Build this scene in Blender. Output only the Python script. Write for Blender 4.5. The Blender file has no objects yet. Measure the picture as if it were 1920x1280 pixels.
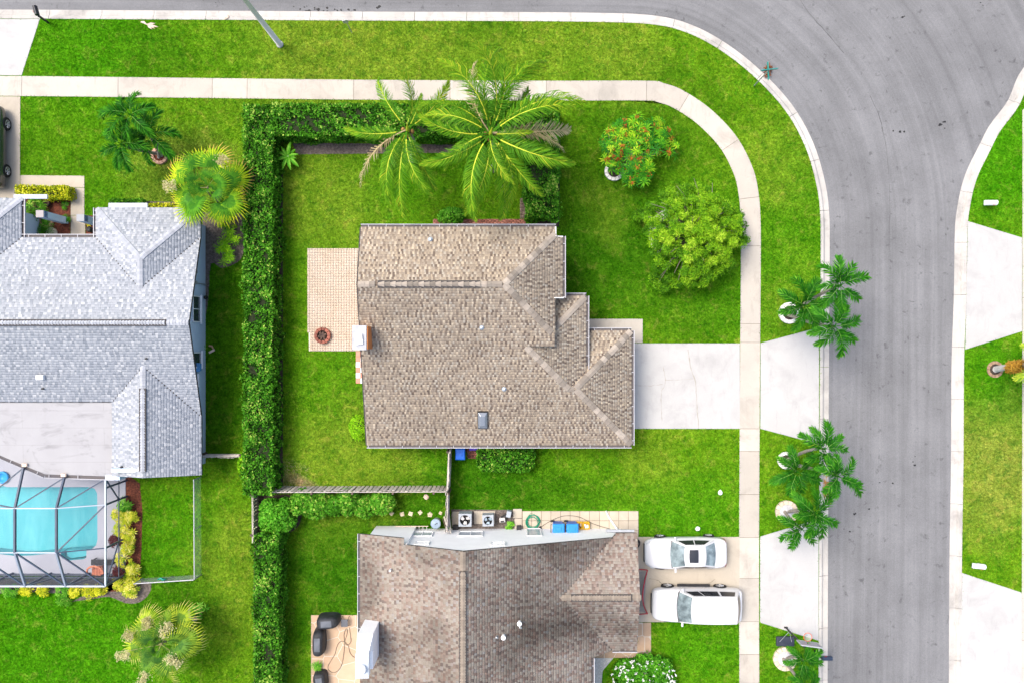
import bpy, math, random
import numpy as np
from mathutils import Vector, Matrix

random.seed(7)
rng = np.random.default_rng(7)
R = math.radians
SC = bpy.context.scene
COL = SC.collection

# ------------------------------------------------------------------ camera
CAM_H = 50.0            # drone height in metres
PPM = 32.0              # picture pixels (1920 wide) per metre of ground
cam = bpy.data.cameras.new('camera')
cam.sensor_width = 36.0
cam.lens = 30.0
cam.clip_end = 2000.0
cam_o = bpy.data.objects.new('camera', cam)
cam_o.location = (0, 0, CAM_H)
cam_o.rotation_euler = (0, 0, 0)
COL.objects.link(cam_o)
SC.camera = cam_o

# ------------------------------------------------------------------ sky, sun, exposure (thin bright overcast, light from the west)
SUN_ELEV, SUN_AZ = R(64), R(300)     # azimuth clockwise from +Y (north)
world = bpy.data.worlds.new('World')
SC.world = world
world.use_nodes = True
wn = world.node_tree.nodes
wl = world.node_tree.links
sky = wn.new('ShaderNodeTexSky')
sky.sky_type = 'NISHITA'
sky.sun_disc = False
sky.sun_elevation = SUN_ELEV
sky.sun_rotation = SUN_AZ
sky.air_density = 1.0
sky.dust_density = 4.5
sky.ozone_density = 0.6
wl.new(sky.outputs[0], wn['Background'].inputs['Color'])
wn['Background'].inputs['Strength'].default_value = 0.15
sun = bpy.data.lights.new('sun', 'SUN')
sun.energy = 1.5
sun.angle = R(24)
sun.color = (1.0, 0.95, 0.87)
sun_o = bpy.data.objects.new('sun', sun)
sd = Vector((math.sin(SUN_AZ) * math.cos(SUN_ELEV), math.cos(SUN_AZ) * math.cos(SUN_ELEV), math.sin(SUN_ELEV)))
sun_o.rotation_euler = (-sd).to_track_quat('-Z', 'Y').to_euler()
COL.objects.link(sun_o)
SC.view_settings.view_transform = 'Standard'
SC.view_settings.look = 'None'
SC.view_settings.exposure = 1.17
SC.view_settings.gamma = 1.0
SC.view_settings.use_curve_mapping = False

# ------------------------------------------------------------------ helpers
def P(px, py, h=0.0):
    """plan position of a point of height h that stands at this place of the survey picture"""
    k = (CAM_H - h) / CAM_H / PPM
    return ((px - 960) * k, (640 - py) * k)

def P3(px, py, h=0.0):
    x, y = P(px, py, h)
    return (x, y, h)

def PL(pts, h=0.0):
    return [P(a, b, h) for a, b in pts]

def tag(o, label=None, cat=None, group=None, kind=None):
    if label: o['label'] = label
    if cat: o['category'] = cat
    if group: o['group'] = group
    if kind: o['kind'] = kind
    return o

def empty(name, loc=(0, 0, 0), rz=0.0, parent=None):
    o = bpy.data.objects.new(name, None)
    o.empty_display_size = 0.2
    o.location = loc
    o.rotation_euler = (0, 0, rz)
    COL.objects.link(o)
    if parent: o.parent = parent
    return o

def link(name, me, parent=None, loc=None, rot=None, scale=None):
    o = bpy.data.objects.new(name, me)
    COL.objects.link(o)
    if parent: o.parent = parent
    if loc is not None: o.location = loc
    if rot is not None: o.rotation_euler = rot
    if scale is not None: o.scale = scale if hasattr(scale, '__len__') else (scale,) * 3
    return o

def copy_tree(o, parent=None):
    c = o.copy()
    COL.objects.link(c)
    if parent is not None: c.parent = parent
    for ch in list(o.children):
        copy_tree(ch, c)
    return c

class MB:
    """collects polygons for ONE mesh"""
    def __init__(s):
        s.v, s.f, s.m = [], [], []
    def add(s, vs, fs, m=0):
        b = len(s.v)
        s.v += [tuple(p) for p in vs]
        s.f += [tuple(i + b for i in f) for f in fs]
        s.m += [m] * len(fs)
        return s
    def box(s, c, d, rz=0.0, m=0, taper=1.0):
        cx, cy, cz = c
        hx, hy, hz = d[0] / 2, d[1] / 2, d[2] / 2
        ca, sa = math.cos(rz), math.sin(rz)
        vs = []
        for z, t in ((-hz, 1.0), (hz, taper)):
            for x, y in ((-hx, -hy), (hx, -hy), (hx, hy), (-hx, hy)):
                x, y = x * t, y * t
                vs.append((cx + x * ca - y * sa, cy + x * sa + y * ca, cz + z))
        return s.add(vs, [(3, 2, 1, 0), (4, 5, 6, 7), (0, 1, 5, 4), (1, 2, 6, 5), (2, 3, 7, 6), (3, 0, 4, 7)], m)
    def prism(s, poly, z0, z1, m=0):
        n = len(poly)
        if area2(poly) < 0: poly = poly[::-1]
        g0 = z0 if callable(z0) else (lambda x, y: z0)
        g1 = z1 if callable(z1) else (lambda x, y: z1)
        vs = [(x, y, g0(x, y)) for x, y in poly] + [(x, y, g1(x, y)) for x, y in poly]
        fs = [tuple(range(n - 1, -1, -1)), tuple(range(n, 2 * n))]
        fs += [(i, (i + 1) % n, n + (i + 1) % n, n + i) for i in range(n)]
        return s.add(vs, fs, m)
    def tube(s, pts, rad, n=6, m=0, cap=True):
        pts = [Vector(p) for p in pts]
        rr = rad if hasattr(rad, '__len__') else [rad] * len(pts)
        vs = []
        up = Vector((0, 0, 1))
        for i, p in enumerate(pts):
            t = (pts[min(i + 1, len(pts) - 1)] - pts[max(i - 1, 0)])
            t = t.normalized() if t.length > 1e-9 else Vector((0, 0, 1))
            a = t.cross(up if abs(t.z) < 0.95 else Vector((1, 0, 0))).normalized()
            b = t.cross(a)
            for k in range(n):
                q = 2 * math.pi * k / n
                vs.append(p + a * (rr[i] * math.cos(q)) + b * (rr[i] * math.sin(q)))
        fs = []
        for i in range(len(pts) - 1):
            for k in range(n):
                k2 = (k + 1) % n
                fs.append((i * n + k, i * n + k2, (i + 1) * n + k2, (i + 1) * n + k))
        if cap:
            fs.append(tuple(range(n)))
            fs.append(tuple((len(pts) - 1) * n + k for k in range(n - 1, -1, -1)))
        return s.add(vs, fs, m)
    def lathe(s, prof, c=(0, 0, 0), n=20, m=0, cap=True):
        vs, fs = [], []
        for r, z in prof:
            for k in range(n):
                q = 2 * math.pi * k / n
                vs.append((c[0] + r * math.cos(q), c[1] + r * math.sin(q), c[2] + z))
        for i in range(len(prof) - 1):
            for k in range(n):
                k2 = (k + 1) % n
                fs.append((i * n + k, i * n + k2, (i + 1) * n + k2, (i + 1) * n + k))
        if cap:
            fs.append(tuple(range(n - 1, -1, -1)))
            fs.append(tuple((len(prof) - 1) * n + k for k in range(n)))
        return s.add(vs, fs, m)
    def mesh(s, name, mats, smooth=False):
        me = bpy.data.meshes.new(name)
        me.from_pydata(s.v, [], s.f)
        for q in (mats if isinstance(mats, (list, tuple)) else [mats]):
            me.materials.append(q)
        if any(s.m): me.polygons.foreach_set('material_index', s.m)
        if smooth: me.polygons.foreach_set('use_smooth', [True] * len(me.polygons))
        me.update()
        return me
    def build(s, name, mats, parent=None, smooth=False, bevel=0.0, subsurf=0, loc=None, rot=None):
        o = link(name, s.mesh(name, mats, smooth), parent, loc, rot)
        if bevel:
            b = o.modifiers.new('bevel', 'BEVEL'); b.width = bevel; b.segments = 2; b.limit_method = 'ANGLE'; b.angle_limit = R(35)
        if subsurf:
            b = o.modifiers.new('sub', 'SUBSURF'); b.levels = subsurf; b.render_levels = subsurf
        return o

def area2(poly):
    return sum(poly[i][0] * poly[(i + 1) % len(poly)][1] - poly[(i + 1) % len(poly)][0] * poly[i][1] for i in range(len(poly)))

def np_mesh(name, V, F, mats, rnd=None, smooth=False, mi=None):
    """big mesh from numpy arrays: F is (n,3) or (n,4); rnd is one number per face, read by the materials"""
    me = bpy.data.meshes.new(name)
    V = np.asarray(V, dtype=np.float32); F = np.asarray(F, dtype=np.int32)
    n, k = F.shape
    me.vertices.add(len(V)); me.vertices.foreach_set('co', V.ravel())
    me.loops.add(n * k); me.loops.foreach_set('vertex_index', F.ravel())
    me.polygons.add(n)
    me.polygons.foreach_set('loop_start', np.arange(0, n * k, k, dtype=np.int32))
    for q in (mats if isinstance(mats, (list, tuple)) else [mats]): me.materials.append(q)
    if mi is not None: me.polygons.foreach_set('material_index', np.asarray(mi, dtype=np.int32))
    if smooth: me.polygons.foreach_set('use_smooth', np.ones(n, dtype=bool))
    me.update(calc_edges=True)
    if rnd is not None:
        a = me.attributes.new('rnd', 'FLOAT', 'FACE')
        a.data.foreach_set('value', np.asarray(rnd, dtype=np.float32))
    return me

def inside(poly, X, Y):
    res = np.zeros(len(X), dtype=bool)
    n = len(poly)
    for i in range(n):
        x0, y0 = poly[i]; x1, y1 = poly[(i + 1) % n]
        c = ((y0 > Y) != (y1 > Y))
        with np.errstate(divide='ignore', invalid='ignore'):
            xi = (x1 - x0) * (Y - y0) / (y1 - y0 if y1 != y0 else 1e-9) + x0
        res ^= c & (X < xi)
    return res

def offset_line(pts, d):
    """polyline moved sideways by d (to the left of its direction)"""
    out = []
    n = len(pts)
    for i in range(n):
        a = Vector(pts[max(i - 1, 0)]); b = Vector(pts[min(i + 1, n - 1)])
        t = (b - a).normalized()
        out.append((pts[i][0] - t.y * d, pts[i][1] + t.x * d))
    return out

def smooth_line(pts, n=8):
    """Catmull-Rom through the points"""
    out = []
    m = len(pts)
    for i in range(m - 1):
        p0 = pts[max(i - 1, 0)]; p1 = pts[i]; p2 = pts[i + 1]; p3 = pts[min(i + 2, m - 1)]
        for k in range(n):
            t = k / n
            out.append(tuple(0.5 * (2 * p1[j] + (p2[j] - p0[j]) * t + (2 * p0[j] - 5 * p1[j] + 4 * p2[j] - p3[j]) * t * t
                                    + (3 * p1[j] - p0[j] - 3 * p2[j] + p3[j]) * t ** 3) for j in range(len(p1))))
    out.append(tuple(pts[-1]))
    return out

# ------------------------------------------------------------------ materials
def nmix(nt, fac, a, b, mode='MIX'):
    x = nt.nodes.new('ShaderNodeMix'); x.data_type = 'RGBA'; x.blend_type = mode
    for sock, val in ((x.inputs[0], fac), (x.inputs[6], a), (x.inputs[7], b)):
        if isinstance(val, (int, float)): sock.default_value = val
        elif isinstance(val, (tuple, list)): sock.default_value = tuple(val)[:3] + (1,)
        else: nt.links.new(val, sock)
    return x.outputs[2]

def nnoise(nt, vec, scale, detail=4, rough=0.55, dist=0.0):
    x = nt.nodes.new('ShaderNodeTexNoise'); x.inputs['Scale'].default_value = scale
    x.inputs['Detail'].default_value = detail; x.inputs['Roughness'].default_value = rough; x.inputs['Distortion'].default_value = dist
    nt.links.new(vec, x.inputs['Vector'])
    return x.outputs[0]

def nramp(nt, val, stops, interp='LINEAR'):
    x = nt.nodes.new('ShaderNodeValToRGB'); x.color_ramp.interpolation = interp
    e = x.color_ramp.elements
    while len(e) < len(stops): e.new(0.5)
    for i, (p, c) in enumerate(stops):
        e[i].position = p
        e[i].color = (c, c, c, 1) if isinstance(c, (int, float)) else tuple(c)[:3] + (1,)
    nt.links.new(val, x.inputs[0])
    return x.outputs[0]

def nmap(nt, vec, scale=(1, 1, 1), rz=0.0):
    x = nt.nodes.new('ShaderNodeMapping'); x.inputs['Scale'].default_value = scale; x.inputs['Rotation'].default_value = (0, 0, rz)
    nt.links.new(vec, x.inputs[0])
    return x.outputs[0]

MATS = {}
def mat(name, c1, c2=None, scale=3.0, lo=0.35, hi=0.65, stops=None, rand=0.0, rough=0.8, spec=0.25, metal=0.0, bump=0.0, bscale=30.0,
        transl=0.0, fine=0.0, fscale=40.0, coat=0.0, local=False, extra=None, alpha=None, interp='LINEAR'):
    m = bpy.data.materials.new(name); m.use_nodes = True
    nt = m.node_tree; L = nt.links
    bs = nt.nodes['Principled BSDF']
    if local:
        vec = nt.nodes.new('ShaderNodeTexCoord').outputs['Object']
    else:
        vec = nt.nodes.new('ShaderNodeNewGeometry').outputs['Position']
    if stops:
        a = nt.nodes.new('ShaderNodeAttribute'); a.attribute_name = 'rnd'
        col = nramp(nt, a.outputs['Fac'], stops, interp)
        if c2: col = nmix(nt, nramp(nt, nnoise(nt, vec, scale), [(lo, 0.0), (hi, 1.0)]), col, nmix(nt, 1.0, col, c2, 'MULTIPLY'))
    elif c2:
        col = nmix(nt, nramp(nt, nnoise(nt, vec, scale), [(lo, 0.0), (hi, 1.0)]), c1, c2)
    else:
        x = nt.nodes.new('ShaderNodeRGB'); x.outputs[0].default_value = tuple(c1)[:3] + (1,); col = x.outputs[0]
    if fine:
        col = nmix(nt, 1.0, col, nramp(nt, nnoise(nt, vec, fscale, 3), [(0.3, 1 - fine), (0.7, 1 + fine)]), 'MULTIPLY')
    if rand:
        oi = nt.nodes.new('ShaderNodeObjectInfo')
        col = nmix(nt, 1.0, col, nramp(nt, oi.outputs['Random'], [(0.0, 1 - rand), (1.0, 1 + rand * 0.6)]), 'MULTIPLY')
    if extra: col = extra(nt, vec, col)
    L.new(col, bs.inputs['Base Color'])
    bs.inputs['Roughness'].default_value = rough
    bs.inputs['Specular IOR Level'].default_value = spec
    bs.inputs['Metallic'].default_value = metal
    if coat:
        bs.inputs['Coat Weight'].default_value = coat; bs.inputs['Coat Roughness'].default_value = 0.05
    if bump:
        b = nt.nodes.new('ShaderNodeBump'); b.inputs['Strength'].default_value = bump; b.inputs['Distance'].default_value = 0.02
        L.new(nnoise(nt, vec, bscale, 5), b.inputs['Height']); L.new(b.outputs[0], bs.inputs['Normal'])
    out = nt.nodes['Material Output']
    if transl:
        t = nt.nodes.new('ShaderNodeBsdfTranslucent'); L.new(col, t.inputs[0])
        x = nt.nodes.new('ShaderNodeMixShader'); x.inputs[0].default_value = transl
        L.new(bs.outputs[0], x.inputs[1]); L.new(t.outputs[0], x.inputs[2]); L.new(x.outputs[0], out.inputs[0])
    if alpha is not None:
        t = nt.nodes.new('ShaderNodeBsdfTransparent')
        x = nt.nodes.new('ShaderNodeMixShader'); x.inputs[0].default_value = alpha
        L.new(t.outputs[0], x.inputs[1]); L.new(bs.outputs[0], x.inputs[2]); L.new(x.outputs[0], out.inputs[0])
    MATS[name] = m
    return m

# patches of turf that differ by watering and wear: (x, y, radius in metres, colour, amount)
LUSH, VIVID, PALE, WORN = (0.026, 0.108, 0.003), (0.042, 0.190, 0.003), (0.128, 0.220, 0.014), (0.19, 0.218, 0.035)
TURF = [(1120, 470, 6, LUSH, .85), (1220, 250, 5.5, LUSH, .65), (1290, 590, 4, LUSH, .45), (620, 1060, 6, LUSH, .9), (760, 960, 3.5, LUSH, .75), (930, 940, 5, LUSH, .8), (430, 760, 4, LUSH, .8), (425, 590, 4, LUSH, .7), (1310, 1220, 3.5, VIVID, .7),
        (120, 1210, 9, VIVID, .9), (330, 1000, 4.5, VIVID, .6), (330, 1130, 3.5, LUSH, .5), (160, 95, 6, VIVID, .85), (300, 110, 3, LUSH, .4), (1880, 300, 6, VIVID, .9), (1870, 720, 3.5, VIVID, .8), (1300, 960, 4, VIVID, .5), (1080, 940, 3, LUSH, .5),
        (600, 100, 6, PALE, .9), (780, 90, 6, PALE, .8), (1000, 100, 4, PALE, .6), (1160, 80, 4, PALE, .7), (445, 1030, 3, PALE, .8), (430, 1150, 2.5, PALE, .5), (660, 875, 5, PALE, .8), (600, 360, 5, PALE, .65), (1865, 880, 5, WORN, .6), (340, 330, 4, WORN, .45),
        (1230, 860, 2.5, PALE, .6), (1470, 300, 4, PALE, .4), (1150, 400, 2.2, PALE, .4), (555, 905, 1.2, (0.30, 0.21, 0.12), .8), (1480, 560, 3, PALE, .4), (900, 60, 3, LUSH, .3)]
# lawn: one colour field over the whole plot, read by the soil sheet and by every blade
def lawn_extra(nt, vec, col):
    big = nramp(nt, nnoise(nt, vec, 0.16, 3, 0.6), [(0.36, 0.0), (0.64, 1.0)])
    c = nmix(nt, big, (0.048, 0.176, 0.004), (0.094, 0.212, 0.007))
    wob = nt.nodes.new('ShaderNodeVectorMath'); wob.operation = 'MULTIPLY_ADD'      # ragged edges for the patches of turf below
    nz = nt.nodes.new('ShaderNodeTexNoise'); nz.inputs['Scale'].default_value = 0.55; nz.inputs['Detail'].default_value = 5
    nt.links.new(vec, nz.inputs['Vector']); nt.links.new(nz.outputs['Color'], wob.inputs[0]); wob.inputs[1].default_value = (5, 5, 0)
    sh = nt.nodes.new('ShaderNodeVectorMath'); sh.operation = 'SUBTRACT'; nt.links.new(vec, sh.inputs[0]); sh.inputs[1].default_value = (2.5, 2.5, 0); nt.links.new(sh.outputs[0], wob.inputs[2])
    for px, py, r, col_, am in TURF:
        d = nt.nodes.new('ShaderNodeVectorMath'); d.operation = 'DISTANCE'; nt.links.new(wob.outputs[0], d.inputs[0]); d.inputs[1].default_value = ((px - 960) / 32, (640 - py) / 32, 0)
        mr = nt.nodes.new('ShaderNodeMapRange'); mr.inputs[1].default_value = r * 0.35; mr.inputs[2].default_value = r; mr.inputs[3].default_value = am; mr.inputs[4].default_value = 0.0
        nt.links.new(d.outputs['Value'], mr.inputs[0]); c = nmix(nt, mr.outputs[0], c, col_)
    return lawn_detail(nt, vec, c)

def lawn_detail(nt, vec, c):
    mid = nramp(nt, nnoise(nt, vec, 0.9, 4, 0.65, 0.4), [(0.42, 0.0), (0.62, 0.85)])
    c = nmix(nt, mid, c, nmix(nt, 1.0, c, (1.55, 1.30, 1.7), 'MULTIPLY'))
    dry = nramp(nt, nnoise(nt, vec, 1.5, 6, 0.72, 0.8), [(0.54, 0.0), (0.72, 0.70)])
    c = nmix(nt, dry, c, nmix(nt, 0.45, (0.27, 0.26, 0.055), nmix(nt, 1.0, c, (2.2, 1.3, 2.0), 'MULTIPLY')))
    dark = nramp(nt, nnoise(nt, vec, 2.4, 5, 0.7, 0.5), [(0.34, 0.9), (0.51, 0.0)])
    c = nmix(nt, dark, c, nmix(nt, 1.0, c, (0.42, 0.66, 0.6), 'MULTIPLY'))
    f = nramp(nt, nnoise(nt, vec, 6.5, 4, 0.75), [(0.28, 0.55), (0.72, 1.42)])
    return nmix(nt, 1.0, c, f, 'MULTIPLY')

def blade_extra(nt, vec, col):
    tc = nt.nodes.new('ShaderNodeAttribute'); tc.attribute_name = 'turf'
    c = lawn_detail(nt, vec, tc.outputs['Color'])
    a = nt.nodes.new('ShaderNodeAttribute'); a.attribute_name = 'rnd'
    return nmix(nt, 1.0, c, nramp(nt, a.outputs['Fac'], [(0.0, (0.62, 0.66, 0.6)), (0.75, (1.12, 1.1, 1.0)), (1.0, (1.55, 1.35, 1.6))]), 'MULTIPLY')

m_lawn = mat('lawn_soil_green', (0.1, 0.2, 0.01), extra=lawn_extra, rough=0.95, spec=0.0, bump=0.5, bscale=14)
m_blade = mat('grass_blade', (0.1, 0.2, 0.01), extra=blade_extra, rough=0.9, spec=0.0, transl=0.15)

def conc_extra(stain, rust=0.0):
    def f(nt, vec, col):
        s = nramp(nt, nnoise(nt, vec, 0.55, 6, 0.68, 0.6), [(0.50, 1.0), (0.78, 1.0 - stain)])
        col = nmix(nt, 1.0, col, s, 'MULTIPLY')
        s2 = nramp(nt, nnoise(nt, nmap(nt, vec, (3.2, 0.7, 1.0)), 0.9, 6, 0.7), [(0.55, 1.0), (0.80, 1.0 - stain * 0.8)])
        col = nmix(nt, 1.0, col, s2, 'MULTIPLY')
        g = nramp(nt, nnoise(nt, vec, 26, 3, 0.7), [(0.3, 0.94), (0.7, 1.04)])
        return nmix(nt, 1.0, col, g, 'MULTIPLY')
    return f
m_walk = mat('sidewalk_concrete', (0.43, 0.392, 0.338), (0.385, 0.355, 0.31), 0.5, extra=conc_extra(0.30), rand=0.13, rough=0.9, bump=0.1)
m_drive = mat('driveway_concrete', (0.392, 0.386, 0.374), (0.366, 0.361, 0.350), 0.5, extra=conc_extra(0.20), rand=0.03, rough=0.88, bump=0.08)
m_drive_old = mat('weathered_driveway_concrete', (0.41, 0.362, 0.295), (0.37, 0.33, 0.27), 0.6, extra=conc_extra(0.2), rand=0.06, rough=0.9, bump=0.1)
m_kerb = mat('kerb_concrete', (0.43, 0.41, 0.378), (0.37, 0.352, 0.325), 0.8, extra=conc_extra(0.42), rand=0.07, rough=0.9, bump=0.12)
m_joint = mat('joint_dirt', (0.17, 0.14, 0.10), (0.10, 0.09, 0.07), 4, rough=1.0)

def road_extra(nt, vec, col):
    uv = nt.nodes.new('ShaderNodeUVMap').outputs[0]
    st = nramp(nt, nnoise(nt, nmap(nt, uv, (0.035, 1.5, 1)), 1.0, 6, 0.62, 0.3), [(0.30, 0.87), (0.72, 1.12)])
    col = nmix(nt, 1.0, col, st, 'MULTIPLY')
    st2 = nramp(nt, nnoise(nt, nmap(nt, uv, (0.10, 4.2, 1)), 1.0, 4, 0.6, 0.6), [(0.33, 0.92), (0.68, 1.06)])
    col = nmix(nt, 1.0, col, st2, 'MULTIPLY')
    bl = nramp(nt, nnoise(nt, vec, 0.22, 5, 0.65), [(0.36, 0.86), (0.64, 1.10)])
    col = nmix(nt, 1.0, col, bl, 'MULTIPLY')
    sp = nramp(nt, nnoise(nt, vec, 2.4, 3, 0.6, 0.4), [(0.62, 1.0), (0.74, 0.60)])
    col = nmix(nt, 1.0, col, sp, 'MULTIPLY')
    g = nramp(nt, nnoise(nt, vec, 22, 3, 0.85), [(0.25, 0.74), (0.75, 1.28)])
    return nmix(nt, 1.0, col, g, 'MULTIPLY')
m_road = mat('asphalt', (0.148, 0.149, 0.153), extra=road_extra, rough=0.9, spec=0.2, bump=0.25, bscale=60)
m_tar = mat('tar', (0.012, 0.012, 0.013), rough=0.6)
m_seam = mat('asphalt_seam', (0.06, 0.06, 0.062), (0.10, 0.10, 0.104), 1.4, rough=0.9)
m_crack = mat('crack_dirt', (0.25, 0.23, 0.19), (0.345, 0.33, 0.30), 3, rough=1.0)
m_mulch_red = mat('red_mulch', (0.16, 0.050, 0.028), (0.075, 0.024, 0.016), 9, fine=0.5, fscale=24, rough=1, bump=1.0, bscale=26)
m_mulch_grey = mat('grey_mulch', (0.15, 0.125, 0.11), (0.075, 0.062, 0.055), 7, fine=0.5, fscale=28, rough=1, bump=1.0, bscale=26)
m_soil = mat('dark_soil', (0.060, 0.045, 0.035), (0.030, 0.024, 0.020), 5, fine=0.5, rough=1, bump=0.9, bscale=22)

# roofs: one number per shingle picks its granule blend
def stain_extra(amount, scale=0.35):
    def f(nt, vec, col):
        s = nramp(nt, nnoise(nt, vec, scale, 5, 0.6, 0.5), [(0.40, 1.0), (0.68, 1.0 - amount)])
        s2 = nramp(nt, nnoise(nt, vec, 20, 3, 0.7), [(0.3, 0.88), (0.7, 1.10)])
        return nmix(nt, 1.0, nmix(nt, 1.0, col, s, 'MULTIPLY'), s2, 'MULTIPLY')
    return f
m_sh_brown = mat('blended_tan_shingle', (0, 0, 0), stops=[(0.0, (0.125, 0.096, 0.078)), (0.2, (0.195, 0.156, 0.124)), (0.45, (0.268, 0.222, 0.174)),
    (0.7, (0.345, 0.280, 0.206)), (0.85, (0.325, 0.292, 0.245)), (1.0, (0.44, 0.365, 0.272))], extra=stain_extra(0.12), rough=0.95, spec=0.0)
m_sh_grey = mat('pale_grey_shingle', (0, 0, 0), stops=[(0.0, (0.205, 0.225, 0.255)), (0.3, (0.262, 0.280, 0.31)), (0.6, (0.305, 0.322, 0.350)),
    (0.85, (0.345, 0.360, 0.382)), (1.0, (0.43, 0.438, 0.452))], extra=stain_extra(0.06), rough=0.95, spec=0.0)
m_sh_red = mat('weathered_red_brown_shingle', (0, 0, 0), stops=[(0.0, (0.135, 0.112, 0.10)), (0.2, (0.195, 0.142, 0.118)), (0.45, (0.238, 0.205, 0.172)),
    (0.7, (0.275, 0.248, 0.212)), (0.86, (0.230, 0.165, 0.135)), (1.0, (0.262, 0.255, 0.24))], extra=stain_extra(0.60, 0.24), rough=0.95, spec=0.0)
m_cap_brown = mat('tan_ridge_cap', (0.28, 0.245, 0.205), (0.24, 0.205, 0.17), 4, rand=0.42, rough=0.95)
m_cap_grey = mat('grey_ridge_cap', (0.33, 0.345, 0.375), (0.29, 0.305, 0.335), 4, rand=0.16, rough=0.95)
m_cap_red = mat('weathered_ridge_cap', (0.23, 0.195, 0.155), (0.19, 0.155, 0.125), 4, rand=0.18, rough=0.95)
m_under = mat('roof_edge_dark', (0.055, 0.05, 0.048), rough=0.9)
m_flat = mat('flat_roof_membrane', (0.60, 0.595, 0.60), (0.52, 0.515, 0.52), 1.2, extra=stain_extra(0.0), rough=0.85)
m_white = mat('white_paint', (0.76, 0.76, 0.76), (0.70, 0.70, 0.69), 1.5, rough=0.6)
m_gutter = mat('white_aluminium', (0.42, 0.42, 0.44), rough=0.45)
m_gutter_in = mat('gutter_trough', (0.10, 0.09, 0.09), rough=0.8)
m_cream = mat('cream_stucco', (0.56, 0.47, 0.36), (0.52, 0.43, 0.33), 2, rough=0.9, bump=0.2)
m_blue_stucco = mat('blue_grey_stucco', (0.52, 0.61, 0.73), (0.48, 0.57, 0.69), 1.5, rough=0.9, bump=0.2)
m_white_stucco = mat('white_stucco', (0.84, 0.84, 0.84), (0.80, 0.80, 0.80), 1.2, rough=0.85, bump=0.15)
m_orange = mat('orange_stucco', (0.52, 0.19, 0.065), (0.46, 0.165, 0.055), 3, rough=0.9)
m_glass = mat('window_glass', (0.035, 0.045, 0.055), rough=0.08, spec=0.6)
m_brick = mat('red_brick_paver', (0.29, 0.105, 0.072), (0.20, 0.075, 0.055), 4, rand=0.28, rough=0.9, bump=0.3)
m_dark = mat('black_plastic', (0.018, 0.018, 0.020), (0.028, 0.028, 0.03), 6, rough=0.55)
m_metal = mat('galvanised_metal', (0.42, 0.43, 0.44), (0.34, 0.35, 0.36), 5, rough=0.45, metal=0.4)
m_grey_metal = mat('grey_painted_metal', (0.30, 0.34, 0.38), (0.25, 0.29, 0.33), 5, rough=0.5)
# ================================================================== THE SETTING
def struct(o):
    o['kind'] = 'structure'
    return o

EXC = []          # plan polygons where no grass grows

struct(MB().add([(-400, -400, -0.25), (400, -400, -0.25), (400, 400, -0.25), (-400, 400, -0.25)], [(0, 1, 2, 3)]).build('ground', m_lawn))

# ---- kerb lines (road side), then road, kerbs and lawns
KW = [(-900, 15), (-300, 15), (0, 17), (350, 19), (700, 21), (1000, 22), (1150, 24), (1215, 27), (1272, 37), (1332, 62), (1395, 104), (1455, 159), (1498, 213), (1530, 277),
      (1549, 345), (1556, 400), (1557, 470), (1556, 600), (1555, 800), (1554, 1000), (1553, 1280), (1552, 1500), (1550, 2100)]
KE = [(2600, -340), (2200, -110), (2000, 50), (1920, 128), (1892, 188), (1857, 235), (1837, 274), (1816, 316), (1804, 352), (1795, 400), (1792, 440), (1790, 564), (1786, 680),
      (1785, 860), (1782, 1060), (1781, 1280), (1780, 1500), (1777, 2100)]
kw_out = smooth_line(PL(KW), 6)
kw_in = offset_line(kw_out, -0.575)
ke_out = smooth_line(PL(KE), 6)
ke_in = offset_line(ke_out, 0.66)

# asphalt: a strip that follows the bend, so that wear runs along the traffic
def road_strip():
    rows = []
    offs = [-0.05, 2, 4, 6, 8, 11, 15, 20, 28]
    s = 0.0; vs = []; uvs = []
    for i, p in enumerate(kw_out):
        if i: s += math.dist(p, kw_out[i - 1])
        a = Vector(kw_out[max(i - 1, 0)]); b = Vector(kw_out[min(i + 1, len(kw_out) - 1)])
        t = (b - a).normalized()
        for d in offs:
            vs.append((p[0] - t.y * d, p[1] + t.x * d, -0.115)); uvs.append((s, d))
    n = len(offs)
    fs = [(i * n + k, (i + 1) * n + k, (i + 1) * n + k + 1, i * n + k + 1) for i in range(len(kw_out) - 1) for k in range(n - 1)]
    mb = MB().add(vs, fs)
    o = struct(mb.build('road', m_road))
    uv = o.data.uv_layers.new(name='UVMap')
    for l in o.data.loops: uv.data[l.index].uv = uvs[l.vertex_index]
    return o
road = road_strip()

def ribbon(pts, w, z, mb=None, jitter=0.0):
    mb = mb or MB()
    L = offset_line(pts, w / 2); Rr = offset_line(pts, -w / 2)
    vs = []
    for a, b in zip(L, Rr):
        q = 1 + random.uniform(-jitter, jitter)
        m = ((a[0] + b[0]) / 2, (a[1] + b[1]) / 2)
        vs += [(m[0] + (a[0] - m[0]) * q, m[1] + (a[1] - m[1]) * q, z), (m[0] + (b[0] - m[0]) * q, m[1] + (b[1] - m[1]) * q, z)]
    return mb.add(vs, [(2 * i, 2 * i + 1, 2 * i + 3, 2 * i + 2) for i in range(len(pts) - 1)])

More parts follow.
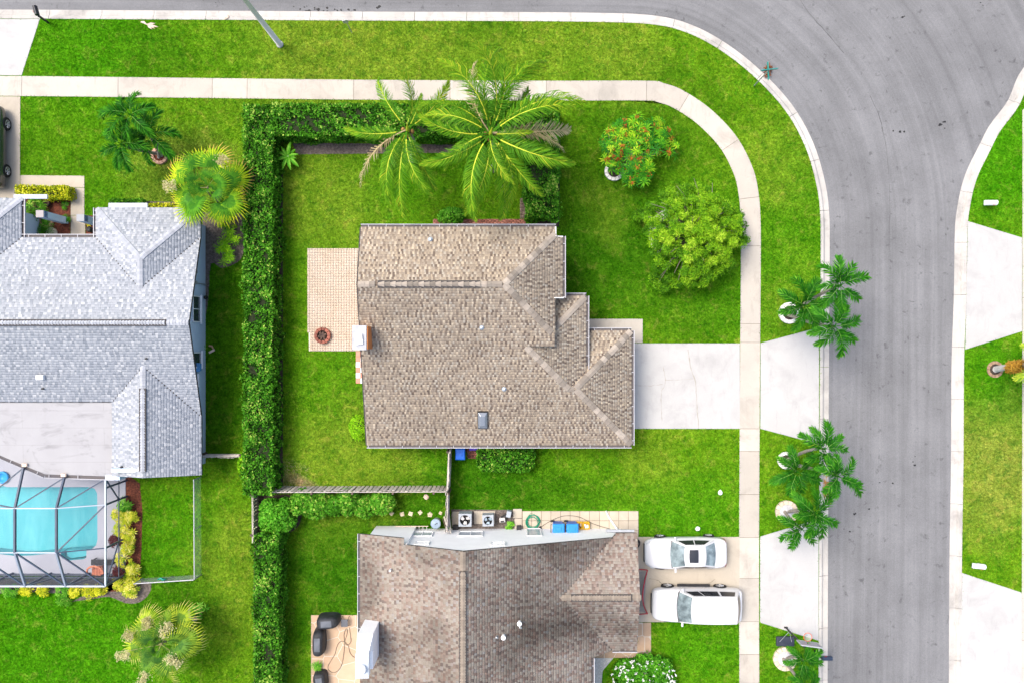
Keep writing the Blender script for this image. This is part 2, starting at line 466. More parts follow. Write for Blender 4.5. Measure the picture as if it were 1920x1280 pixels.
def crack(pts, w, z, parent, m, name='crack'):
    q = smooth_line(PL(pts), 5)
    q = [(x + random.uniform(-0.02, 0.02), y + random.uniform(-0.02, 0.02)) for x, y in q]
    return ribbon(q, w, z, jitter=0.6).build(name, m, parent)
crack([(1490, -20), (1520, 25), (1555, 65), (1583, 98)], 0.035, -0.110, road, m_seam, 'road_seam')
crack([(1632, 178), (1645, 205), (1656, 240), (1665, 290), (1669, 340), (1670, 400), (1669, 470)], 0.025, -0.110, road, m_seam, 'road_seam')
tar = MB()
for cx, cy, n, spx, spy in ((560, 16, 5, 10, 3), (596, 16, 12, 18, 4), (632, 18, 6, 6, 3), (660, 19, 3, 4, 2), (715, 12, 2, 3, 2), (1688, 245, 3, 8, 2), (1762, 233, 4, 6, 4), (1697, 30, 2, 3, 2),
                            (1608, 960, 2, 2, 2), (1632, 955, 2, 2, 2), (1588, 995, 2, 3, 2), (1720, 872, 3, 8, 8), (1652, 903, 1, 1, 1), (1840, 6, 2, 6, 2), (1675, 905, 1, 1, 1), (390, 2, 2, 8, 3)):
    for _ in range(n):
        x, y = P(cx + random.gauss(0, spx), cy + random.gauss(0, spy))
        r = random.uniform(0.025, 0.085)
        ks = [r * random.uniform(0.5, 1.3) for _ in range(8)]
        tar.add([(x + ks[k] * math.cos(k * math.pi / 4) * 1.4, y + ks[k] * math.sin(k * math.pi / 4), -0.110 + random.uniform(0, 0.003)) for k in range(8)], [tuple(range(8))])
tg = tar.build('tar_spots', m_tar, road); tg['kind'] = 'stuff'

def kerb_run(name, outer, inner, seg=3.05):
    root = struct(empty(name))
    prof = [(0.0, 0.03), (0.26, 0.028), (0.36, 0.0), (0.47, -0.085), (0.62, -0.098), (1.0, -0.106)]
    n = len(outer); i0 = 0; s = 0.0
    def emit(a, b):
        vs, fs = [], []
        idx = list(range(a, b + 1))
        for q, i in enumerate(idx):
            o2, i2 = Vector(outer[i]), Vector(inner[i])
            sh = Vector((0, 0))
            if q == 0 and len(idx) > 1: sh = (Vector(inner[idx[1]]) - i2).normalized() * 0.011
            if q == len(idx) - 1 and len(idx) > 1: sh = (Vector(inner[idx[-2]]) - i2).normalized() * 0.011
            for u, z in prof:
                p = i2.lerp(o2, u) + sh
                vs.append((p.x, p.y, z))
            for u in (1.0, 0.0):
                p = i2.lerp(o2, u) + sh
                vs.append((p.x, p.y, -0.2))
        k = len(prof) + 2
        for q in range(len(idx) - 1):
            for c in range(k):
                c2 = (c + 1) % k
                fs.append((q * k + c, q * k + c2, (q + 1) * k + c2, (q + 1) * k + c))
        fs.append(tuple(range(k))); fs.append(tuple((len(idx) - 1) * k + c for c in range(k - 1, -1, -1)))
        MB().add(vs, fs).build('kerb_segment', m_kerb, root)
    return root, emit

def resample(line, step):
    out = [line[0]]; acc = 0.0
    for i in range(1, len(line)):
        a, b = line[i - 1], line[i]
        d = math.dist(a, b); t = step - acc
        while t <= d:
            out.append((a[0] + (b[0] - a[0]) * t / d, a[1] + (b[1] - a[1]) * t / d)); t += step
        acc = d - (t - step)
    out.append(line[-1])
    return out

for nm, line, off in (('kerb_west', [p for p in kw_out if -40 < p[0] and p[1] > -30], -0.575), ('kerb_east', [p for p in ke_out if p[1] < 27 and p[1] > -30], 0.66)):
    ln = resample(line, 0.51)
    inn = offset_line(ln, off)
    root, emit = kerb_run(nm, ln, inn)
    for a in range(0, len(ln) - 1, 6):
        emit(a, min(a + 6, len(ln) - 1))

LAWN_W = kw_in + [(-75, kw_in[-1][1]), (-75, kw_in[0][1])]
LAWN_E = ke_in + [(75, ke_in[-1][1]), (75, ke_in[0][1])]
for nm, poly in (('lawn_west', LAWN_W), ('lawn_east', LAWN_E)):
    struct(MB().prism(poly, -0.24, 0.0).build(nm, m_lawn))
struct(MB().prism([(-75, 27.5), (14, 27.5), (18, 34), (18, 60), (-75, 60)], -0.24, 0.0).build('lawn_north', m_lawn))

# ---- sidewalk: slabs with joints
def band(name, outer_px, width, joints_px, m, z=0.03):
    line = resample(smooth_line(PL(outer_px), 8), 0.12)
    inn = offset_line(line, -width)
    root = struct(empty(name))
    A = np.array(line)
    cut = sorted({int(np.argmin(((A - np.array(P(*j))) ** 2).sum(1))) for j in joints_px} | {0, len(line) - 1})
    g = 0.011
    for a, b in zip(cut[:-1], cut[1:]):
        if b - a < 2: continue
        o2 = [Vector(p) for p in line[a:b + 1]]; i2 = [Vector(p) for p in inn[a:b + 1]]
        for l in (o2, i2):
            l[0] = l[0] + (l[1] - l[0]).normalized() * g; l[-1] = l[-1] + (l[-2] - l[-1]).normalized() * g
        poly = [tuple(p) for p in o2] + [tuple(p) for p in reversed(i2)]
        MB().prism(poly, -0.08, z + random.uniform(-0.004, 0.004)).build('slab', m, root)
    EXC.append(line + inn[::-1])
    MB().prism(line + inn[::-1], -0.1, 0.012).build('joint_bed', m_joint, root)
    return root
SW = [(-500, 139), (0, 143), (300, 146), (660, 150), (1025, 152), (1212, 152), (1245, 157), (1280, 170), (1332, 205), (1381, 257), (1411, 315), (1422, 363), (1426, 420), (1426, 520), (1425, 643), (1424, 803), (1423, 1005), (1423, 1165), (1424, 1500), (1424, 2000)]
band('sidewalk', SW, 1.165, [(-160, 142), (-60, 142), (40, 143), (220, 145), (400, 147), (463, 148), (662, 150), (845, 151), (1025, 152), (1212, 152), (1292, 177), (1384, 262), (1423, 370), (1426, 461),
     (1426, 607), (1425, 643), (1425, 803), (1424, 845), (1424, 925), (1423, 1005), (1423, 1085), (1423, 1165), (1424, 1225), (1424, 1280), (1424, 1380)], m_walk)
band('sidewalk_east', [(1954, 205), (1954, 445), (1954, 620), (1953, 1112), (1953, 1400)], 1.165, [(1954, y) for y in range(240, 1400, 160)], m_walk)

def slabs(name, polys, m, z=0.03, label=None):
    root = struct(empty(name))
    for pl in polys:
        MB().prism(PL(pl), -0.08, z + random.uniform(-0.003, 0.003)).build('slab', m, root, bevel=0.008)
        EXC.append(PL(pl))
    return root
d1 = slabs('driveway', [[(1150, 643.5), (1387, 643.5), (1387, 803), (1150, 803)]], m_drive)
slabs('driveway_apron', [[(1426, 643), (1535.5, 614), (1535.5, 832), (1425.5, 803)]], m_drive)
slabs('entry_walk', [[(1085, 598), (1205, 598), (1205, 642.6), (1085, 642.6)]], m_walk)
d2 = slabs('driveway_south', [[(1185, 1005.5), (1386.5, 1005.5), (1386.5, 1165), (1185, 1165)]], m_drive_old)
slabs('driveway_apron_south', [[(1425, 1005), (1534.5, 972), (1534.5, 1200), (1425, 1166)]], m_drive)
slabs('driveway_northwest', [[(-210, 180), (38.5, 181.5), (37.5, 372), (-210, 372)]], m_drive_old)
slabs('driveway_apron_northwest', [[(-220, 36), (75, 36.5), (41, 142), (-200, 140)]], m_drive)
slabs('driveway_east', [[(1814.5, 415), (1916, 446), (1916, 621), (1809.5, 655)], [(1956, 446), (2200, 446), (2200, 621), (1956, 621)]], m_drive)
slabs('driveway_southeast', [[(1803.5, 1073), (1915.5, 1110), (1915.5, 1350), (1800, 1390)]], m_drive)
slabs('courtyard_walk', [[(38, 329), (158.5, 330), (158.5, 402), (135, 402), (134.5, 470), (134.5, 373), (132, 352), (39, 349)]][:0] +
      [[(38.5, 329), (158.5, 330), (158.5, 352), (38.5, 351)], [(133, 352.6), (158.5, 352.6), (158.5, 404), (133, 404)], [(133, 404.6), (160, 404.6), (160, 441), (180, 441), (180, 470), (133, 470)]], m_drive_old)
for pts, w in (([(1243, 687), (1247, 705), (1246, 720), (1240, 735), (1240, 760), (1241, 788)], 0.028), ([(1290, 655), (1294, 685), (1303, 712), (1305, 735), (1307, 765), (1310, 800)], 0.045),
               ([(1186, 721), (1205, 723), (1225, 722), (1242, 720)], 0.02), ([(1248, 712), (1275, 711), (1300, 709)], 0.016)):
    crack(pts, w, 0.0375, d1, m_crack)
for pts, w in (([(1217, 1084), (1232, 1086), (1240, 1092), (1252, 1100), (1258, 1112)], 0.022), ([(1300, 1103), (1325, 1094), (1340, 1085)], 0.015)):
    crack(pts, w, 0.0375, d2, m_joint)

# ---- small unit paving laid as one sheet of real pieces
def unit_paving(name, poly, sx, sy, gap, z, mats, bond=0.5, rz=0.0, thick=0.03, base=None):
    root = struct(empty(name))
    xs = [p[0] for p in poly]; ys = [p[1] for p in poly]
    V, F, rnd = [], [], []
    row = 0
    y = min(ys)
    while y < max(ys):
        x = min(xs) - (sx * bond if row % 2 else 0)
        while x < max(xs):
            x0, x1, y0, y1 = max(x, min(xs)), min(x + sx - gap, max(xs)), y, min(y + sy - gap, max(ys))
            if x1 - x0 > 0.03 and y1 - y0 > 0.03 and inside(poly, np.array([(x0 + x1) / 2]), np.array([(y0 + y1) / 2]))[0]:
                b = len(V); q = z + random.uniform(-0.003, 0.003)
                V += [(x0, y0, z - thick), (x1, y0, z - thick), (x1, y1, z - thick), (x0, y1, z - thick), (x0, y0, q), (x1, y0, q), (x1, y1, q), (x0, y1, q)]
                F += [(b + 4, b + 5, b + 6, b + 7), (b, b + 1, b + 5, b + 4), (b + 1, b + 2, b + 6, b + 5), (b + 2, b + 3, b + 7, b + 6), (b + 3, b, b + 4, b + 7)]
                rnd += [random.random()] * 5
            x += sx
        y += sy; row += 1
    me = np_mesh('pavers', V, F, mats, rnd)
    o = link('pavers', me, root); o['kind'] = 'stuff'
    MB().prism(poly, -0.06, z - (0.006 if base else 0.018)).build('joint_bed', base or m_joint, root)
    EXC.append(poly)
    return root
m_pav = mat('peach_paver', (0, 0, 0), stops=[(0.0, (0.45, 0.37, 0.295)), (0.3, (0.475, 0.40, 0.325)), (0.6, (0.465, 0.39, 0.315)), (1.0, (0.49, 0.42, 0.345))], c2=(0.94, 0.90, 0.85), scale=0.8, rough=0.85)
m_pavbed = mat('paver_sand', (0.60, 0.50, 0.40), rough=1)
m_brickmix = mat('laid_brick', (0, 0, 0), stops=[(0.0, (0.15, 0.055, 0.042)), (0.5, (0.27, 0.10, 0.07)), (1.0, (0.36, 0.16, 0.115))], rough=0.9)
unit_paving('patio', PL([(576.5, 467), (690, 466), (690, 657), (579.5, 658)]), 0.155, 0.155, 0.003, 0.035, m_pav, 0.0, base=m_pavbed, thick=0.006)
unit_paving('brick_walk_north', PL([(812, 411), (986, 411), (986, 440), (812, 440)]), 0.21, 0.105, 0.012, 0.03, m_brickmix)
unit_paving('brick_walk_east_of_yard', PL([(975, 372), (991, 372), (991, 410), (975, 410)]), 0.105, 0.21, 0.012, 0.03, mat('grey_brick', (0, 0, 0), stops=[(0.0, (0.13, 0.095, 0.08)), (1.0, (0.27, 0.20, 0.165))], rough=0.9))
unit_paving('brick_pad_south', PL([(872, 815), (902, 815), (902, 859), (876, 859)]), 0.21, 0.105, 0.012, 0.03, m_brickmix)
# pink and white checker tiles by the chimney
ck = struct(empty('checker_step'))
for r in range(6):
    for c in range(2):
        x0, y0 = 667.5 + c * 8.5, 658.5 + r * 10
        MB().prism(PL([(x0, y0), (x0 + 8, y0), (x0 + 8, y0 + 9.5), (x0, y0 + 9.5)]), -0.03, 0.04).build('tile', m_white if (r + c) % 2 == 0 and r > 0 else MATS.get('pink_tile') or mat('pink_tile', (0.56, 0.24, 0.17), (0.50, 0.21, 0.15), 5, rough=0.7), ck)
EXC.append(PL([(667, 657), (690, 657), (690, 719), (667, 719)]))

# ---- square concrete pavers beside the south house, one by one
pp = struct(empty('paver_path'))
m_sq = mat('cream_square_paver', (0.46, 0.40, 0.315), (0.42, 0.36, 0.28), 1.5, rand=0.08, rough=0.88, extra=conc_extra(0.14))
def sq(x0, y0, x1, y1):
    g = 0.35
    MB().prism(PL([(x0 + g, y0 + g), (x1 - g, y0 + g), (x1 - g, y1 - g), (x0 + g, y1 - g)]), -0.04, 0.035 + random.uniform(-0.005, 0.005)).build('paver', m_sq, pp, bevel=0.006)
xs_ = [979.5, 997, 1015, 1033, 1051, 1069, 1087, 1105, 1124, 1142, 1160, 1178, 1197]
for a, b in zip(xs_[:-1], xs_[1:]):
    for y0, y1 in ((957, 975), (975, 993.5), (993.5, 1005)):
        sq(a, y0, b, y1)
MB().prism(PL([(979, 957), (1197.5, 957), (1197.5, 1005), (979, 1005)]), -0.05, 0.012).build('joint_bed', m_joint, pp)
EXC.append(PL([(848, 953), (1198, 953), (1198, 1010), (848, 1010)]))
slabs('equipment_slab', [[(848, 958), (861, 958), (861, 986), (848, 986)], [(889, 957), (928, 957), (928, 981), (889, 981)], [(962, 953), (978.5, 953), (978.5, 970), (962, 970)],
                         [(965, 971), (978.5, 971), (978.5, 994), (965, 994)]], m_drive_old, 0.045)
struct(MB().prism(PL([(846, 954), (979, 955), (979, 1004), (846, 1004)]), -0.05, 0.018).build('gravel_bed', m_mulch_grey))

# ---- flagstone, every stone cut from its neighbours
def clip(poly, n, d):
    out = []
    for i in range(len(poly)):
        a, b = poly[i], poly[(i + 1) % len(poly)]
        da, db = a[0] * n[0] + a[1] * n[1] - d, b[0] * n[0] + b[1] * n[1] - d
        if da <= 0: out.append(a)
        if da * db < 0:
            t = da / (da - db); out.append((a[0] + (b[0] - a[0]) * t, a[1] + (b[1] - a[1]) * t))
    return out
def flagstones(name, poly, size, m, z=0.035, seed=1):
    rr = random.Random(seed)
    root = struct(empty(name))
    xs = [p[0] for p in poly]; ys = [p[1] for p in poly]
    seeds = []
    y = min(ys)
    while y < max(ys) + size:
        x = min(xs)
        while x < max(xs) + size:
            seeds.append((x + rr.uniform(-0.33, 0.33) * size, y + rr.uniform(-0.33, 0.33) * size)); x += size
        y += size
    for i, s in enumerate(seeds):
        pl = list(poly)
        for j, t in enumerate(seeds):
            if i == j or math.dist(s, t) > size * 3.2: continue
            dx, dy = t[0] - s[0], t[1] - s[1]; L = math.hypot(dx, dy); n = (dx / L, dy / L)
            pl = clip(pl, n, n[0] * (s[0] + t[0]) / 2 + n[1] * (s[1] + t[1]) / 2 - 0.022)
            if len(pl) < 3: break
        if len(pl) >= 3 and abs(area2(pl)) > 0.05:
            MB().prism(pl, -0.04, z).build('flagstone', m, root)
    MB().prism(poly, -0.05, z - 0.010).build('mortar', mat('pale_mortar_' + name, (0.48, 0.43, 0.36), rough=0.95), root)
    EXC.append(poly)
m_flag = mat('peach_flagstone', (0.45, 0.325, 0.225), (0.40, 0.28, 0.19), 1.2, rand=0.13, rough=0.85, extra=conc_extra(0.12))
flagstones('flagstone_patio', PL([(583.5, 1152), (700, 1152), (700, 1420), (583.5, 1420)]), 1.05, m_flag, seed=3)
flagstones('flagstone_entry', PL([(1196, 1166), (1220.5, 1166), (1220.5, 1232), (1112, 1232), (1090, 1232), (1090, 1205), (1196, 1205)]), 0.8, m_flag, seed=5)
struct(MB().prism(PL([(1098, 1232.5), (1150, 1232.5), (1130, 1256), (1126, 1300), (1098, 1300)]), -0.05, 0.03).build('gravel_strip', mat('white_gravel', (0.50, 0.50, 0.49), (0.36, 0.36, 0.35), 14, fine=0.4, rough=1, bump=1)))
EXC.append(PL([(1098, 1232), (1150, 1232), (1130, 1300), (1098, 1300)]))

# ---- planting beds
def bed(name, px, m, z=0.02):
    poly = smooth_line(PL(px + [px[0]]), 3)[:-1] if len(px) > 5 else PL(px)
    struct(MB().prism(poly, -0.05, z).build(name, m)); EXC.append(poly)
bed('bed_north', [(548, 268), (720, 270), (862, 272), (862, 287), (716, 288), (556, 289)][:4] + [(556, 290)], m_mulch_grey)
bed('bed_west_hedge', [(500, 325), (530.5, 325), (530.5, 916), (498, 916)], m_soil)
bed('bed_east_hedge', [(1000, 262), (1050.5, 262), (1048, 425), (1000, 425)], m_soil)
bed('bed_side_of_grey_house', [(380, 398), (440, 398), (462, 405), (462, 440), (455, 480), (440, 495), (415, 503), (396, 495), (391, 560), (384, 600), (380, 600)], m_mulch_grey)
bed('bed_courtyard', [(30, 352), (132.5, 352.5), (132.5, 470), (30, 470)], m_mulch_red)
bed('bed_courtyard_east', [(161, 404), (190, 404), (190, 440.5), (161, 440.5)], m_mulch_red)
bed('bed_croton', [(196, 905), (262.5, 905), (262.5, 1085), (258, 1100), (240, 1105), (205, 1108), (196, 1100)], m_mulch_red)
bed('bed_south_of_pool', [(-60, 1085), (205, 1085), (205, 1108), (120, 1112), (60, 1109), (-60, 1112)], m_mulch_grey)
bed('stepping_path', [(135, 1127), (165, 1112), (205, 1108), (240, 1106), (262, 1090), (283, 1092), (280, 1112), (262, 1128), (237, 1130), (205, 1118), (175, 1122)], m_mulch_grey, 0.022)
bed('bed_south_yard', [(483, 928), (560, 928), (566, 960), (560, 985), (540, 1000), (520, 1015), (483, 1015)], m_soil)
bed('bed_south_hedge', [(476, 1000), (520, 1000), (528, 1020), (528, 1700), (476, 1700)], m_soil)
bed('bed_gray_house_front', [(196, 352), (330, 352), (330, 420), (196, 420)][:0] + [(205, 376), (368, 380), (368, 410), (205, 410)], m_mulch_grey)
# ================================================================== HOUSES
class Plane:
    """a roof plane through (x0,y0,z0) that falls along the plan direction (dx,dy) with slope s"""
    def __init__(s, x0, y0, z0, dx, dy, sl):
        L = math.hypot(dx, dy)
        s.x0, s.y0, s.z0, s.dx, s.dy, s.s = x0, y0, z0, dx / L, dy / L, sl
    def z(s, x, y):
        return s.z0 - s.s * ((x - s.x0) * s.dx + (y - s.y0) * s.dy)

class Roof:
    def __init__(s, house, m_sh, m_deck, expo=0.145, tab=(0.11, 0.24)):
        s.house, s.m_sh, s.expo, s.tab = house, m_sh, expo, tab
        s.V, s.F, s.rnd, s.nv = [], [], [], 0
        s.deck = MB(); s.m_deck = m_deck
    def plane(s, poly, pl, thick=0.17):
        s.deck.prism(poly, lambda x, y: pl.z(x, y) - thick, lambda x, y: pl.z(x, y))
        d = (pl.dx, pl.dy); a = (-d[1], d[0])
        uv = [(p[0] * a[0] + p[1] * a[1], p[0] * d[0] + p[1] * d[1]) for p in poly]
        vmax, vmin = max(q[1] for q in uv), min(q[1] for q in uv)
        ep = s.expo * math.cos(math.atan(pl.s))
        v1 = vmax + 0.015
        par = 0
        while v1 > vmin:
            v0 = max(v1 - ep, vmin); vm = (v0 + v1) / 2
            cuts = []
            for i in range(len(uv)):
                (ua, va), (ub, vb) = uv[i], uv[(i + 1) % len(uv)]
                if (va > vm) != (vb > vm): cuts.append(ua + (ub - ua) * (vm - va) / (vb - va))
            cuts.sort()
            for ua, ub in zip(cuts[::2], cuts[1::2]):
                u = ua - random.uniform(0, s.tab[0] * 0.8)
                while u < ub:
                    w = random.uniform(*s.tab)
                    u0, u1 = max(u, ua), min(u + w, ub)
                    if u1 - u0 > 0.015:
                        t = random.choice((0.016, 0.022, 0.034))
                        j = random.uniform(-0.012, 0.012)
                        q = []
                        for uu, vv, tt in ((u0, v1 + j, t), (u1 - 0.004, v1 + j, t), (u1 - 0.004, v0 - 0.02, 0.006), (u0, v0 - 0.02, 0.006), (u0, v1 + j, -0.004), (u1 - 0.004, v1 + j, -0.004)):
                            x, y = uu * a[0] + vv * d[0], uu * a[1] + vv * d[1]
                            q.append((x, y, pl.z(x, y) + tt))
                        b = s.nv; s.V += q; s.nv += 6
                        s.F += [(b, b + 1, b + 2, b + 3), (b + 4, b + 5, b + 1, b)]
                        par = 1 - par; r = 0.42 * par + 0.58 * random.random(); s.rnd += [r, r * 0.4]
                    u += w
            v1 -= ep
        return pl
    def build(s):
        s.o = s.deck.build('roof', s.m_deck, s.house)
        sh = link('shingles', np_mesh('shingles', s.V, s.F, s.m_sh, s.rnd), s.o); sh['kind'] = 'stuff'
        return s.o

def cap_mesh(name, L, w, drop, m):
    h = 0.045
    vs = [(0, -w, h * 0.4 - drop), (0, 0, h * 0.5), (0, w, h * 0.4 - drop), (L, -w, h - drop), (L, 0, h + 0.008), (L, w, h - drop),
          (L, -w, -0.03 - drop), (L, 0, -0.02), (L, w, -0.03 - drop), (0, -w, -0.03 - drop), (0, w, -0.03 - drop)]
    return MB().add(vs, [(0, 3, 4, 1), (1, 4, 5, 2), (3, 6, 7, 4), (4, 7, 8, 5), (0, 9, 6, 3), (2, 5, 8, 10)]).mesh(name, m)

def caps(root, p_hi, p_lo, step, me, lift=0.03):
    """ridge caps laid from the high end to the low end, each one an object sharing the mesh"""
    a, b = Vector(p_hi), Vector(p_lo)
    d = b - a; n = max(1, int(d.length / step)); d.normalize()
    y = Vector((0, 0, 1)).cross(d).normalized(); z = d.cross(y)
    rot = Matrix((d, y, z)).transposed().to_euler()
    for i in range(n):
        p = a + d * (step * i) + z * lift
        link('ridge_cap', me, root, p, (rot.x, rot.y + random.uniform(-0.02, 0.02), rot.z + random.uniform(-0.025, 0.025)))

def ridge_vent(root, a, b, w, h, mbase, me, step):
    a, b = Vector(a), Vector(b)
    d = (b - a); L = d.length; ang = math.atan2(d.y, d.x); c = (a + b) / 2
    v = MB().box((c.x, c.y, c.z + 0.03), (L + 0.04, 2 * w + 0.06, 0.08), ang).build('ridge_vent', mbase, root)
    caps(root, (a.x, a.y, a.z + h), (b.x, b.y, b.z + h), step, me, 0.0)
    return v

def gutter(house, a, b, z, side, hang=0.95, w=0.13):
    """a to b along the eave; side = outward plan direction"""
    a, b = Vector(a), Vector(b); d = b - a; L = d.length; d.normalize(); s = Vector(side).normalized(); ang = math.atan2(d.y, d.x)
    mb = MB()
    c = (a + b) / 2
    mb.box((c.x + s.x * w * 0.5, c.y + s.y * w * 0.5, z - 0.085), (L, w, 0.03), ang, 1)
    mb.box((c.x + s.x * (w + 0.018), c.y + s.y * (w + 0.018), z - 0.05), (L + 0.02, 0.032, 0.12), ang, 0)
    q = 0.4
    while q < L:
        p = a + d * q
        mb.box((p.x + s.x * w * 0.45, p.y + s.y * w * 0.45, z - 0.005), (0.03, w, 0.012), ang, 0); q += hang
    return mb.build('gutter', [m_gutter, m_gutter_in], house)

def wall(house, p0, p1, zfun, m, thick=0.2, n=14, z0=-0.05, drop=0.12, name='wall'):
    a, b = Vector(p0), Vector(p1); d = (b - a).normalized(); nrm = Vector((d.y, -d.x)); a = a + d * 0.004; b = b - d * 0.004
    vs, fs = [], []
    for i in range(n + 1):
        p = a.lerp(b, i / n); zt = zfun(p.x, p.y) - drop
        for q in (p, p - nrm * thick):
            vs += [(q.x, q.y, z0), (q.x, q.y, zt)]
    for i in range(n):
        k = 4 * i
        fs += [(k, k + 4, k + 5, k + 1), (k + 2, k + 3, k + 7, k + 6), (k + 1, k + 5, k + 7, k + 3)]
    fs += [(0, 1, 3, 2), (4 * n, 4 * n + 2, 4 * n + 3, 4 * n + 1)]
    return MB().add(vs, fs).build(name, m, house)

def window(house, c, w, h, ang, split='v', mf=None, sill=True, depth=0.05, name='window', mg=None):
    """c on the wall face; ang = heading of the outward normal"""
    root_rot = (0, 0, ang + math.pi / 2)
    fr = MB(); t = 0.06
    for sx in (-1, 1): fr.box((sx * (w / 2 - t / 2), -depth / 2, 0), (t, depth, h))
    for sz in (-1, 1): fr.box((0, -depth / 2, sz * (h / 2 - t / 2)), (w - 2 * t, depth, t))
    if split == 'v': fr.box((0, -depth / 2, 0), (t * 0.8, depth * 0.8, h - 2 * t))
    if split == 'h': fr.box((0, -depth / 2, 0), (w - 2 * t, depth * 0.8, t * 0.8))
    if sill: fr.box((0, -depth * 1.2, -h / 2 - 0.03), (w + 0.14, depth * 2.4, 0.06))
    o = fr.build(name, mf or m_white, house, loc=c, rot=root_rot)
    MB().box((0, -0.012, 0), (w - t, 0.014, h - t)).build('pane', mg or m_glass, o)
    return o

def pipe_vent(house, p, r=0.05, h=0.3, m=None, name='vent_pipe'):
    MB().tube([p, (p[0], p[1], p[2] + h)], r, 12).build(name, m or m_white, house)
    return MB().lathe([(r * 3.2, 0.0), (r * 2.2, 0.05), (r * 1.2, 0.07)], (p[0], p[1], p[2] - 0.0), 12).build('vent_flashing', m_grey_metal, house)

# ------------------------------------------------------------------ middle house (tan shingles)
H1 = tag(empty('house', (-0.7, 0, 0)), 'house with blended tan shingle roof beside the paver patio, in the middle', 'house')
H1.location = (0, 0, 0)
r1 = Roof(H1, m_sh_brown, m_under, 0.145, (0.085, 0.145))
S1 = 0.33
A = Plane(0, -5.76, 2.5, 0, -1, S1); Bn = Plane(0, 2.99, 5.3875, 0, 1, S1); Cc = Plane(-0.42, 0, 5.3875, 1, 0, S1)
D = Plane(4.066, 0, 3.219, 1, 0, S1); E = Plane(0, 2.485, 3.219, 0, 1, S1); Fp = Plane(0, 0.594, 2.5, 0, 1, S1); G = Plane(6.65, 0, 2.5, 1, 0, S1)
r1.plane([(-8.08, -5.76), (6.65, -5.76), (3.473, -2.583), (3.068, -2.583), (0.714, -0.229), (2.28, -0.229), (2.28, 0.29), (-0.42, 2.99), (-8.08, 2.99)], A)
r1.plane([(-8.08, 2.99), (-0.42, 2.99), (2.34, 5.75), (2.34, 6.106), (-8.08, 6.106)], Bn)
r1.plane([(-0.42, 2.99), (2.28, 0.29), (2.28, 2.33), (2.71, 2.33), (2.71, 5.62), (2.34, 5.62), (2.34, 5.75)], Cc)
r1.plane([(0.714, -0.229), (3.068, -2.583), (4.066, -1.585), (4.066, 2.485), (1.352, -0.229)], D)
r1.plane([(4.066, 2.485), (1.9, 2.485), (1.9, 0.319)], E)
r1.plane([(3.068, -2.583), (3.473, -2.583), (6.65, 0.594), (4.07, 0.594), (4.07, -1.581)], Fp)
r1.plane([(3.473, -2.583), (6.65, -5.76), (6.65, 0.594)], G)
roof1 = r1.build()
cm = cap_mesh('cap_tan', 0.36, 0.17, 0.040, m_cap_brown)
cmr = cap_mesh('cap_tan_ridge', 0.34, 0.15, 0.052, m_cap_brown)
zc = lambda pl, x, y: (x, y, pl.z(x, y))
caps(roof1, zc(A, -0.42, 2.99), zc(A, 2.2, 0.37), 0.30, cm)
caps(roof1, zc(Bn, -0.42, 2.99), zc(Bn, 2.30, 5.71), 0.30, cm)
caps(roof1, zc(A, 0.75, -0.27), zc(A, 3.06, -2.57), 0.30, cm)
caps(roof1, zc(G, 3.46, -2.57), zc(G, 6.6, 0.55), 0.30, cm)
caps(roof1, zc(G, 3.46, -2.60), zc(G, 6.6, -5.71), 0.30, cm)
caps(roof1, (3.05, -2.583, 3.54), (3.45, -2.583, 3.54), 0.30, cmr)
caps(roof1, zc(E, 2.3, 0.72), zc(E, 4.0, 2.42), 0.30, cm)
caps(roof1, (-8.05, 2.99, 5.39), (-7.0, 2.99, 5.39), 0.27, cmr)
caps(roof1, (-1.66, 2.99, 5.39), (-0.45, 2.99, 5.39), 0.27, cmr)
ridge_vent(roof1, (-7.0, 2.99, 5.39), (-1.68, 2.99, 5.39), 0.16, 0.075, m_under, cmr, 0.295)
def z1(x, y):
    up = min(A.z(x, y), Bn.z(x, y), Cc.z(x, y))
    lo = min(A.z(x, y), max(min(D.z(x, y), E.z(x, y)) if x < 3.7 else 0, min(Fp.z(x, y), G.z(x, y)))) if y < 0.5 else min(D.z(x, y), E.z(x, y))
    return up if (x < 2.3 and (y > -0.2 or x < 0.7)) else lo
W1 = lambda a, b, **k: wall(H1, a, b, z1, m_cream, **k)
W1((-7.6, 5.6), (-7.6, -5.3)); W1((-7.6, -5.3), (6.2, -5.3)); W1((6.2, -5.3), (6.2, 0.15)); W1((6.2, 0.15), (3.72, 0.15)); W1((3.6, 0.55), (3.6, 2.0))
W1((3.6, 2.0), (2.2, 2.0)); W1((2.2, 2.0), (2.2, 5.6)); W1((2.2, 5.6), (-7.6, 5.6))
W1((1.9, -0.12), (1.9, 2.25), z0=3.3); W1((0.85, -0.12), (1.9, -0.12), z0=3.6)
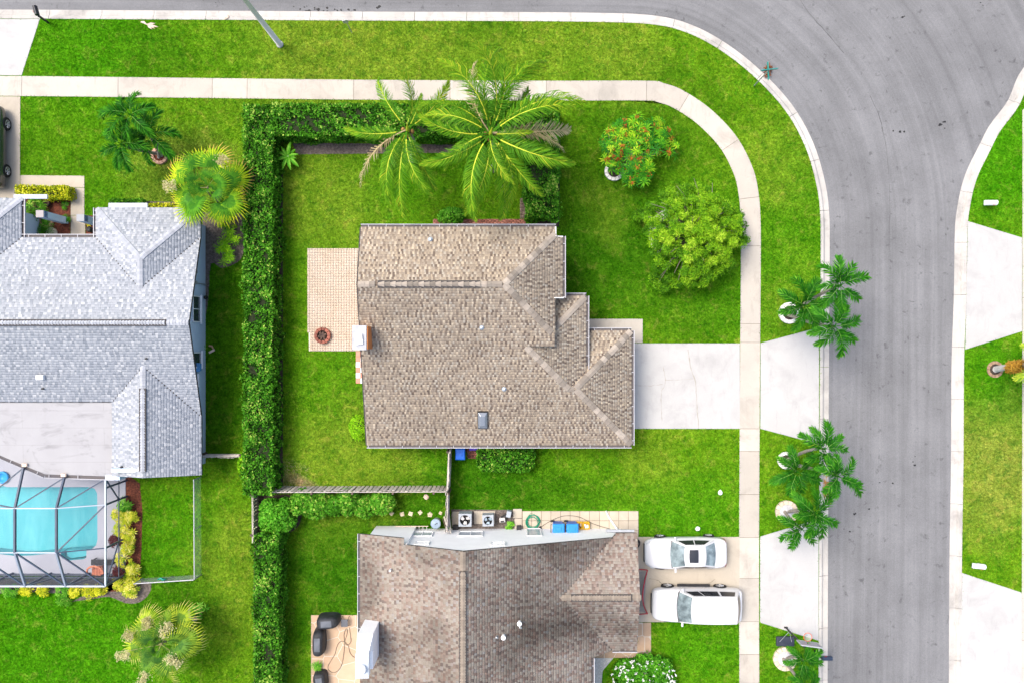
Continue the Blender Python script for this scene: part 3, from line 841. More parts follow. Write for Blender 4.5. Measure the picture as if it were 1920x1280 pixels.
# eave trim and gutters
gutter(H1, (-8.08, 6.106), (2.34, 6.106), Bn.z(0, 6.106), (0, 1))
gutter(H1, (2.71, 5.62), (2.71, 2.33), Cc.z(2.71, 4), (1, 0))
gutter(H1, (4.066, 2.485), (4.066, -1.5), 3.219, (1, 0)); gutter(H1, (2.6, 2.485), (4.066, 2.485), 3.219, (0, 1))
gutter(H1, (4.2, 0.594), (6.65, 0.594), 2.5, (0, 1)); gutter(H1, (6.65, 0.594), (6.65, -5.76), 2.5, (1, 0)); gutter(H1, (6.65, -5.76), (-8.08, -5.76), 2.5, (0, -1))
for x0, y0, x1, y1, pl in ((2.34, 5.62, 2.34, 6.106, Bn), (2.34, 5.60, 2.71, 5.60, Cc), (2.28, 2.32, 2.74, 2.32, Cc)):
    MB().prism([(x0 - 0.02, y0 - 0.02), (x1 + 0.02, y0 - 0.02), (x1 + 0.02, y1 + 0.02), (x0 - 0.02, y1 + 0.02)], lambda x, y: pl.z(x, y) - 0.2, lambda x, y: pl.z(x, y) + 0.045).build('fascia_board', m_white, H1)
for ya, yb, pl in ((-5.76, 2.99, A), (2.99, 6.1, Bn)):
    MB().prism([(-8.14, ya), (-8.085, ya), (-8.085, yb), (-8.14, yb)], lambda x, y: pl.z(x, y) - 0.2, lambda x, y: pl.z(x, y) + 0.012).build('rake_board', m_under, H1)
# chimney
cx, cy = P(674, 633, 5.8)
ch = MB().box((cx + 0.12, cy, 2.9), (0.62, 1.18, 5.8)).build('chimney', m_orange, H1)
MB().box((cx + 0.0, cy, 5.83), (0.74, 1.26, 0.10)).build('chimney_crown', mat('chimney_cement', (0.40, 0.41, 0.43), (0.30, 0.31, 0.33), 3, rough=0.9), ch)
MB().box((cx - 0.02, cy - 0.08, 5.98), (0.42, 0.56, 0.05), 0.1).box((cx - 0.02, cy - 0.08, 5.91), (0.3, 0.4, 0.1), 0.1).build('chimney_cap', m_white, ch, bevel=0.01)
# skylight
sx, sy = P(905, 786, 3.2); sz = A.z(sx, sy)
tilt = math.atan(S1)
sk = MB().box((0, 0, 0.09), (0.56, 1.0, 0.18)).build('skylight', m_dark, H1, loc=(sx, sy, sz), rot=(tilt, 0, 0))
MB().add([(-.25, -.46, .18), (.25, -.46, .18), (.25, .46, .18), (-.25, .46, .18), (-.13, -.26, .30), (.13, -.26, .30), (.13, .30, .30), (-.13, .30, .30)],
         [(0, 1, 5, 4), (1, 2, 6, 5), (2, 3, 7, 6), (3, 0, 4, 7), (4, 5, 6, 7)]).build('dome', mat('acrylic_dome', (0.15, 0.17, 0.20), rough=0.15, spec=0.6), sk, bevel=0.03)
for px, py, pl in ((809, 452, Bn), (945, 729, A), (904, 614, A)):
    x, y = P(px, py, 4.0); pipe_vent(H1, (x, y, pl.z(x, y)), 0.045, 0.28)
window(H1, (-7.62, -3.4, 1.4), 1.6, 1.2, math.pi); window(H1, (-7.62, 3.6, 1.2), 2.4, 2.0, math.pi, sill=False)
window(H1, (-4.5, -5.32, 1.5), 1.2, 1.1, -math.pi / 2); window(H1, (-4.2, 5.62, 1.7), 1.5, 1.3, math.pi / 2); window(H1, (2.22, 4.0, 1.6), 1.8, 1.3, 0)
gd = MB()
for i in range(4): gd.box((6.225, -2.6, 0.28 + i * 0.53), (0.05, 4.6, 0.51))
gd.build('garage_door', m_white, H1)
EXC.append([(-7.6, -5.3), (6.2, -5.3), (6.2, 0.15), (3.6, 0.15), (3.6, 2.0), (2.2, 2.0), (2.2, 5.6), (-7.6, 5.6)])

# ------------------------------------------------------------------ west house (pale grey shingles)
H2 = tag(empty('house'), 'house with pale grey shingle roof and blue grey walls, at the left edge', 'house')
r2 = Roof(H2, m_sh_grey, m_under, 0.148, (0.10, 0.22))
S2 = 0.36
XE = -17.2
An = Plane(0, 0.995, 4.6, 0, 1, S2); As = Plane(0, 0.995, 4.6, 0, -1, S2)
bE = Plane(XE, 0, 2.9, 1, 0, S2); bW = Plane(-22.96, 0, 2.9, -1, 0, S2); bN = Plane(0, 7.36, 2.9, 0, 1, S2)
wE = Plane(-27.08, 0, 2.9, 1, 0, S2); wN = Plane(0, 7.89, 2.9, 0, 1, S2); wW = Plane(-34.08, 0, 2.9, -1, 0, S2)
sE = Plane(XE, 0, 2.75, 1, 0, S2); sW = Plane(-20.0, 0, 3.758, -1, 0, S2)
xm = (XE - 22.96) / 2
r2.plane([(-36, 0.995), (XE, 0.995), (XE, 5.717), (xm, 2.837), (-22.96, 5.717), (-27.08, 5.717), (-30.58, 2.217), (-34.08, 5.717), (-36, 5.717)], An)
r2.plane([(-36, 0.995), (XE, 0.995), (XE, -4.144), (-20.0, -1.344), (-22.0, -3.344), (-36, -3.344)], As)
r2.plane([(XE, 7.36), (xm, 4.48), (xm, 2.837), (XE, 5.717)], bE)
r2.plane([(-22.96, 7.36), (-22.96, 5.717), (xm, 2.837), (xm, 4.48)], bW)
r2.plane([(XE, 7.36), (-22.96, 7.36), (xm, 4.48)], bN)
r2.plane([(-27.08, 7.89), (-30.58, 4.39), (-30.58, 2.217), (-27.08, 5.717)], wE)
r2.plane([(-27.08, 7.89), (-34.08, 7.89), (-30.58, 4.39)], wN)
r2.plane([(-34.08, 7.89), (-34.08, 5.717), (-30.58, 2.217), (-30.58, 4.39)], wW)
r2.plane([(-20.0, -1.344), (XE, -4.144), (XE, -7.38), (-20.0, -7.38)], sE)
r2.plane([(-20.0, -1.344), (-20.0, -7.38), (-22.0, -7.38), (-22.0, -3.344)], sW)
roof2 = r2.build()
cg = cap_mesh('cap_grey', 0.26, 0.15, 0.040, m_cap_grey); cgr = cap_mesh('cap_grey_ridge', 0.20, 0.15, 0.052, m_cap_grey)
caps(roof2, zc(bE, xm, 4.48), zc(bE, XE - 0.05, 7.31), 0.148, cg); caps(roof2, zc(bW, xm, 4.48), zc(bW, -22.9, 7.30), 0.148, cg)
caps(roof2, (xm, 4.55, bE.z(xm, 0)), (xm, 2.75, bE.z(xm, 0)), 0.148, cgr)
caps(roof2, zc(wE, -30.58, 4.39), zc(wE, -27.13, 7.84), 0.148, cg)
caps(roof2, (-20.0, -1.3, 3.758), (-20.0, -2.55, 3.758), 0.148, cgr)
ridge_vent(roof2, (-20.0, -2.55, 3.758), (-20.0, -7.0, 3.758), 0.155, 0.075, m_under, cgr, 0.148)
vb = MB().box((-24.3, 0.995, 4.64), (11.8, 0.36, 0.08)).build('ridge_vent', m_under, roof2)
caps(roof2, (-30.2, 0.995, 4.68), (-18.4, 0.995, 4.68), 0.165, cgr, 0.0)
caps(roof2, (-18.4, 0.995, 4.6), (XE, 0.995, 4.6), 0.165, cgr)
# flat roof over the lanai
fl = [(-22.0, -3.36), (-36, -3.36), (-36, -4.2), (-30.5, -5.2), (-28.35, -6.25), (-25.85, -7.32), (-22.0, -7.45)]
fz = lambda x, y: 3.02 - 0.055 * (-3.36 - y)
def flat_extra(nt, vec, col):
    w = nnoise(nt, nmap(nt, vec, (0.55, 0.95, 1), 0.5), 0.62, 5, 0.62, 2.2)
    col = nmix(nt, nramp(nt, w, [(0.53, 0.0), (0.70, 0.62)]), col, (0.17, 0.166, 0.17))
    w2 = nnoise(nt, nmap(nt, vec, (2.6, 0.25, 1)), 1.2, 4, 0.6, 0.4)
    col = nmix(nt, nramp(nt, w2, [(0.55, 0.0), (0.8, 0.25)]), col, (0.26, 0.25, 0.25))
    br = nt.nodes.new('ShaderNodeTexBrick'); br.inputs['Scale'].default_value = 1.0; br.inputs['Mortar Size'].default_value = 0.012; br.inputs['Row Height'].default_value = 0.95; br.inputs['Brick Width'].default_value = 9
    nt.links.new(vec, br.inputs['Vector']); br.inputs['Color1'].default_value = br.inputs['Color2'].default_value = (1, 1, 1, 1); br.inputs['Mortar'].default_value = (0.86, 0.85, 0.85, 1)
    return nmix(nt, 1.0, col, br.outputs[0], 'MULTIPLY')
m_flat2 = mat('lanai_membrane', (0.315, 0.312, 0.318), (0.295, 0.292, 0.298), 1.0, extra=flat_extra, rough=0.9)
fr_ = MB().prism(fl, lambda x, y: fz(x, y) - 0.2, fz).build('flat_roof', m_flat2, H2)
edge = [(-22.0, -7.47), (-25.85, -7.34), (-28.35, -6.27), (-30.5, -5.22), (-36, -4.22)]
for a, b in zip(edge[:-1], edge[1:]):
    d = Vector(b) - Vector(a); n = Vector((-d.y, d.x)).normalized()
    if n.y > 0: n = -n
    gutter(H2, a, b, fz(*a) + 0.03, n, hang=1.6, w=0.16)
m_ptan = mat('tan_box', (0.60, 0.47, 0.38), rough=0.6)
for px, py in ((46, 870), (119, 889)):
    x, y = P(px, py, 2.95); MB().box((x, y - 0.03, 2.93), (0.26, 0.16, 0.14)).build('downspout_box', m_ptan, H2)
def z2(x, y):
    zz = min(An.z(x, y), As.z(x, y))
    if x > -22.96 and y > 2.8: zz = max(zz, min(bE.z(x, y), bW.z(x, y), bN.z(x, y))) if y < 5.7 else min(bE.z(x, y), bW.z(x, y), bN.z(x, y))
    if x < -27.08 and y > 2.2: zz = max(zz, min(wE.z(x, y), wW.z(x, y), wN.z(x, y))) if y < 5.7 else min(wE.z(x, y), wW.z(x, y), wN.z(x, y))
    if x > -22 and y < -1.3: zz = min(sE.z(x, y), 3.758) if y < -4.1 else max(zz, min(sE.z(x, y), 3.6))
    return zz
W2 = lambda a, b, **k: wall(H2, a, b, z2, m_blue_stucco, n=30, drop=0.16, **k)
XW = -17.95
W2((XW, -7.1), (XW, 6.75)); W2((XW, 6.75), (-22.4, 6.75)); W2((-22.4, 6.75), (-22.4, 5.1)); W2((-22.4, 5.1), (-27.6, 5.1)); W2((-27.6, 5.1), (-27.6, 7.3)); W2((-27.6, 7.3), (-33.6, 7.3))
W2((-21.8, -7.1), (XW, -7.1)); wall(H2, (-36, -3.7), (-21.8, -3.7), lambda x, y: 3.0, m_blue_stucco)
wall(H2, (-21.8, -3.7), (-21.8, -7.1), lambda x, y: 3.0, m_blue_stucco)
gutter(H2, (-27.08, 5.75), (-22.96, 5.75), An.z(0, 5.717), (0, 1), hang=0.9); gutter(H2, (-27.06, 7.89), (-27.06, 5.75), 2.9, (1, 0)); gutter(H2, (-22.98, 7.36), (-22.98, 5.75), 2.9, (-1, 0), w=0.10)
for a, b, pl in (((-27.2, 7.93), (-25.35, 7.93), None),):
    MB().box(((a[0] + b[0]) / 2 - 0.3, 7.98, 2.86), (b[0] - a[0], 0.24, 0.12)).build('eave_return', mat('pale_fascia', (0.36, 0.385, 0.43), rough=0.6), H2)
MB().box((-21.2, 7.5, 2.84), (2.15, 0.26, 0.12)).build('eave_return', MATS['pale_fascia'], H2)
window(H2, (XW + 0.02, 1.83, 1.55), 1.5, 1.15, 0, split='v'); window(H2, (XW + 0.02, -2.2, 1.75), 0.62, 0.62, 0, split='v')
window(H2, (XW + 0.02, -1.05, 1.5), 0.9, 1.3, 0, split='')
MB().box((XW + 0.1, -1.46, 1.35), (0.2, 0.42, 0.3)).box((XW + 0.1, -1.46, 1.52), (0.26, 0.5, 0.04)).build('meter_box', mat('blue_box', (0.10, 0.27, 0.50), rough=0.5), H2, bevel=0.01)
MB().box((XW + 0.08, 3.3, 1.9), (0.16, 0.2, 0.3)).tube([(XW + 0.06, 3.3, 1.8), (XW + 0.06, 3.3, 0.1)], 0.03, 8).build('electric_meter', m_metal, H2)
MB().box((XW + 0.06, 2.72 + 1.2, 1.7), (0.12, 0.16, 0.24)).tube([(XW + 0.05, 3.92, 1.6), (XW + 0.05, 3.92, 2.4)], 0.02, 8).build('conduit_box', m_metal, H2)
MB().lathe([(0.10, 0), (0.12, 0.1), (0.09, 0.22)], (XW + 0.14, 2.55, 0.3), 12).tube([(XW + 0.14, 2.55, 0.0), (XW + 0.14, 2.55, 0.35)], 0.03).build('wall_lamp', m_dark, H2)
for px, py, big in ((73, 707, 1), (73, 729, 0), (277, 672, 0), (221, 877, 0)):
    x, y = P(px, py, 3.8); z = As.z(x, y) if y > -3.3 else sW.z(x, y)
    if big: MB().box((x, y, z + 0.12), (0.4, 0.26, 0.24)).build('roof_vent', m_white, H2, bevel=0.03)
    else: MB().tube([(x, y, z - 0.05), (x, y, z + 0.2)], 0.05, 10).build('vent_pipe', m_dark, H2)
EXC.append([(XW, -7.1), (XW, 6.75), (-22.4, 6.75), (-22.4, 5.1), (-27.6, 5.1), (-27.6, 7.3), (-36, 7.3), (-36, -7.2)])

# ------------------------------------------------------------------ south house (weathered red-brown shingles)
H3 = tag(empty('house'), 'house with weathered red brown shingle roof and tall white gable wall, at the bottom', 'house')
r3 = Roof(H3, m_sh_red, m_under, 0.15, (0.10, 0.22))
XR = -2.53
mE = Plane(XR, 0, 6.0, 1, 0, 0.38); mW = Plane(XR, 0, 6.0, -1, 0, 0.45); lW = Plane(-5.77, 0, 6.0 - 0.45 * 3.24, -1, 0, 0.40)
gN = Plane(0, -13.78, 4.03, 0, 1, 0.335); gS = Plane(0, -13.78, 4.03, 0, -1, 0.335)
r3.plane([(XR, -10.8), (5.6, -10.8), (2.654, -13.78), (5.55, -17.02), (4.38, -17.25), (4.38, -26), (XR, -26)], mE)
r3.plane([(XR, -10.8), (XR, -26), (-5.77, -26), (-5.77, -10.8)], mW)
r3.plane([(-5.77, -10.46), (-5.77, -26), (-8.25, -26), (-8.25, -10.46)], lW)
r3.plane([(2.654, -13.78), (6.9, -13.78), (6.9, -10.55), (5.75, -10.55)], gN)
r3.plane([(2.654, -13.78), (5.55, -17.02), (6.9, -17.02), (6.9, -13.78)], gS)
roof3 = r3.build()
cr = cap_mesh('cap_red', 0.20, 0.15, 0.05, m_cap_red)
caps(roof3, (XR, -10.82, 6.0), (XR, -11.85, 6.0), 0.15, cr)
ridge_vent(roof3, (XR, -11.85, 6.0), (XR, -23.0, 6.0), 0.155, 0.08, m_under, cr, 0.15)
caps(roof3, (2.6, -13.78, 4.03), (3.2, -13.78, 4.03), 0.15, cr); caps(roof3, (6.45, -13.78, 4.03), (6.9, -13.78, 4.03), 0.15, cr)
ridge_vent(roof3, (3.2, -13.78, 4.03), (6.45, -13.78, 4.03), 0.155, 0.08, m_under, cr, 0.15)
def z3(x, y):
    if x < -5.77: return lW.z(x, y)
    z = min(mE.z(x, y), mW.z(x, y))
    if x > 2.6 and y > -17.1: z = max(min(gN.z(x, y), gS.z(x, y)), z if x < 5.5 else 0)
    return z
W3 = lambda a, b, **k: wall(H3, a, b, z3, m_white_stucco, n=40, **k)
YN = -10.94
m_blind = mat('blind_behind_glass', (0.42, 0.46, 0.50), (0.36, 0.40, 0.44), 3, rough=0.2)
W3((6.35, YN), (-5.8, YN)); W3((-5.6, -10.78), (-7.95, -10.78)); W3((-7.95, -10.78), (-7.95, -25)); W3((6.35, -16.5), (6.35, YN)); W3((3.9, -16.5), (6.35, -16.5)); W3((3.9, -25), (3.9, -16.5))
gutter(H3, (-8.25, -10.46), (-8.25, -16.0), lW.z(-8.25, 0), (-1, 0)); gutter(H3, (-8.25, -19.0), (-8.25, -26), lW.z(-8.25, 0), (-1, 0))
gutter(H3, (4.38, -17.3), (4.38, -26), mE.z(4.38, 0), (1, 0), w=0.1); gutter(H3, (5.55, -17.02), (6.9, -17.02), gS.z(0, -17.02), (0, -1), w=0.08)
MB().tube([(5.2, -10.45, 2.83), (6.75, -10.45, 2.83)], 0.09, 10).build('rain_gutter_pipe', m_metal, H3)
for c, w, h, s in (((-2.35, YN + 0.02, 1.5), 1.4, 1.2, 'v'), ((-5.1, YN + 0.02, 1.55), 1.2, 1.1, 'v'), ((1.26, YN + 0.02, 1.1), 0.85, 1.9, ''), ((-4.87, YN + 0.02, 3.75), 0.8, 0.75, 'h'), ((-0.76, YN + 0.02, 3.9), 0.8, 0.75, 'h')):
    window(H3, c, w, h, math.pi / 2, split=s, depth=0.05, sill=False, mg=m_blind)
gd3 = MB()
for i in range(4): gd3.box((6.38, -13.8, 0.28 + i * 0.53), (0.05, 4.6, 0.51))
gd3.build('garage_door', m_white, H3)
# big white chimney
cx, cy = P(679, 1247, 6.6)
c3 = MB().box((cx + 0.05, cy + 0.5, 3.0), (0.8, 1.8, 6.0)).box((cx, cy, 6.3), (0.62, 1.2, 0.6)).add(
    [(cx - .35, cy + .6, 6.0), (cx + .45, cy + .6, 6.0), (cx + .45, cy + 1.4, 6.0), (cx - .35, cy + 1.4, 6.0), (cx - .31, cy + .6, 6.6), (cx + .31, cy + .6, 6.6)], [(0, 1, 5, 4), (4, 5, 2, 3), (1, 2, 5), (0, 4, 3)]).build('chimney', m_white_stucco, H3)
MB().box((cx, cy, 6.62), (0.68, 1.26, 0.05)).build('chimney_pan', mat('dull_sheet_metal', (0.50, 0.54, 0.58), (0.38, 0.42, 0.46), 3, rough=0.6), c3)
MB().lathe([(0.14, 0), (0.14, 0.2), (0.25, 0.22), (0.22, 0.30), (0.05, 0.36)], (cx, cy - 0.1, 6.64), 18).build('chimney_pot', m_white, c3, smooth=False)
for px, py in ((974, 1168), (944, 1190)):
    x, y = P(px, py, 5.2); z = mE.z(x, y)
    MB().tube([(x, y, z - 0.1), (x, y, z + 0.30)], 0.08, 14).lathe([(0.125, 0), (0.125, 0.13), (0.04, 0.17)], (x, y, z + 0.28), 14).build('roof_vent', m_white, H3)
for px, py in ((931, 1190), (975, 1177)):
    x, y = P(px, py, 5.2); z = mE.z(x, y)
    MB().tube([(x, y, z - 0.05), (x, y, z + 0.22), (x + 0.06, y, z + 0.28)], 0.05, 10).build('vent_pipe', m_metal, H3)
x, y = P(730, 1071, 4.8); MB().tube([(x, y, mW.z(x, y) - 0.05), (x, y, mW.z(x, y) + 0.42)], 0.055, 10).build('vent_pipe', m_white, H3)
EXC.append([(6.35, YN), (-7.95, YN), (-7.95, -25), (3.9, -25), (3.9, -16.5), (6.35, -16.5)])
# ================================================================== PLANTS
def leafmat(name, stops, transl=0.28, rough=0.45):
    return mat(name, (0, 0, 0), stops=stops, transl=transl, rough=rough, spec=0.06, fine=0.12, fscale=12)
m_hedge = leafmat('hedge_leaf', [(0.0, (0.012, 0.060, 0.004)), (0.35, (0.040, 0.170, 0.008)), (0.7, (0.085, 0.29, 0.016)), (0.88, (0.18, 0.40, 0.035)), (1.0, (0.34, 0.47, 0.08))])
m_bright = leafmat('bright_shrub_leaf', [(0.0, (0.025, 0.12, 0.006)), (0.5, (0.075, 0.31, 0.014)), (1.0, (0.23, 0.50, 0.05))])
m_lime = leafmat('lime_shrub_leaf', [(0.0, (0.10, 0.30, 0.006)), (0.5, (0.22, 0.50, 0.010)), (1.0, (0.40, 0.62, 0.03))])
m_yellow = leafmat('yellow_shrub_leaf', [(0.0, (0.10, 0.18, 0.01)), (0.35, (0.36, 0.42, 0.012)), (0.7, (0.62, 0.60, 0.02)), (1.0, (0.75, 0.72, 0.07))])
m_croton = leafmat('croton_leaf', [(0.0, (0.13, 0.25, 0.012)), (0.35, (0.40, 0.50, 0.02)), (0.7, (0.68, 0.63, 0.05)), (1.0, (0.78, 0.74, 0.20))])
m_maroon = leafmat('maroon_leaf', [(0.0, (0.045, 0.010, 0.012)), (1.0, (0.12, 0.028, 0.030))])
m_feather = leafmat('feathery_tree_leaf', [(0.0, (0.030, 0.115, 0.006)), (0.4, (0.105, 0.29, 0.010)), (0.75, (0.25, 0.47, 0.014)), (1.0, (0.45, 0.62, 0.05))])
m_mango = leafmat('rosette_leaf', [(0.0, (0.020, 0.15, 0.014)), (0.4, (0.065, 0.31, 0.014)), (0.75, (0.22, 0.48, 0.014)), (1.0, (0.48, 0.60, 0.03))])
m_flower = leafmat('rust_flower', [(0.0, (0.20, 0.030, 0.012)), (0.6, (0.40, 0.105, 0.022)), (1.0, (0.50, 0.20, 0.035))])
m_wflower = leafmat('white_petal', [(0.0, (0.62, 0.62, 0.60)), (1.0, (0.80, 0.80, 0.78))])
m_coco = leafmat('coconut_leaflet', [(0.0, (0.022, 0.105, 0.006)), (0.45, (0.075, 0.225, 0.010)), (0.8, (0.20, 0.37, 0.016)), (1.0, (0.42, 0.46, 0.03))])
m_coco_dry = leafmat('dry_leaflet', [(0.0, (0.26, 0.20, 0.10)), (0.6, (0.46, 0.38, 0.22)), (1.0, (0.56, 0.49, 0.32))])
m_rachis = mat('yellow_midrib', (0.50, 0.50, 0.030), (0.36, 0.44, 0.025), 1.5, rough=0.5)
m_adon = leafmat('dark_palm_leaflet', [(0.0, (0.006, 0.055, 0.004)), (0.45, (0.018, 0.130, 0.006)), (0.8, (0.070, 0.27, 0.012)), (1.0, (0.19, 0.42, 0.03))])
m_adon_r = mat('green_midrib', (0.06, 0.20, 0.02), (0.12, 0.26, 0.035), 3, rough=0.5)
m_fan = leafmat('fan_leaf', [(0.0, (0.035, 0.15, 0.014)), (0.30, (0.085, 0.26, 0.016)), (0.55, (0.24, 0.42, 0.014)), (0.78, (0.54, 0.60, 0.02)), (0.95, (0.60, 0.54, 0.05)), (1.0, (0.54, 0.38, 0.08))])
m_fan2 = leafmat('grey_green_fan_leaf', [(0.0, (0.045, 0.135, 0.022)), (0.35, (0.12, 0.25, 0.026)), (0.65, (0.28, 0.40, 0.03)), (0.85, (0.50, 0.56, 0.04)), (1.0, (0.56, 0.52, 0.14))])
m_plume = leafmat('cream_flower_plume', [(0.0, (0.42, 0.38, 0.17)), (1.0, (0.62, 0.58, 0.33))])
m_twig = mat('grey_twig', (0.22, 0.19, 0.15), (0.15, 0.12, 0.10), 6, rough=0.9)
m_trunk = mat('grey_palm_trunk', (0.32, 0.29, 0.25), (0.21, 0.185, 0.155), 6, rough=0.95, bump=0.5, bscale=14)
m_core = mat('shaded_core', (0.020, 0.030, 0.010), (0.012, 0.016, 0.007), 6, rough=1.0)  # near-black fill: the shade inside the foliage put into its colour

def norm(a):
    return a / np.maximum(np.linalg.norm(a, axis=1, keepdims=True), 1e-9)

def leaf_arrays(pts, nrm, L, W, tilt=0.7):
    n = len(pts)
    N = norm(nrm + tilt * rng.normal(size=(n, 3)))
    D = norm(np.cross(N, rng.normal(size=(n, 3))))
    S = np.cross(D, N)
    l = (L * rng.uniform(0.65, 1.25, n))[:, None]; w = (W * rng.uniform(0.7, 1.2, n))[:, None] / 2
    V = np.stack([pts - D * l * 0.5, pts - D * l * 0.02 + S * w - N * w * 0.25, pts + D * l * 0.5, pts - D * l * 0.02 - S * w - N * w * 0.25], axis=1).reshape(-1, 3)
    return V, np.arange(4 * n).reshape(n, 4)

def leaf_obj(name, pts, nrm, L, W, m, rnd, parent, tilt=0.7):
    V, F = leaf_arrays(np.asarray(pts), np.asarray(nrm), L, W, tilt)
    o = link(name, np_mesh(name, V, F, m, rnd), parent)
    o['kind'] = 'stuff'
    return o

def clump_noise(x, y, z, f, seed=0):
    r = np.random.default_rng(seed); s = np.zeros_like(x)
    for _ in range(7):
        k = r.normal(size=3) * f; s += np.sin(x * k[0] + y * k[1] + z * k[2] + r.uniform(0, 6.28))
    return s / 7 ** 0.5

def hedge(label, poly, h, dens=340, L=0.17, W=0.10, m=None, group='clipped hedges', side_lean=0.0, z_bump=0.15, seed=1):
    """clipped hedge on a plan polygon: leaves over its top and sides round a solid core in painted shade"""
    xs = [p[0] for p in poly]; ys = [p[1] for p in poly]
    root = tag(empty('hedge', (sum(xs) / len(xs), sum(ys) / len(ys), 0)), label, 'hedge', group)
    ox, oy = root.location.x, root.location.y
    A_ = abs(area2(poly)) / 2
    n = int(A_ * dens * 1.3 * (max(xs) - min(xs)) * (max(ys) - min(ys)) / max(A_, 1e-6))
    n = min(n, 60000)
    X = rng.uniform(min(xs) - 0.05, max(xs) + 0.05, n); Y = rng.uniform(min(ys) - 0.05, max(ys) + 0.05, n)
    k = inside(poly, X, Y); X, Y = X[k], Y[k]
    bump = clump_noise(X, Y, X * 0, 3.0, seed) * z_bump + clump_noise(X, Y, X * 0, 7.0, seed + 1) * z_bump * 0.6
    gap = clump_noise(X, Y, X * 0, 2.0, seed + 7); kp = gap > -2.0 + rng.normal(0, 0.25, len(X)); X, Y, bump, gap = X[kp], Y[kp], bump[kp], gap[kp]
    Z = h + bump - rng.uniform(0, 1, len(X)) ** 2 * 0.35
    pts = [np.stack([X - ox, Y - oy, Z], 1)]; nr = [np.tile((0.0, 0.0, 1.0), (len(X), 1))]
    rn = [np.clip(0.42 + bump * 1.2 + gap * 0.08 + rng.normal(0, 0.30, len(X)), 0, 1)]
    for i in range(len(poly)):
        a, b = np.array(poly[i]), np.array(poly[(i + 1) % len(poly)])
        d = b - a; Ls = np.linalg.norm(d); nrm_ = np.array((d[1], -d[0])) / max(Ls, 1e-9) * (1 if area2(poly) > 0 else -1)
        q = int(Ls * h * dens * 0.7)
        t = rng.uniform(0, 1, q); z = rng.uniform(0.05, h, q)
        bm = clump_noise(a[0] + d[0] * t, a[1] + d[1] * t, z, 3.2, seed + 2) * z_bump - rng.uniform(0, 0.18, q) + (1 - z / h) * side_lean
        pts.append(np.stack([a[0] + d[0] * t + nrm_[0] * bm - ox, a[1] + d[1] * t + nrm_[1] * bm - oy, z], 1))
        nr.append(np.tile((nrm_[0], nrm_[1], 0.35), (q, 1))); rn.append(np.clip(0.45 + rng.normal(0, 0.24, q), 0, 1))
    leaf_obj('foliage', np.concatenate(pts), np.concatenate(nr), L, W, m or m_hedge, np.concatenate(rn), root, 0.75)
    c = (sum(xs) / len(xs), sum(ys) / len(ys))
    inner = [(x - ox + (c[0] - x) * 0.02 - math.copysign(0.22, x - c[0]), y - oy - math.copysign(0.22, y - c[1])) for x, y in poly]
    MB().prism(inner, 0.0, h - 0.24).build('branches', m_core, root)  # solid block, closes the view and carries the painted inner shade
    return root

def rect(x0, x1, y0, y1):
    return [(x0, y0), (x1, y0), (x1, y1), (x0, y1)]

HT = 2.1
hedge('tall green hedge running down beside the grey house, longest of the hedges', rect(-15.1, -13.45, -8.6, 13.35), HT, seed=11)
hedge('tall green hedge along the sidewalk behind the palms', rect(-13.44, 2.6, 11.55, 13.35), HT, seed=21)
hedge('short hedge arm between the palms and the north lawn corner of the tan house', rect(0.75, 2.6, 6.95, 11.54), HT, seed=31)
hedge('dark green hedge at the bottom beside the south yard', rect(-14.55, -13.15, -22.0, -10.9), 2.0, seed=41)
hedge('low rounded green hedge by the south wall next to the blue bin', PL([(893, 842), (905, 836), (1000, 836), (1004, 852), (1002, 874), (990, 884), (905, 884), (894, 872)], 0.9), 1.0, seed=51, z_bump=0.08)
hedge('yellow and green clipped hedge at the grey house driveway', PL([(27, 346), (128, 348), (130, 374), (80, 374), (78, 366), (27, 364)], 0.9), 0.95, L=0.14, W=0.09, m=m_yellow, seed=61, z_bump=0.06)
hedge('thin yellow hedge under the grey house eave beside the fan palm', PL([(270, 381), (330, 381), (330, 392), (270, 392)], 0.6), 0.7, L=0.12, m=m_yellow, seed=62, z_bump=0.05)
hedge('dark low hedge under the eave of the grey house', PL([(205, 372), (266, 372), (266, 388), (205, 388)], 0.8), 0.8, L=0.14, m=m_hedge, seed=63, z_bump=0.1)

def lobes(root, defs, L, W, m, dens=260, seed=3, core=True, name='foliage', base=0.45, tilt=0.8, thick=0.3):
    """foliage over overlapping lobes: (x,y,z,rx,ry,rz) relative to root"""
    pts, nr, rn = [], [], []
    cb = MB()
    for j, (x, y, z, rx, ry, rz) in enumerate(defs):
        n = int(dens * 4.0 * (rx * ry + rx * rz + ry * rz) / 3 * 2.0)
        d = norm(rng.normal(size=(n, 3)))
        d[:, 2] = np.where(d[:, 2] < -0.35, -d[:, 2], d[:, 2])
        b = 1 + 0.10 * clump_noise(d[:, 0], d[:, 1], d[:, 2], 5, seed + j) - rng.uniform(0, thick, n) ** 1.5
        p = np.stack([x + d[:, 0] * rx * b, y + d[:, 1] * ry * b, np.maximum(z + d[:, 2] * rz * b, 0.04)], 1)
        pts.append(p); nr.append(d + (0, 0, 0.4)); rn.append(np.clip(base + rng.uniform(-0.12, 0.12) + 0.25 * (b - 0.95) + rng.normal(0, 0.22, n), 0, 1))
        prof = [(0.62 * math.cos(q), 0.62 * math.sin(q)) for q in np.linspace(-0.5, 1.45, 6)]
        vs = MB().lathe(prof, (0, 0, 0), 10)
        cb.add([(x + v[0] * rx, y + v[1] * ry, max(z + v[2] * rz, 0.02)) for v in vs.v], vs.f)
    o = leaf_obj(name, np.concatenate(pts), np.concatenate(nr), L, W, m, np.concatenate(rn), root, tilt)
    if core: cb.build('branches', m_core, root)  # solid lobes painted as dark as the shaded inside
    return o

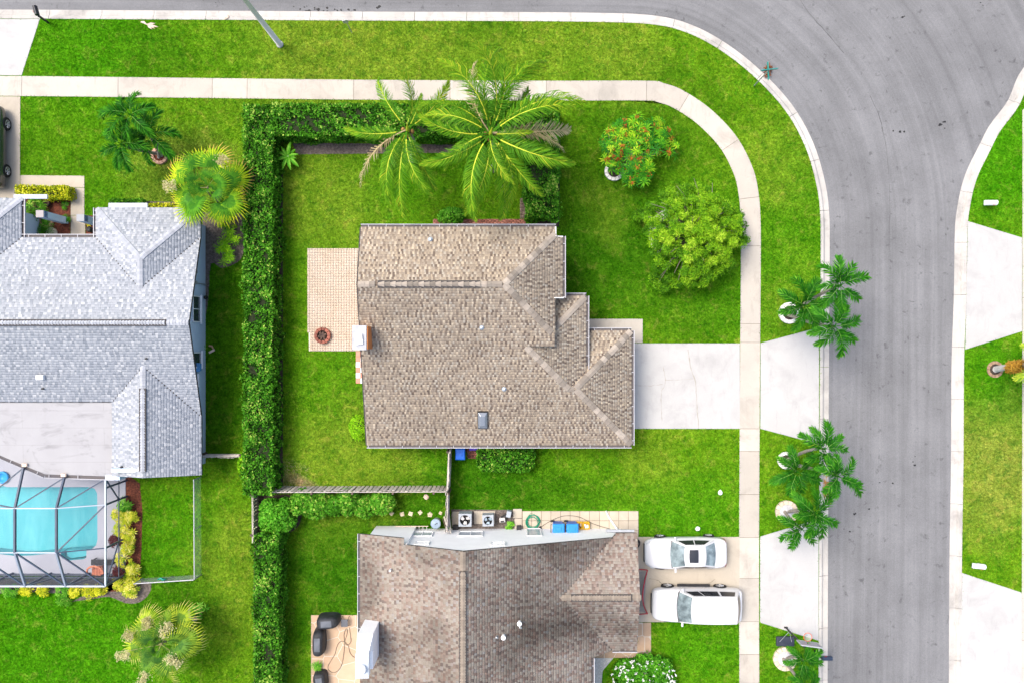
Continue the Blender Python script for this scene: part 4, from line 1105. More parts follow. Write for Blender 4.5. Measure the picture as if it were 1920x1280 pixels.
def shrub(label, px, py, lob, L=0.16, W=0.1, m=None, h=0.8, cat='shrub', group=None, dens=260, name='shrub', seed=1, **k):
    x, y = P(px, py, h * 0.6)
    root = tag(empty(name, (x, y, 0), 0), label, cat, group)
    lobes(root, lob, L, W, m or m_bright, dens, seed, **k)
    return root

def blob_row(n, x0, x1, y0, y1, z, r, rz, seed):
    rr = random.Random(seed)
    return [(x0 + (x1 - x0) * i / max(n - 1, 1) + rr.uniform(-.1, .1), y0 + (y1 - y0) * i / max(n - 1, 1) + rr.uniform(-.15, .15), z * rr.uniform(.85, 1.1), r * rr.uniform(.85, 1.15), r * rr.uniform(.85, 1.15), rz * rr.uniform(.9, 1.1)) for i in range(n)]

shrub('long leafy shrub growing against the wooden fence in the south yard', 642, 943, blob_row(6, -2.2, 2.2, 0, -0.05, 0.8, 0.72, 0.85, 5), 0.2, 0.13, m_hedge, 1.3, seed=5, base=0.55)
shrub('bright loose shrub in the fence corner beside the dark hedge', 521, 965, [(0, 0, 1.0, .95, .85, 1.0), (-.4, .4, .9, .6, .6, .8), (.35, -.35, .8, .7, .6, .8), (-.5, -.45, .7, .6, .55, .7), (.4, .5, .8, .5, .5, .7)], 0.2, 0.12, m_bright, 1.5, seed=6)
shrub('round lime green ball shrub at the west end of the tan house', 673, 801, [(0, 0, .5, .55, .75, .55)], 0.11, 0.07, m_lime, 0.9, dens=500, seed=7, thick=0.15)
shrub('bright green bush against the north wall of the tan house', 846, 407, [(0, 0, .9, .7, .5, .8), (.35, .1, .7, .45, .45, .6), (-.4, 0, .7, .4, .4, .6)], 0.16, 0.1, m_bright, 1.4, seed=8)
shrub('pale green bush spilling from the tall hedge over the chain link fence', 466, 868, [(0, 0, .7, .6, .75, .7), (.1, -.6, .6, .5, .5, .6)], 0.18, 0.12, m_lime, 1.2, seed=9, base=0.3)
wb = shrub('white flowering bush beside the flagstone entry at the bottom', 1205, 1262, [(0, 0, .7, 1.5, .9, .8), (.9, .35, .7, .8, .7, .7), (-1.0, .2, .6, .7, .6, .6), (1.1, -.5, .6, .8, .7, .6), (-.3, -.7, .6, 1.3, .7, .6), (.2, .7, .6, .6, .45, .5)], 0.19, 0.11, m_bright, 1.2, seed=10, base=0.4)
n = 150
q = rng.uniform(0, 6.28, n); rr_ = rng.uniform(0, 1, n) ** 0.5
fp = np.stack([np.cos(q) * rr_ * 1.9, np.sin(q) * rr_ * 1.0 - 0.05, 1.38 - 0.25 * rr_ + rng.uniform(-.05, .12, n)], 1)
leaf_obj('flowers', np.repeat(fp, 5, 0) + rng.normal(0, 0.035, (n * 5, 3)), np.tile((0, 0, 1.0), (n * 5, 1)), 0.09, 0.08, m_wflower, rng.uniform(0, 1, n * 5), wb, 0.4)

# ---- rosettes: stars of narrow leaves
def rosette_arrays(centres, axes, r, nl, w, rnds, droop=0.35):
    V, rn = [], []
    for c, ax, rd in zip(centres, axes, rnds):
        ax = Vector(ax).normalized(); a = ax.orthogonal().normalized(); b = ax.cross(a)
        rs = r * random.uniform(0.7, 1.25); ph = random.uniform(0, 6.28)
        for k in range(nl):
            t = ph + 2 * math.pi * k / nl + random.uniform(-0.2, 0.2)
            d = a * math.cos(t) + b * math.sin(t); s = ax.cross(d)
            l = rs * random.uniform(0.75, 1.15); up = random.uniform(0.15, 0.75)
            m1 = Vector(c) + d * l * 0.55 + ax * l * up * 0.5; tip = Vector(c) + d * l + ax * l * (up * 0.5 - droop)
            V += [c, m1 + s * w / 2, tip, m1 - s * w / 2]
            rn.append(min(1, max(0, rd + random.gauss(0, 0.15))))
    V = np.array([tuple(v) for v in V]); n_ = len(V) // 4
    return V, np.arange(4 * n_).reshape(n_, 4), rn

def rosettes(root, centres, axes, r, nl, w, m, rnds, name='foliage', droop=0.35):
    V, F, rn = rosette_arrays(centres, axes, r, nl, w, rnds, droop)
    o = link(name, np_mesh(name, V, F, m, rn), root); o['kind'] = 'stuff'
    return o

# mango-like shrub with rust coloured flower heads in a white ring
x, y = P(1192, 280, 1.2)
sh = tag(empty('flowering_shrub', (x, y, 0)), 'shrub of bright green leaf stars with rust red flower heads on the north lawn', 'shrub')
cs, ax, rd = [], [], []
rr = random.Random(4)
outline = [P(a, b, 1.2) for a, b in ((1168, 222), (1200, 214), (1206, 232), (1240, 228), (1252, 245), (1268, 275), (1262, 296), (1238, 300), (1222, 290), (1214, 300), (1220, 330), (1205, 345), (1172, 347), (1168, 330), (1145, 318), (1132, 312), (1134, 282), (1120, 262), (1142, 244))]
while len(cs) < 230:
    a, b = rr.uniform(x - 2.8, x + 2.8), rr.uniform(y - 2.4, y + 2.4)
    if inside(outline, np.array([a]), np.array([b]))[0]:
        d2 = math.hypot(a - x, b - y)
        z = 1.9 - 0.22 * d2 * d2 * 0.5 + rr.uniform(-0.45, 0.2)
        cs.append((a - x, b - y, max(z, 0.35))); ax.append(((a - x) * 0.3 + rr.gauss(0, .25), (b - y) * 0.3 + rr.gauss(0, .25), 1)); rd.append(rr.choice((rr.uniform(0.0, 0.35), rr.uniform(0.3, 0.9))))
rosettes(sh, cs, ax, 0.38, 11, 0.062, m_mango, rd)
fl_i = rr.sample(range(len(cs)), 62)
fc = np.array([cs[i] for i in fl_i]) + (0, 0, 0.2)
leaf_obj('flower_heads', np.repeat(fc, 22, 0) + rng.normal(0, 0.07, (len(fc) * 22, 3)), np.tile((0, 0, 1.0), (len(fc) * 22, 1)), 0.1, 0.06, m_flower, np.clip(np.repeat(rng.uniform(0.1, 0.9, len(fc)), 22) + rng.normal(0, .2, len(fc) * 22), 0, 1), sh, 1.0)
bx, by = P(1151, 322); st = MB()
for i in range(0, len(cs), 7):
    c = cs[i]; st.tube([(bx - x, by - y, 0), ((bx - x) * 0.5 + c[0] * 0.5, (by - y) * 0.5 + c[1] * 0.5, c[2] * 0.75), c], [0.04, 0.025, 0.01], 4)
st.build('stems', m_twig, sh)

# feathery tree
x, y = P(1305, 438, 2.6)
tr = tag(empty('tree', (x, y, 0)), 'round feathery light green tree on the lawn inside the sidewalk bend', 'tree')
rr = random.Random(9)
pts, nr, rn, bc = [], [], [], []
for i in range(400):
    q = rr.uniform(0, 6.283); r_ = (rr.uniform(0, 1) ** 0.55) * 2.9
    lim = 1 + 0.10 * math.sin(3 * q + 1) + 0.08 * math.sin(5 * q) + 0.06 * math.sin(9 * q + 2)
    r_ *= lim
    top = 3.9 * math.sqrt(max(0.04, 1 - (r_ / 3.05) ** 2))
    z = rr.uniform(0.35, 1.0) ** 0.6 * top + 0.35
    c = (r_ * math.cos(q), r_ * math.sin(q), z)
    if rr.random() < 0.10 and r_ > 0.6: bc.append(c); continue
    bc.append(c)
    n = 125
    d = norm(rng.normal(size=(n, 3))) * (rng.uniform(0, 1, n) ** 0.5)[:, None] * np.array((0.30, 0.30, 0.2))
    pts.append(np.array(c) + d); nr.append(np.array((c[0] * 0.15, c[1] * 0.15, 1.0)) + d)
    b = 0.05 + 0.66 * (z / 4.2) + rr.uniform(-0.24, 0.28)  # leaf tone rises with height: bright top and shaded gaps painted in
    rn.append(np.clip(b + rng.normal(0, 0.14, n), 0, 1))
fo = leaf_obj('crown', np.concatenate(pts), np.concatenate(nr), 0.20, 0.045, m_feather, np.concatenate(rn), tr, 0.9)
MB().tube([(0, 0, 0), (0.03, 0.02, 0.7), (0, 0, 1.4)], [0.17, 0.13, 0.11], 8).build('trunk', m_twig, tr)
br = MB()
for i, c in enumerate(bc):
    if i % 3 == 0:
        s0 = (0, 0, 0.9 + 0.4 * rr.random()); m_ = (c[0] * 0.5 + rr.uniform(-.15, .15), c[1] * 0.5 + rr.uniform(-.15, .15), s0[2] * 0.4 + c[2] * 0.62)
        br.tube([s0, m_, c], [0.045, 0.03, 0.012], 4)
for q, l in ((2.45, 3.0), (2.7, 2.8), (2.3, 2.6), (1.5, 3.1), (1.85, 2.9), (1.15, 3.0)):
    br.tube([(math.cos(q) * 1.2, math.sin(q) * 1.2, 2.2), (math.cos(q) * l * 0.75, math.sin(q) * l * 0.75, 2.5), (math.cos(q + .1) * l, math.sin(q + .1) * l, 2.45)], [0.035, 0.022, 0.008], 4)
br.build('branches', m_twig, tr)

# crotons and other potted-size rosettes along the pool cage
def croton(label, px, py, r, m, n=22, h=0.7, group='crotons along the pool cage', name='croton', nl=9, lw=0.06, leaf=0.24):
    x, y = P(px, py, h * 0.7); root = tag(empty(name, (x, y, 0)), label, 'shrub', group)
    cs, ax, rd = [], [], []
    for i in range(n):
        q = random.uniform(0, 6.28); d = random.random() ** 0.6 * r
        cs.append((d * math.cos(q), d * math.sin(q), h * (1 - 0.45 * (d / r) ** 2) * random.uniform(0.75, 1.05))); ax.append((math.cos(q) * d, math.sin(q) * d, 0.8)); rd.append(random.uniform(0.15, 0.95))
    rosettes(root, cs, ax, leaf, nl, lw, m, rd)
    st = MB()
    for c in cs[::3]: st.tube([(0, 0, 0), (c[0] * .6, c[1] * .6, c[2] * .6), c], [0.025, 0.02, 0.01], 4)
    st.build('stems', m_twig, root)
    return root
side = [(232, 948, .38, m_bright, 'green shrub at the pool cage door beside the house corner'), (222, 966, .42, m_croton, 'yellow croton nearest the house in the row beside the pool cage'), (243, 970, .36, m_croton, 'yellow croton second from the house, fence side'),
        (228, 992, .5, m_croton, 'large yellow croton third from the house beside the pool cage'), (240, 1006, .36, m_croton, 'yellow croton just above the maroon plant, fence side'), (216, 1014, .34, m_maroon, 'small maroon leaved plant leaning into the pool cage'),
        (240, 1026, .40, m_croton, 'yellow croton just below the maroon plant'), (232, 1048, .52, m_croton, 'large yellow croton in the middle of the row beside the terracotta chair'), (246, 1068, .34, m_croton, 'yellow croton level with the terracotta chair, fence side'),
        (222, 1072, .30, m_maroon, 'dark maroon plant between the last crotons of the row'), (226, 1090, .52, m_croton, 'large yellow croton near the cage corner'), (246, 1092, .34, m_croton, 'yellow croton at the chain link fence corner'), (242, 1108, .42, m_croton, 'orange yellow croton at the end of the row on the path')]
for px, py, r, m, lb in side: croton(lb, px, py, r, m)
row = [(18, 1106, .5, m_bright, 'green shrub furthest left along the south side of the pool cage'), (48, 1106, .34, m_yellow, 'small yellow shrub second from left along the south cage wall'), (82, 1106, .40, m_yellow, 'yellow shrub third from left along the south cage wall'),
       (118, 1110, .46, m_bright, 'dark green shrub in the middle of the south cage wall'), (140, 1110, .34, m_yellow, 'bright yellow shrub just right of the dark green one'), (165, 1110, .40, m_yellow, 'yellow shrub on the path near the cage corner'), (186, 1107, .26, m_yellow, 'small yellow shrub nearest the cage corner'),
       (118, 1124, .38, m_hedge, 'low dark shrub in the lawn edge south of the cage')]
for px, py, r, m, lb in row: croton(lb, px, py, r, m, 16, 0.5, 'shrubs along the south cage wall')
lady = [(432, 440), (424, 456), (440, 452), (430, 470), (418, 470), (428, 486)]
x, y = P(430, 462, 0.6); lp = tag(empty('fern_shrub', (x, y, 0)), 'bright green feathery shrub in the bed beside the grey house', 'shrub')
cs = [(P(a, b, .6)[0] - x + random.uniform(-.2, .2), P(a, b, .6)[1] - y + random.uniform(-.2, .2), 0.7 + random.uniform(-.15, .2)) for a, b in lady for _ in range(4)]
rosettes(lp, cs, [(random.gauss(0, .3), random.gauss(0, .3), 1) for _ in cs], 0.38, 13, 0.05, m_lime, [random.uniform(.05, .7) for _ in cs])
x, y = P(445, 405, 0.6)
croton('leafy yellow green shrub under the fan palm by the bed', 425, 412, 0.6, m_lime, 20, 0.6, None, 'shrub')
# courtyard plants
croton('dark leafy courtyard shrub in front of the tall pillar', 62, 392, 0.62, m_hedge, 30, 0.9, 'courtyard plants', 'courtyard_shrub', 10, 0.05, 0.3)
croton('green spiky courtyard plant beside the round stone', 81, 432, 0.42, m_bright, 16, 0.5, 'courtyard plants', 'courtyard_shrub', 12, 0.03, 0.32)
croton('small courtyard plant inside the terracotta ring', 86, 414, 0.24, m_bright, 8, 0.3, 'courtyard plants', 'courtyard_shrub', 9, 0.04, 0.2)
croton('small low plant in the red mulch near the yellow hedge', 122, 384, 0.22, m_hedge, 8, 0.25, 'courtyard plants', 'courtyard_shrub', 9, 0.04, 0.18)
croton('small plant at the foot of the tall pillar', 124, 409, 0.2, m_bright, 7, 0.3, 'courtyard plants', 'courtyard_shrub', 9, 0.04, 0.2)
croton('small yellow plant at the foot of the second pillar', 163, 415, 0.2, m_yellow, 7, 0.3, 'courtyard plants', 'courtyard_shrub', 9, 0.04, 0.18)
croton('small potted plant on the patio between the covered grills', 593, 1248, 0.25, m_bright, 9, 0.4, None, 'potted_plant', 10, 0.04, 0.24)
croton('small leafy plant sprawling over the stone ring near the grey fan palm', 372, 1145, 0.42, m_bright, 12, 0.35, None, 'ground_plant', 8, 0.09, 0.26)
croton('leafy weed between the pump and the square pavers', 955, 985, 0.30, m_bright, 10, 0.25, None, 'weed', 8, 0.06, 0.2)
croton('small weedy plant at the foot of the blue grey wall', 376, 650, 0.22, m_hedge, 6, 0.3, None, 'weed', 8, 0.04, 0.2)

# ---- banana-like plant with large leaves, each leaf its own part
x, y = P(540, 293, 0.9)
bn = tag(empty('banana_plant', (x, y, 0)), 'small banana plant with broad leaves in the hedge corner', 'plant')
MB().tube([(0, 0, 0), (0, 0, 0.9)], [0.09, 0.06], 8).build('stem', m_adon_r, bn)
def big_leaf_mesh(name, L, W, m, arch=0.5):
    V, F, rn = [], [], []
    n = 7
    for i in range(n + 1):
        t = i / n; w = W * math.sin(math.pi * min(1, t * 0.93 + 0.05)) ** 0.7 / 2
        x_, z_ = L * t * (1 - 0.12 * t), arch * (t * 0.9 - 1.25 * t * t)
        V += [(x_, -w, z_ + w * 0.25), (x_, 0, z_ - 0.01), (x_, w, z_ + w * 0.25)]
    for i in range(n):
        for c in (0, 1):
            F.append((3 * i + c, 3 * i + 3 + c, 3 * i + 4 + c, 3 * i + 1 + c)); rn.append(0.35 + 0.25 * c + random.uniform(-.05, .2))
    return np_mesh(name, V, F, m, rn, smooth=True)
bm_ = big_leaf_mesh('banana_leaf', 0.95, 0.22, m_bright, 0.5)
for k, (az, s) in enumerate(((0.15, .75), (0.8, .7), (1.35, 1.0), (2.2, .75), (2.75, .8), (3.5, .95), (4.3, .95), (4.9, .95), (5.5, 1.0), (6.0, .6))):
    link('leaf', bm_, bn, (0, 0, 0.85), (0, random.uniform(-0.5, -0.1), az), s)
# ================================================================== PALMS
def frond_mesh(name, L, npair, ll, lw, a0, a1, mats, sweep=0.9, hang=0.5, plumose=0.0, seed=0, base_t=0.14, rw=0.045, dry=0.0, bend=0.0, glow=0.0):
    """a feather frond along +X: midrib that starts at elevation a0 and ends at a1, leaflets on both sides"""
    rr = random.Random(seed)
    n = 14
    pts = [Vector((0, 0, 0))]; ds = []
    for i in range(n):
        t = (i + 0.5) / n; e = a0 + (a1 - a0) * t ** 1.15
        d = Vector((math.cos(e) * math.cos(bend * t), math.cos(e) * math.sin(bend * t), math.sin(e))); ds.append(d); pts.append(pts[-1] + d * (L / n))
    def at(t):
        f = min(t * n, n - 1e-4); i = int(f)
        return pts[i].lerp(pts[i + 1], f - i), ds[i]
    V, F, rn, mi = [], [], [], []
    for i in range(n):                                # midrib: flat three-sided bar
        w0, w1 = rw * (1 - 0.85 * i / n), rw * (1 - 0.85 * (i + 1) / n)
        u0 = Vector((-ds[i].z, 0, ds[i].x)); b = len(V)
        V += [pts[i] + Vector((0, -w0, 0)), pts[i] + u0 * w0, pts[i] + Vector((0, w0, 0)), pts[i + 1] + Vector((0, -w1, 0)), pts[i + 1] + u0 * w1, pts[i + 1] + Vector((0, w1, 0))]
        F += [(b, b + 3, b + 4, b + 1), (b + 1, b + 4, b + 5, b + 2)]; rn += [0.3, 0.3]; mi += [0, 0] if i > 1 else [1, 1]
    Y = Vector((0, 1, 0))
    for k in range(npair):
        t0 = base_t + (1 - base_t) * (k + 0.5) / npair
        for sgn in (-1, 1):
            t = min(0.998, t0 + rr.uniform(-0.006, 0.006))
            p, d = at(t)
            up = Vector((-d.z, 0, d.x)).normalized(); Y = Vector((-d.y, d.x, 0)).normalized()
            prof = max(0.12, math.sin(math.pi * (0.10 + 0.86 * (t - base_t) / (1 - base_t))) ** 0.65) * (1 - 0.28 * t)
            l = ll * prof * rr.uniform(0.82, 1.12)
            sw = sweep * (0.55 + 0.75 * t) + rr.uniform(-0.10, 0.10)
            lift = 0.22 + plumose * rr.uniform(-0.9, 0.9)
            d1 = (Y * (sgn * math.cos(sw)) + d * math.sin(sw) + up * lift).normalized()
            d2 = (d1 - Vector((0, 0, 1)) * (hang * rr.uniform(0.7, 1.3))).normalized()
            side = d1.cross(up).normalized() if abs(d1.dot(up)) < 0.98 else d
            w = lw * rr.uniform(0.8, 1.2)
            q = p + d1 * l * 0.5; e = q + d2 * l * 0.5
            b = len(V)
            V += [p - side * w * 0.25, p + side * w * 0.25, q + side * w * 0.5, q - side * w * 0.5, e + side * 0.004, e - side * 0.004]
            r = min(1, max(0, 0.10 + 0.52 * t + rr.gauss(0, 0.18) + dry))  # leaflets darker toward the crown centre: its shade put into the colour
            F += [(b, b + 1, b + 2, b + 3), (b + 3, b + 2, b + 4, b + 5)]; rn += [min(1, r + glow), max(0, min(1, r + 0.13 - glow * 0.4))]; mi += [1, 1]
    return np_mesh(name, [tuple(v) for v in V], F, mats, rn, mi=mi)

def trunk(root, p0, p1, r0, r1, m, bow=(0, 0), n=9, name='trunk'):
    pts, rad = [], []
    for i in range(n + 1):
        t = i / n; s = math.sin(math.pi * t)
        pts.append((p0[0] + (p1[0] - p0[0]) * t + bow[0] * s, p0[1] + (p1[1] - p0[1]) * t + bow[1] * s, p0[2] + (p1[2] - p0[2]) * t))
        rad.append((r0 + (r1 - r0) * t) * (1.04 if i % 2 else 0.97))
    return MB().tube(pts, rad, 10).build(name, m, root, smooth=True)

# ---- coconut palms
CO = [frond_mesh('coconut_frond', 4.2, 104, 1.0, 0.034, e0, e1, [m_rachis, m_coco], 1.0, hg, 0.45, s, dry=dr, rw=0.042, bend=bd, glow=0.14) for s, e0, e1, hg, dr, bd in ((1, 0.6, -0.95, 1.1, 0.0, 0.35), (2, 0.4, -0.9, 1.3, 0.03, -0.4), (3, 0.8, -0.7, 0.9, 0.06, 0.2), (4, 0.15, -1.1, 1.2, -0.05, -0.25))]
CO_DRY = frond_mesh('dry_coconut_frond', 4.0, 44, 0.8, 0.045, 0.0, -1.15, [mat('dry_midrib', (0.42, 0.33, 0.17), rough=0.7), m_coco_dry], 0.8, 1.1, 0.4, 9)
CO_PL = [3.6, 3.65, 3.5, 3.5, 3.3]

def coconut(label, base_px, crown_px, h, tips, seed):
    bx, by = P(*base_px); cx, cy = P(*crown_px, h)
    root = tag(empty('coconut_palm', (bx, by, 0)), label, 'palm tree', 'coconut palms')
    c = (cx - bx, cy - by, h)
    trunk(root, (0, 0, 0), (c[0], c[1], h - 0.25), 0.22, 0.13, m_trunk, (0.25, -0.1))
    rr = random.Random(seed)
    for i, (tx, ty, kind) in enumerate(tips):
        ht = h - (0.6 if kind != 2 else 0.2)
        qx, qy = P(tx, ty, ht); d = math.hypot(qx - cx, qy - cy); az = math.atan2(qy - cy, qx - cx)
        me = CO_DRY if kind == 4 else CO[kind]
        link('frond', me, root, (c[0] + 0.08 * math.cos(az), c[1] + 0.08 * math.sin(az), h - 0.1 + rr.uniform(-0.12, 0.12)), (rr.choice((-1, 1)) * rr.uniform(0.15, 0.95), rr.uniform(-0.06, 0.06), az), d / CO_PL[kind])
    for i in range(7):
        q = rr.uniform(0, 6.28); MB().lathe([(0.02, -0.13), (0.10, -0.06), (0.115, 0.02), (0.07, 0.11), (0.02, 0.14)], (c[0] + 0.24 * math.cos(q), c[1] + 0.24 * math.sin(q), h - 0.35 + rr.uniform(-.1, .1)), 8).build('coconut', MATS.get('coconut_husk') or mat('coconut_husk', (0.22, 0.105, 0.04), (0.30, 0.19, 0.05), 5, rough=0.6), root, smooth=True)
    MB().tube([(c[0], c[1], h - 0.3), (c[0] + 0.05, c[1], h + 0.25), (c[0] + 0.12, c[1] + 0.05, h + 0.9)], [0.13, 0.07, 0.015], 7).build('spear_leaf', m_rachis, root)
    return root
coconut('largest coconut palm with wide yellow green fronds over the sidewalk', (925, 318), (919, 250), 8.0,
        [(888, 98, 2), (945, 92, 0), (1022, 122, 0), (1064, 160, 1), (1064, 228, 2), (1078, 250, 4), (1053, 332, 0), (982, 372, 1), (974, 388, 3), (908, 398, 1), (866, 396, 0), (814, 332, 1),
         (788, 250, 1), (796, 190, 0), (836, 130, 2), (842, 142, 4), (960, 120, 0), (1045, 195, 0), (940, 385, 0), (1020, 355, 1), (830, 300, 0), (815, 215, 2), (1000, 170, 3), (1030, 290, 3), (850, 285, 3), (880, 180, 2), (990, 255, 2), (955, 340, 2), (1045, 225, 4), (985, 360, 4), (860, 215, 3), (985, 110, 1)], 5)
coconut('smaller coconut palm with fewer fronds beside the largest one', (772, 300), (763, 243), 6.4,
        [(722, 150, 0), (743, 142, 2), (656, 268, 1), (652, 294, 4), (704, 318, 3), (712, 367, 0), (766, 398, 1), (812, 345, 3), (838, 168, 2), (832, 212, 1), (800, 320, 1), (775, 190, 3), (724, 300, 2), (740, 340, 1), (785, 365, 0), (800, 190, 0)], 6)

# ---- plump dark palms in rings
AD = [frond_mesh('plump_frond', 1.95, 58, 0.64, 0.05, a0, a1, [m_adon_r, m_adon], 0.95, 0.6, 0.8, s, base_t=0.14, rw=0.024) for s, a0, a1 in ((11, 0.85, -1.6), (12, 0.6, -1.45), (13, 1.0, -1.35))]
def ring(root_label, px, py, r, h, nst, m, core, group, arc=None, cat='planter ring'):
    x, y = P(px, py); root = tag(empty('planter_ring', (x, y, 0)), root_label, cat, group)
    r_in = r * 0.66
    for k in range(nst):
        a0, a1 = 2 * math.pi * (k + 0.04) / nst, 2 * math.pi * (k + 0.96) / nst
        if arc and not (arc[0] <= (a0 + a1) / 2 <= arc[1]): continue
        poly = [(r * math.cos(a0), r * math.sin(a0)), (r * 1.01 * math.cos((a0 + a1) / 2), r * 1.01 * math.sin((a0 + a1) / 2)), (r * math.cos(a1), r * math.sin(a1)), (r_in * math.cos(a1), r_in * math.sin(a1)), (r_in * math.cos(a0), r_in * math.sin(a0))]
        MB().prism(poly, 0.0, h + random.uniform(-0.012, 0.012)).build('ring_stone', m, root, bevel=0.012)
    if core: MB().lathe([(r_in * 0.99, 0.0), (r_in * 0.99, h * 0.55), (r_in * 0.5, h * 0.66), (0.05, h * 0.68)], (0, 0, 0), 20).build('ring_fill', core, root)
    EXC.append([(x + r * 0.98 * math.cos(q), y + r * 0.98 * math.sin(q)) for q in np.linspace(0, 6.283, 16)[:-1]])
    return root
m_wstone = mat('white_ring_stone', (0.74, 0.72, 0.68), (0.66, 0.63, 0.58), 5, rand=0.06, rough=0.9)
m_cstone = mat('cream_ring_stone', (0.64, 0.54, 0.40), (0.56, 0.46, 0.34), 5, rand=0.16, rough=0.9)
m_pstone = mat('pink_ring_stone', (0.50, 0.30, 0.22), (0.42, 0.24, 0.17), 5, rand=0.16, rough=0.9)
m_wgravel = mat('pale_ring_gravel', (0.58, 0.57, 0.58), (0.40, 0.39, 0.40), 16, fine=0.35, rough=1.0, bump=1.0)
ring('white stone planter ring beside the driveway apron, partly under palm fronds', 1479, 587, 0.62, 0.2, 14, m_wstone, m_soil, 'stone rings at the roadside')
ring('white stone planter ring almost hidden under palm fronds south of the apron', 1473, 862, 0.5, 0.2, 14, m_wstone, m_soil, 'stone rings at the roadside')
ring('cream stone planter ring with pale gravel above the south apron', 1474, 958, 0.66, 0.2, 13, m_cstone, m_wgravel, 'stone rings at the roadside')
ring('cream stone planter ring with pale gravel under the basketball hoop', 1471, 1233, 0.69, 0.2, 13, m_cstone, m_wgravel, 'stone rings at the roadside')
ring('pink stone planter ring at the foot of the dark palms on the northwest lawn', 301, 293, 0.5, 0.22, 12, m_pstone, m_mulch_red, None)
ring('white stone planter ring under the rust flowered shrub', 1151, 322, 0.56, 0.22, 13, m_wstone, m_soil, None)
ring('white stone planter ring hidden under the feathery tree', 1262, 438, 1.45, 0.22, 20, m_wstone, m_soil, None, arc=(1.9, 4.1))

def plump_palm(label, base_px, heads, h, group, seed, nf=8, size=1.0, spread=0.12):
    bx, by = P(*base_px)
    root = tag(empty('feather_palm', (bx, by, 0)), label, 'palm tree', group)
    rr = random.Random(seed)
    for j, hd in enumerate(heads):
        hx, hy = hd[0], hd[1]; hh = hd[2] if len(hd) > 2 else h
        cx, cy = P(hx, hy, hh); c = (cx - bx, cy - by)
        q = 2 * math.pi * j / max(1, len(heads)); s = (spread * math.cos(q), spread * math.sin(q))
        trunk(root, (s[0], s[1], 0.1), (c[0] * 0.985, c[1] * 0.985, hh - 0.75), 0.10, 0.075, m_trunk, (c[0] * 0.1, c[1] * 0.1))
        MB().tube([(c[0] * 0.985, c[1] * 0.985, hh - 0.78), (c[0], c[1], hh - 0.1)], [0.085, 0.055], 8).build('crownshaft', m_adon_r, root, smooth=True)
        ph = rr.uniform(0, 6.28)
        for k in range(nf):
            az = ph + 2 * math.pi * k / nf + rr.uniform(-0.28, 0.28)
            link('frond', AD[rr.randrange(3)], root, (c[0], c[1], hh - 0.12), (rr.uniform(-0.4, 0.4), rr.uniform(-0.2, 0.15), az), size * rr.uniform(0.85, 1.12))
    return root
GP = 'dark green feather palms at the roadside'
plump_palm('triple headed dark green palm leaning over the kerb north of the driveway apron', (1479, 587), [(1578, 535, 6.6), (1510, 572, 4.4), (1566, 612, 6.2)], 6, GP, 1, 8, 0.93)
plump_palm('triple headed dark green palm leaning over the kerb south of the driveway apron', (1470, 862), [(1548, 842, 5.6), (1496, 884, 3.4), (1573, 893, 6.2)], 6, GP, 2, 8, 0.88)
plump_palm('two headed dark green palm above the south driveway apron', (1474, 958), [(1530, 962, 4.6), (1505, 992, 3.6)], 4, GP, 3, 7, 0.85)
plump_palm('dark green palm next to the black mailbox at the bottom', (1471, 1233), [(1508, 1240, 3.2), (1512, 1290, 4.0)], 3.4, GP, 4, 7, 0.72)
plump_palm('triple headed dark green palm on the northwest lawn', (301, 293), [(243, 214, 4.6), (226, 270, 3.6), (281, 256, 2.9)], 4, None, 5, 7, 0.98)

# ---- fan palms
def fan_mesh(name, Rr, pet, m, seed, nseg=22, dry=0.0, yellow=0.0):
    rr = random.Random(seed); V, F, rn, mi = [], [], [], []
    e0 = 0.35; n = 5
    pts = [Vector((pet * t, 0, pet * (0.45 * t - 0.25 * t * t))) for t in [i / n for i in range(n + 1)]]
    for i in range(n):
        b = len(V); w = 0.022
        V += [pts[i] + Vector((0, -w, 0)), pts[i] + Vector((0, w, 0)), pts[i + 1] + Vector((0, w, 0)), pts[i + 1] + Vector((0, -w, 0))]; F.append((b, b + 1, b + 2, b + 3)); rn.append(0.4); mi.append(0)
    c = pts[-1]
    for k in range(nseg):
        a = math.radians(-105 + 210 * (k + 0.5) / nseg) + rr.uniform(-.03, .03)
        l = Rr * (1 - 0.25 * abs(a) / 2.2) * rr.uniform(0.9, 1.08)
        d = Vector((math.cos(a), math.sin(a), 0.10 - 0.12 * math.cos(a)))
        s = Vector((-math.sin(a), math.cos(a), 0))
        w = l * 0.082
        p0, p1 = c, c + d * l * 0.36 + Vector((0, 0, 0.05)); p2 = c + d * l * 0.72 - Vector((0, 0, 0.07 * l)); p3 = c + d * l - Vector((0, 0, 0.30 * l))
        b = len(V)
        V += [p0 - s * 0.012, p0 + s * 0.012, p1 + s * w * 0.5, p1 - s * w * 0.5, p2 + s * w * 0.28, p2 - s * w * 0.28, p3 + s * 0.004, p3 - s * 0.004]
        r = 0.12 + yellow + rr.uniform(-.08, .12) + dry
        F += [(b, b + 1, b + 2, b + 3), (b + 3, b + 2, b + 4, b + 5), (b + 5, b + 4, b + 6, b + 7)]
        rn += [min(1, max(0, r - 0.1)), min(1, max(0, r + 0.08 + yellow * 0.5)), min(1, max(0, r + 0.34 + yellow))]; mi += [0, 0, 0]
    return np_mesh(name, [tuple(v) for v in V], F, m, rn, mi=mi)
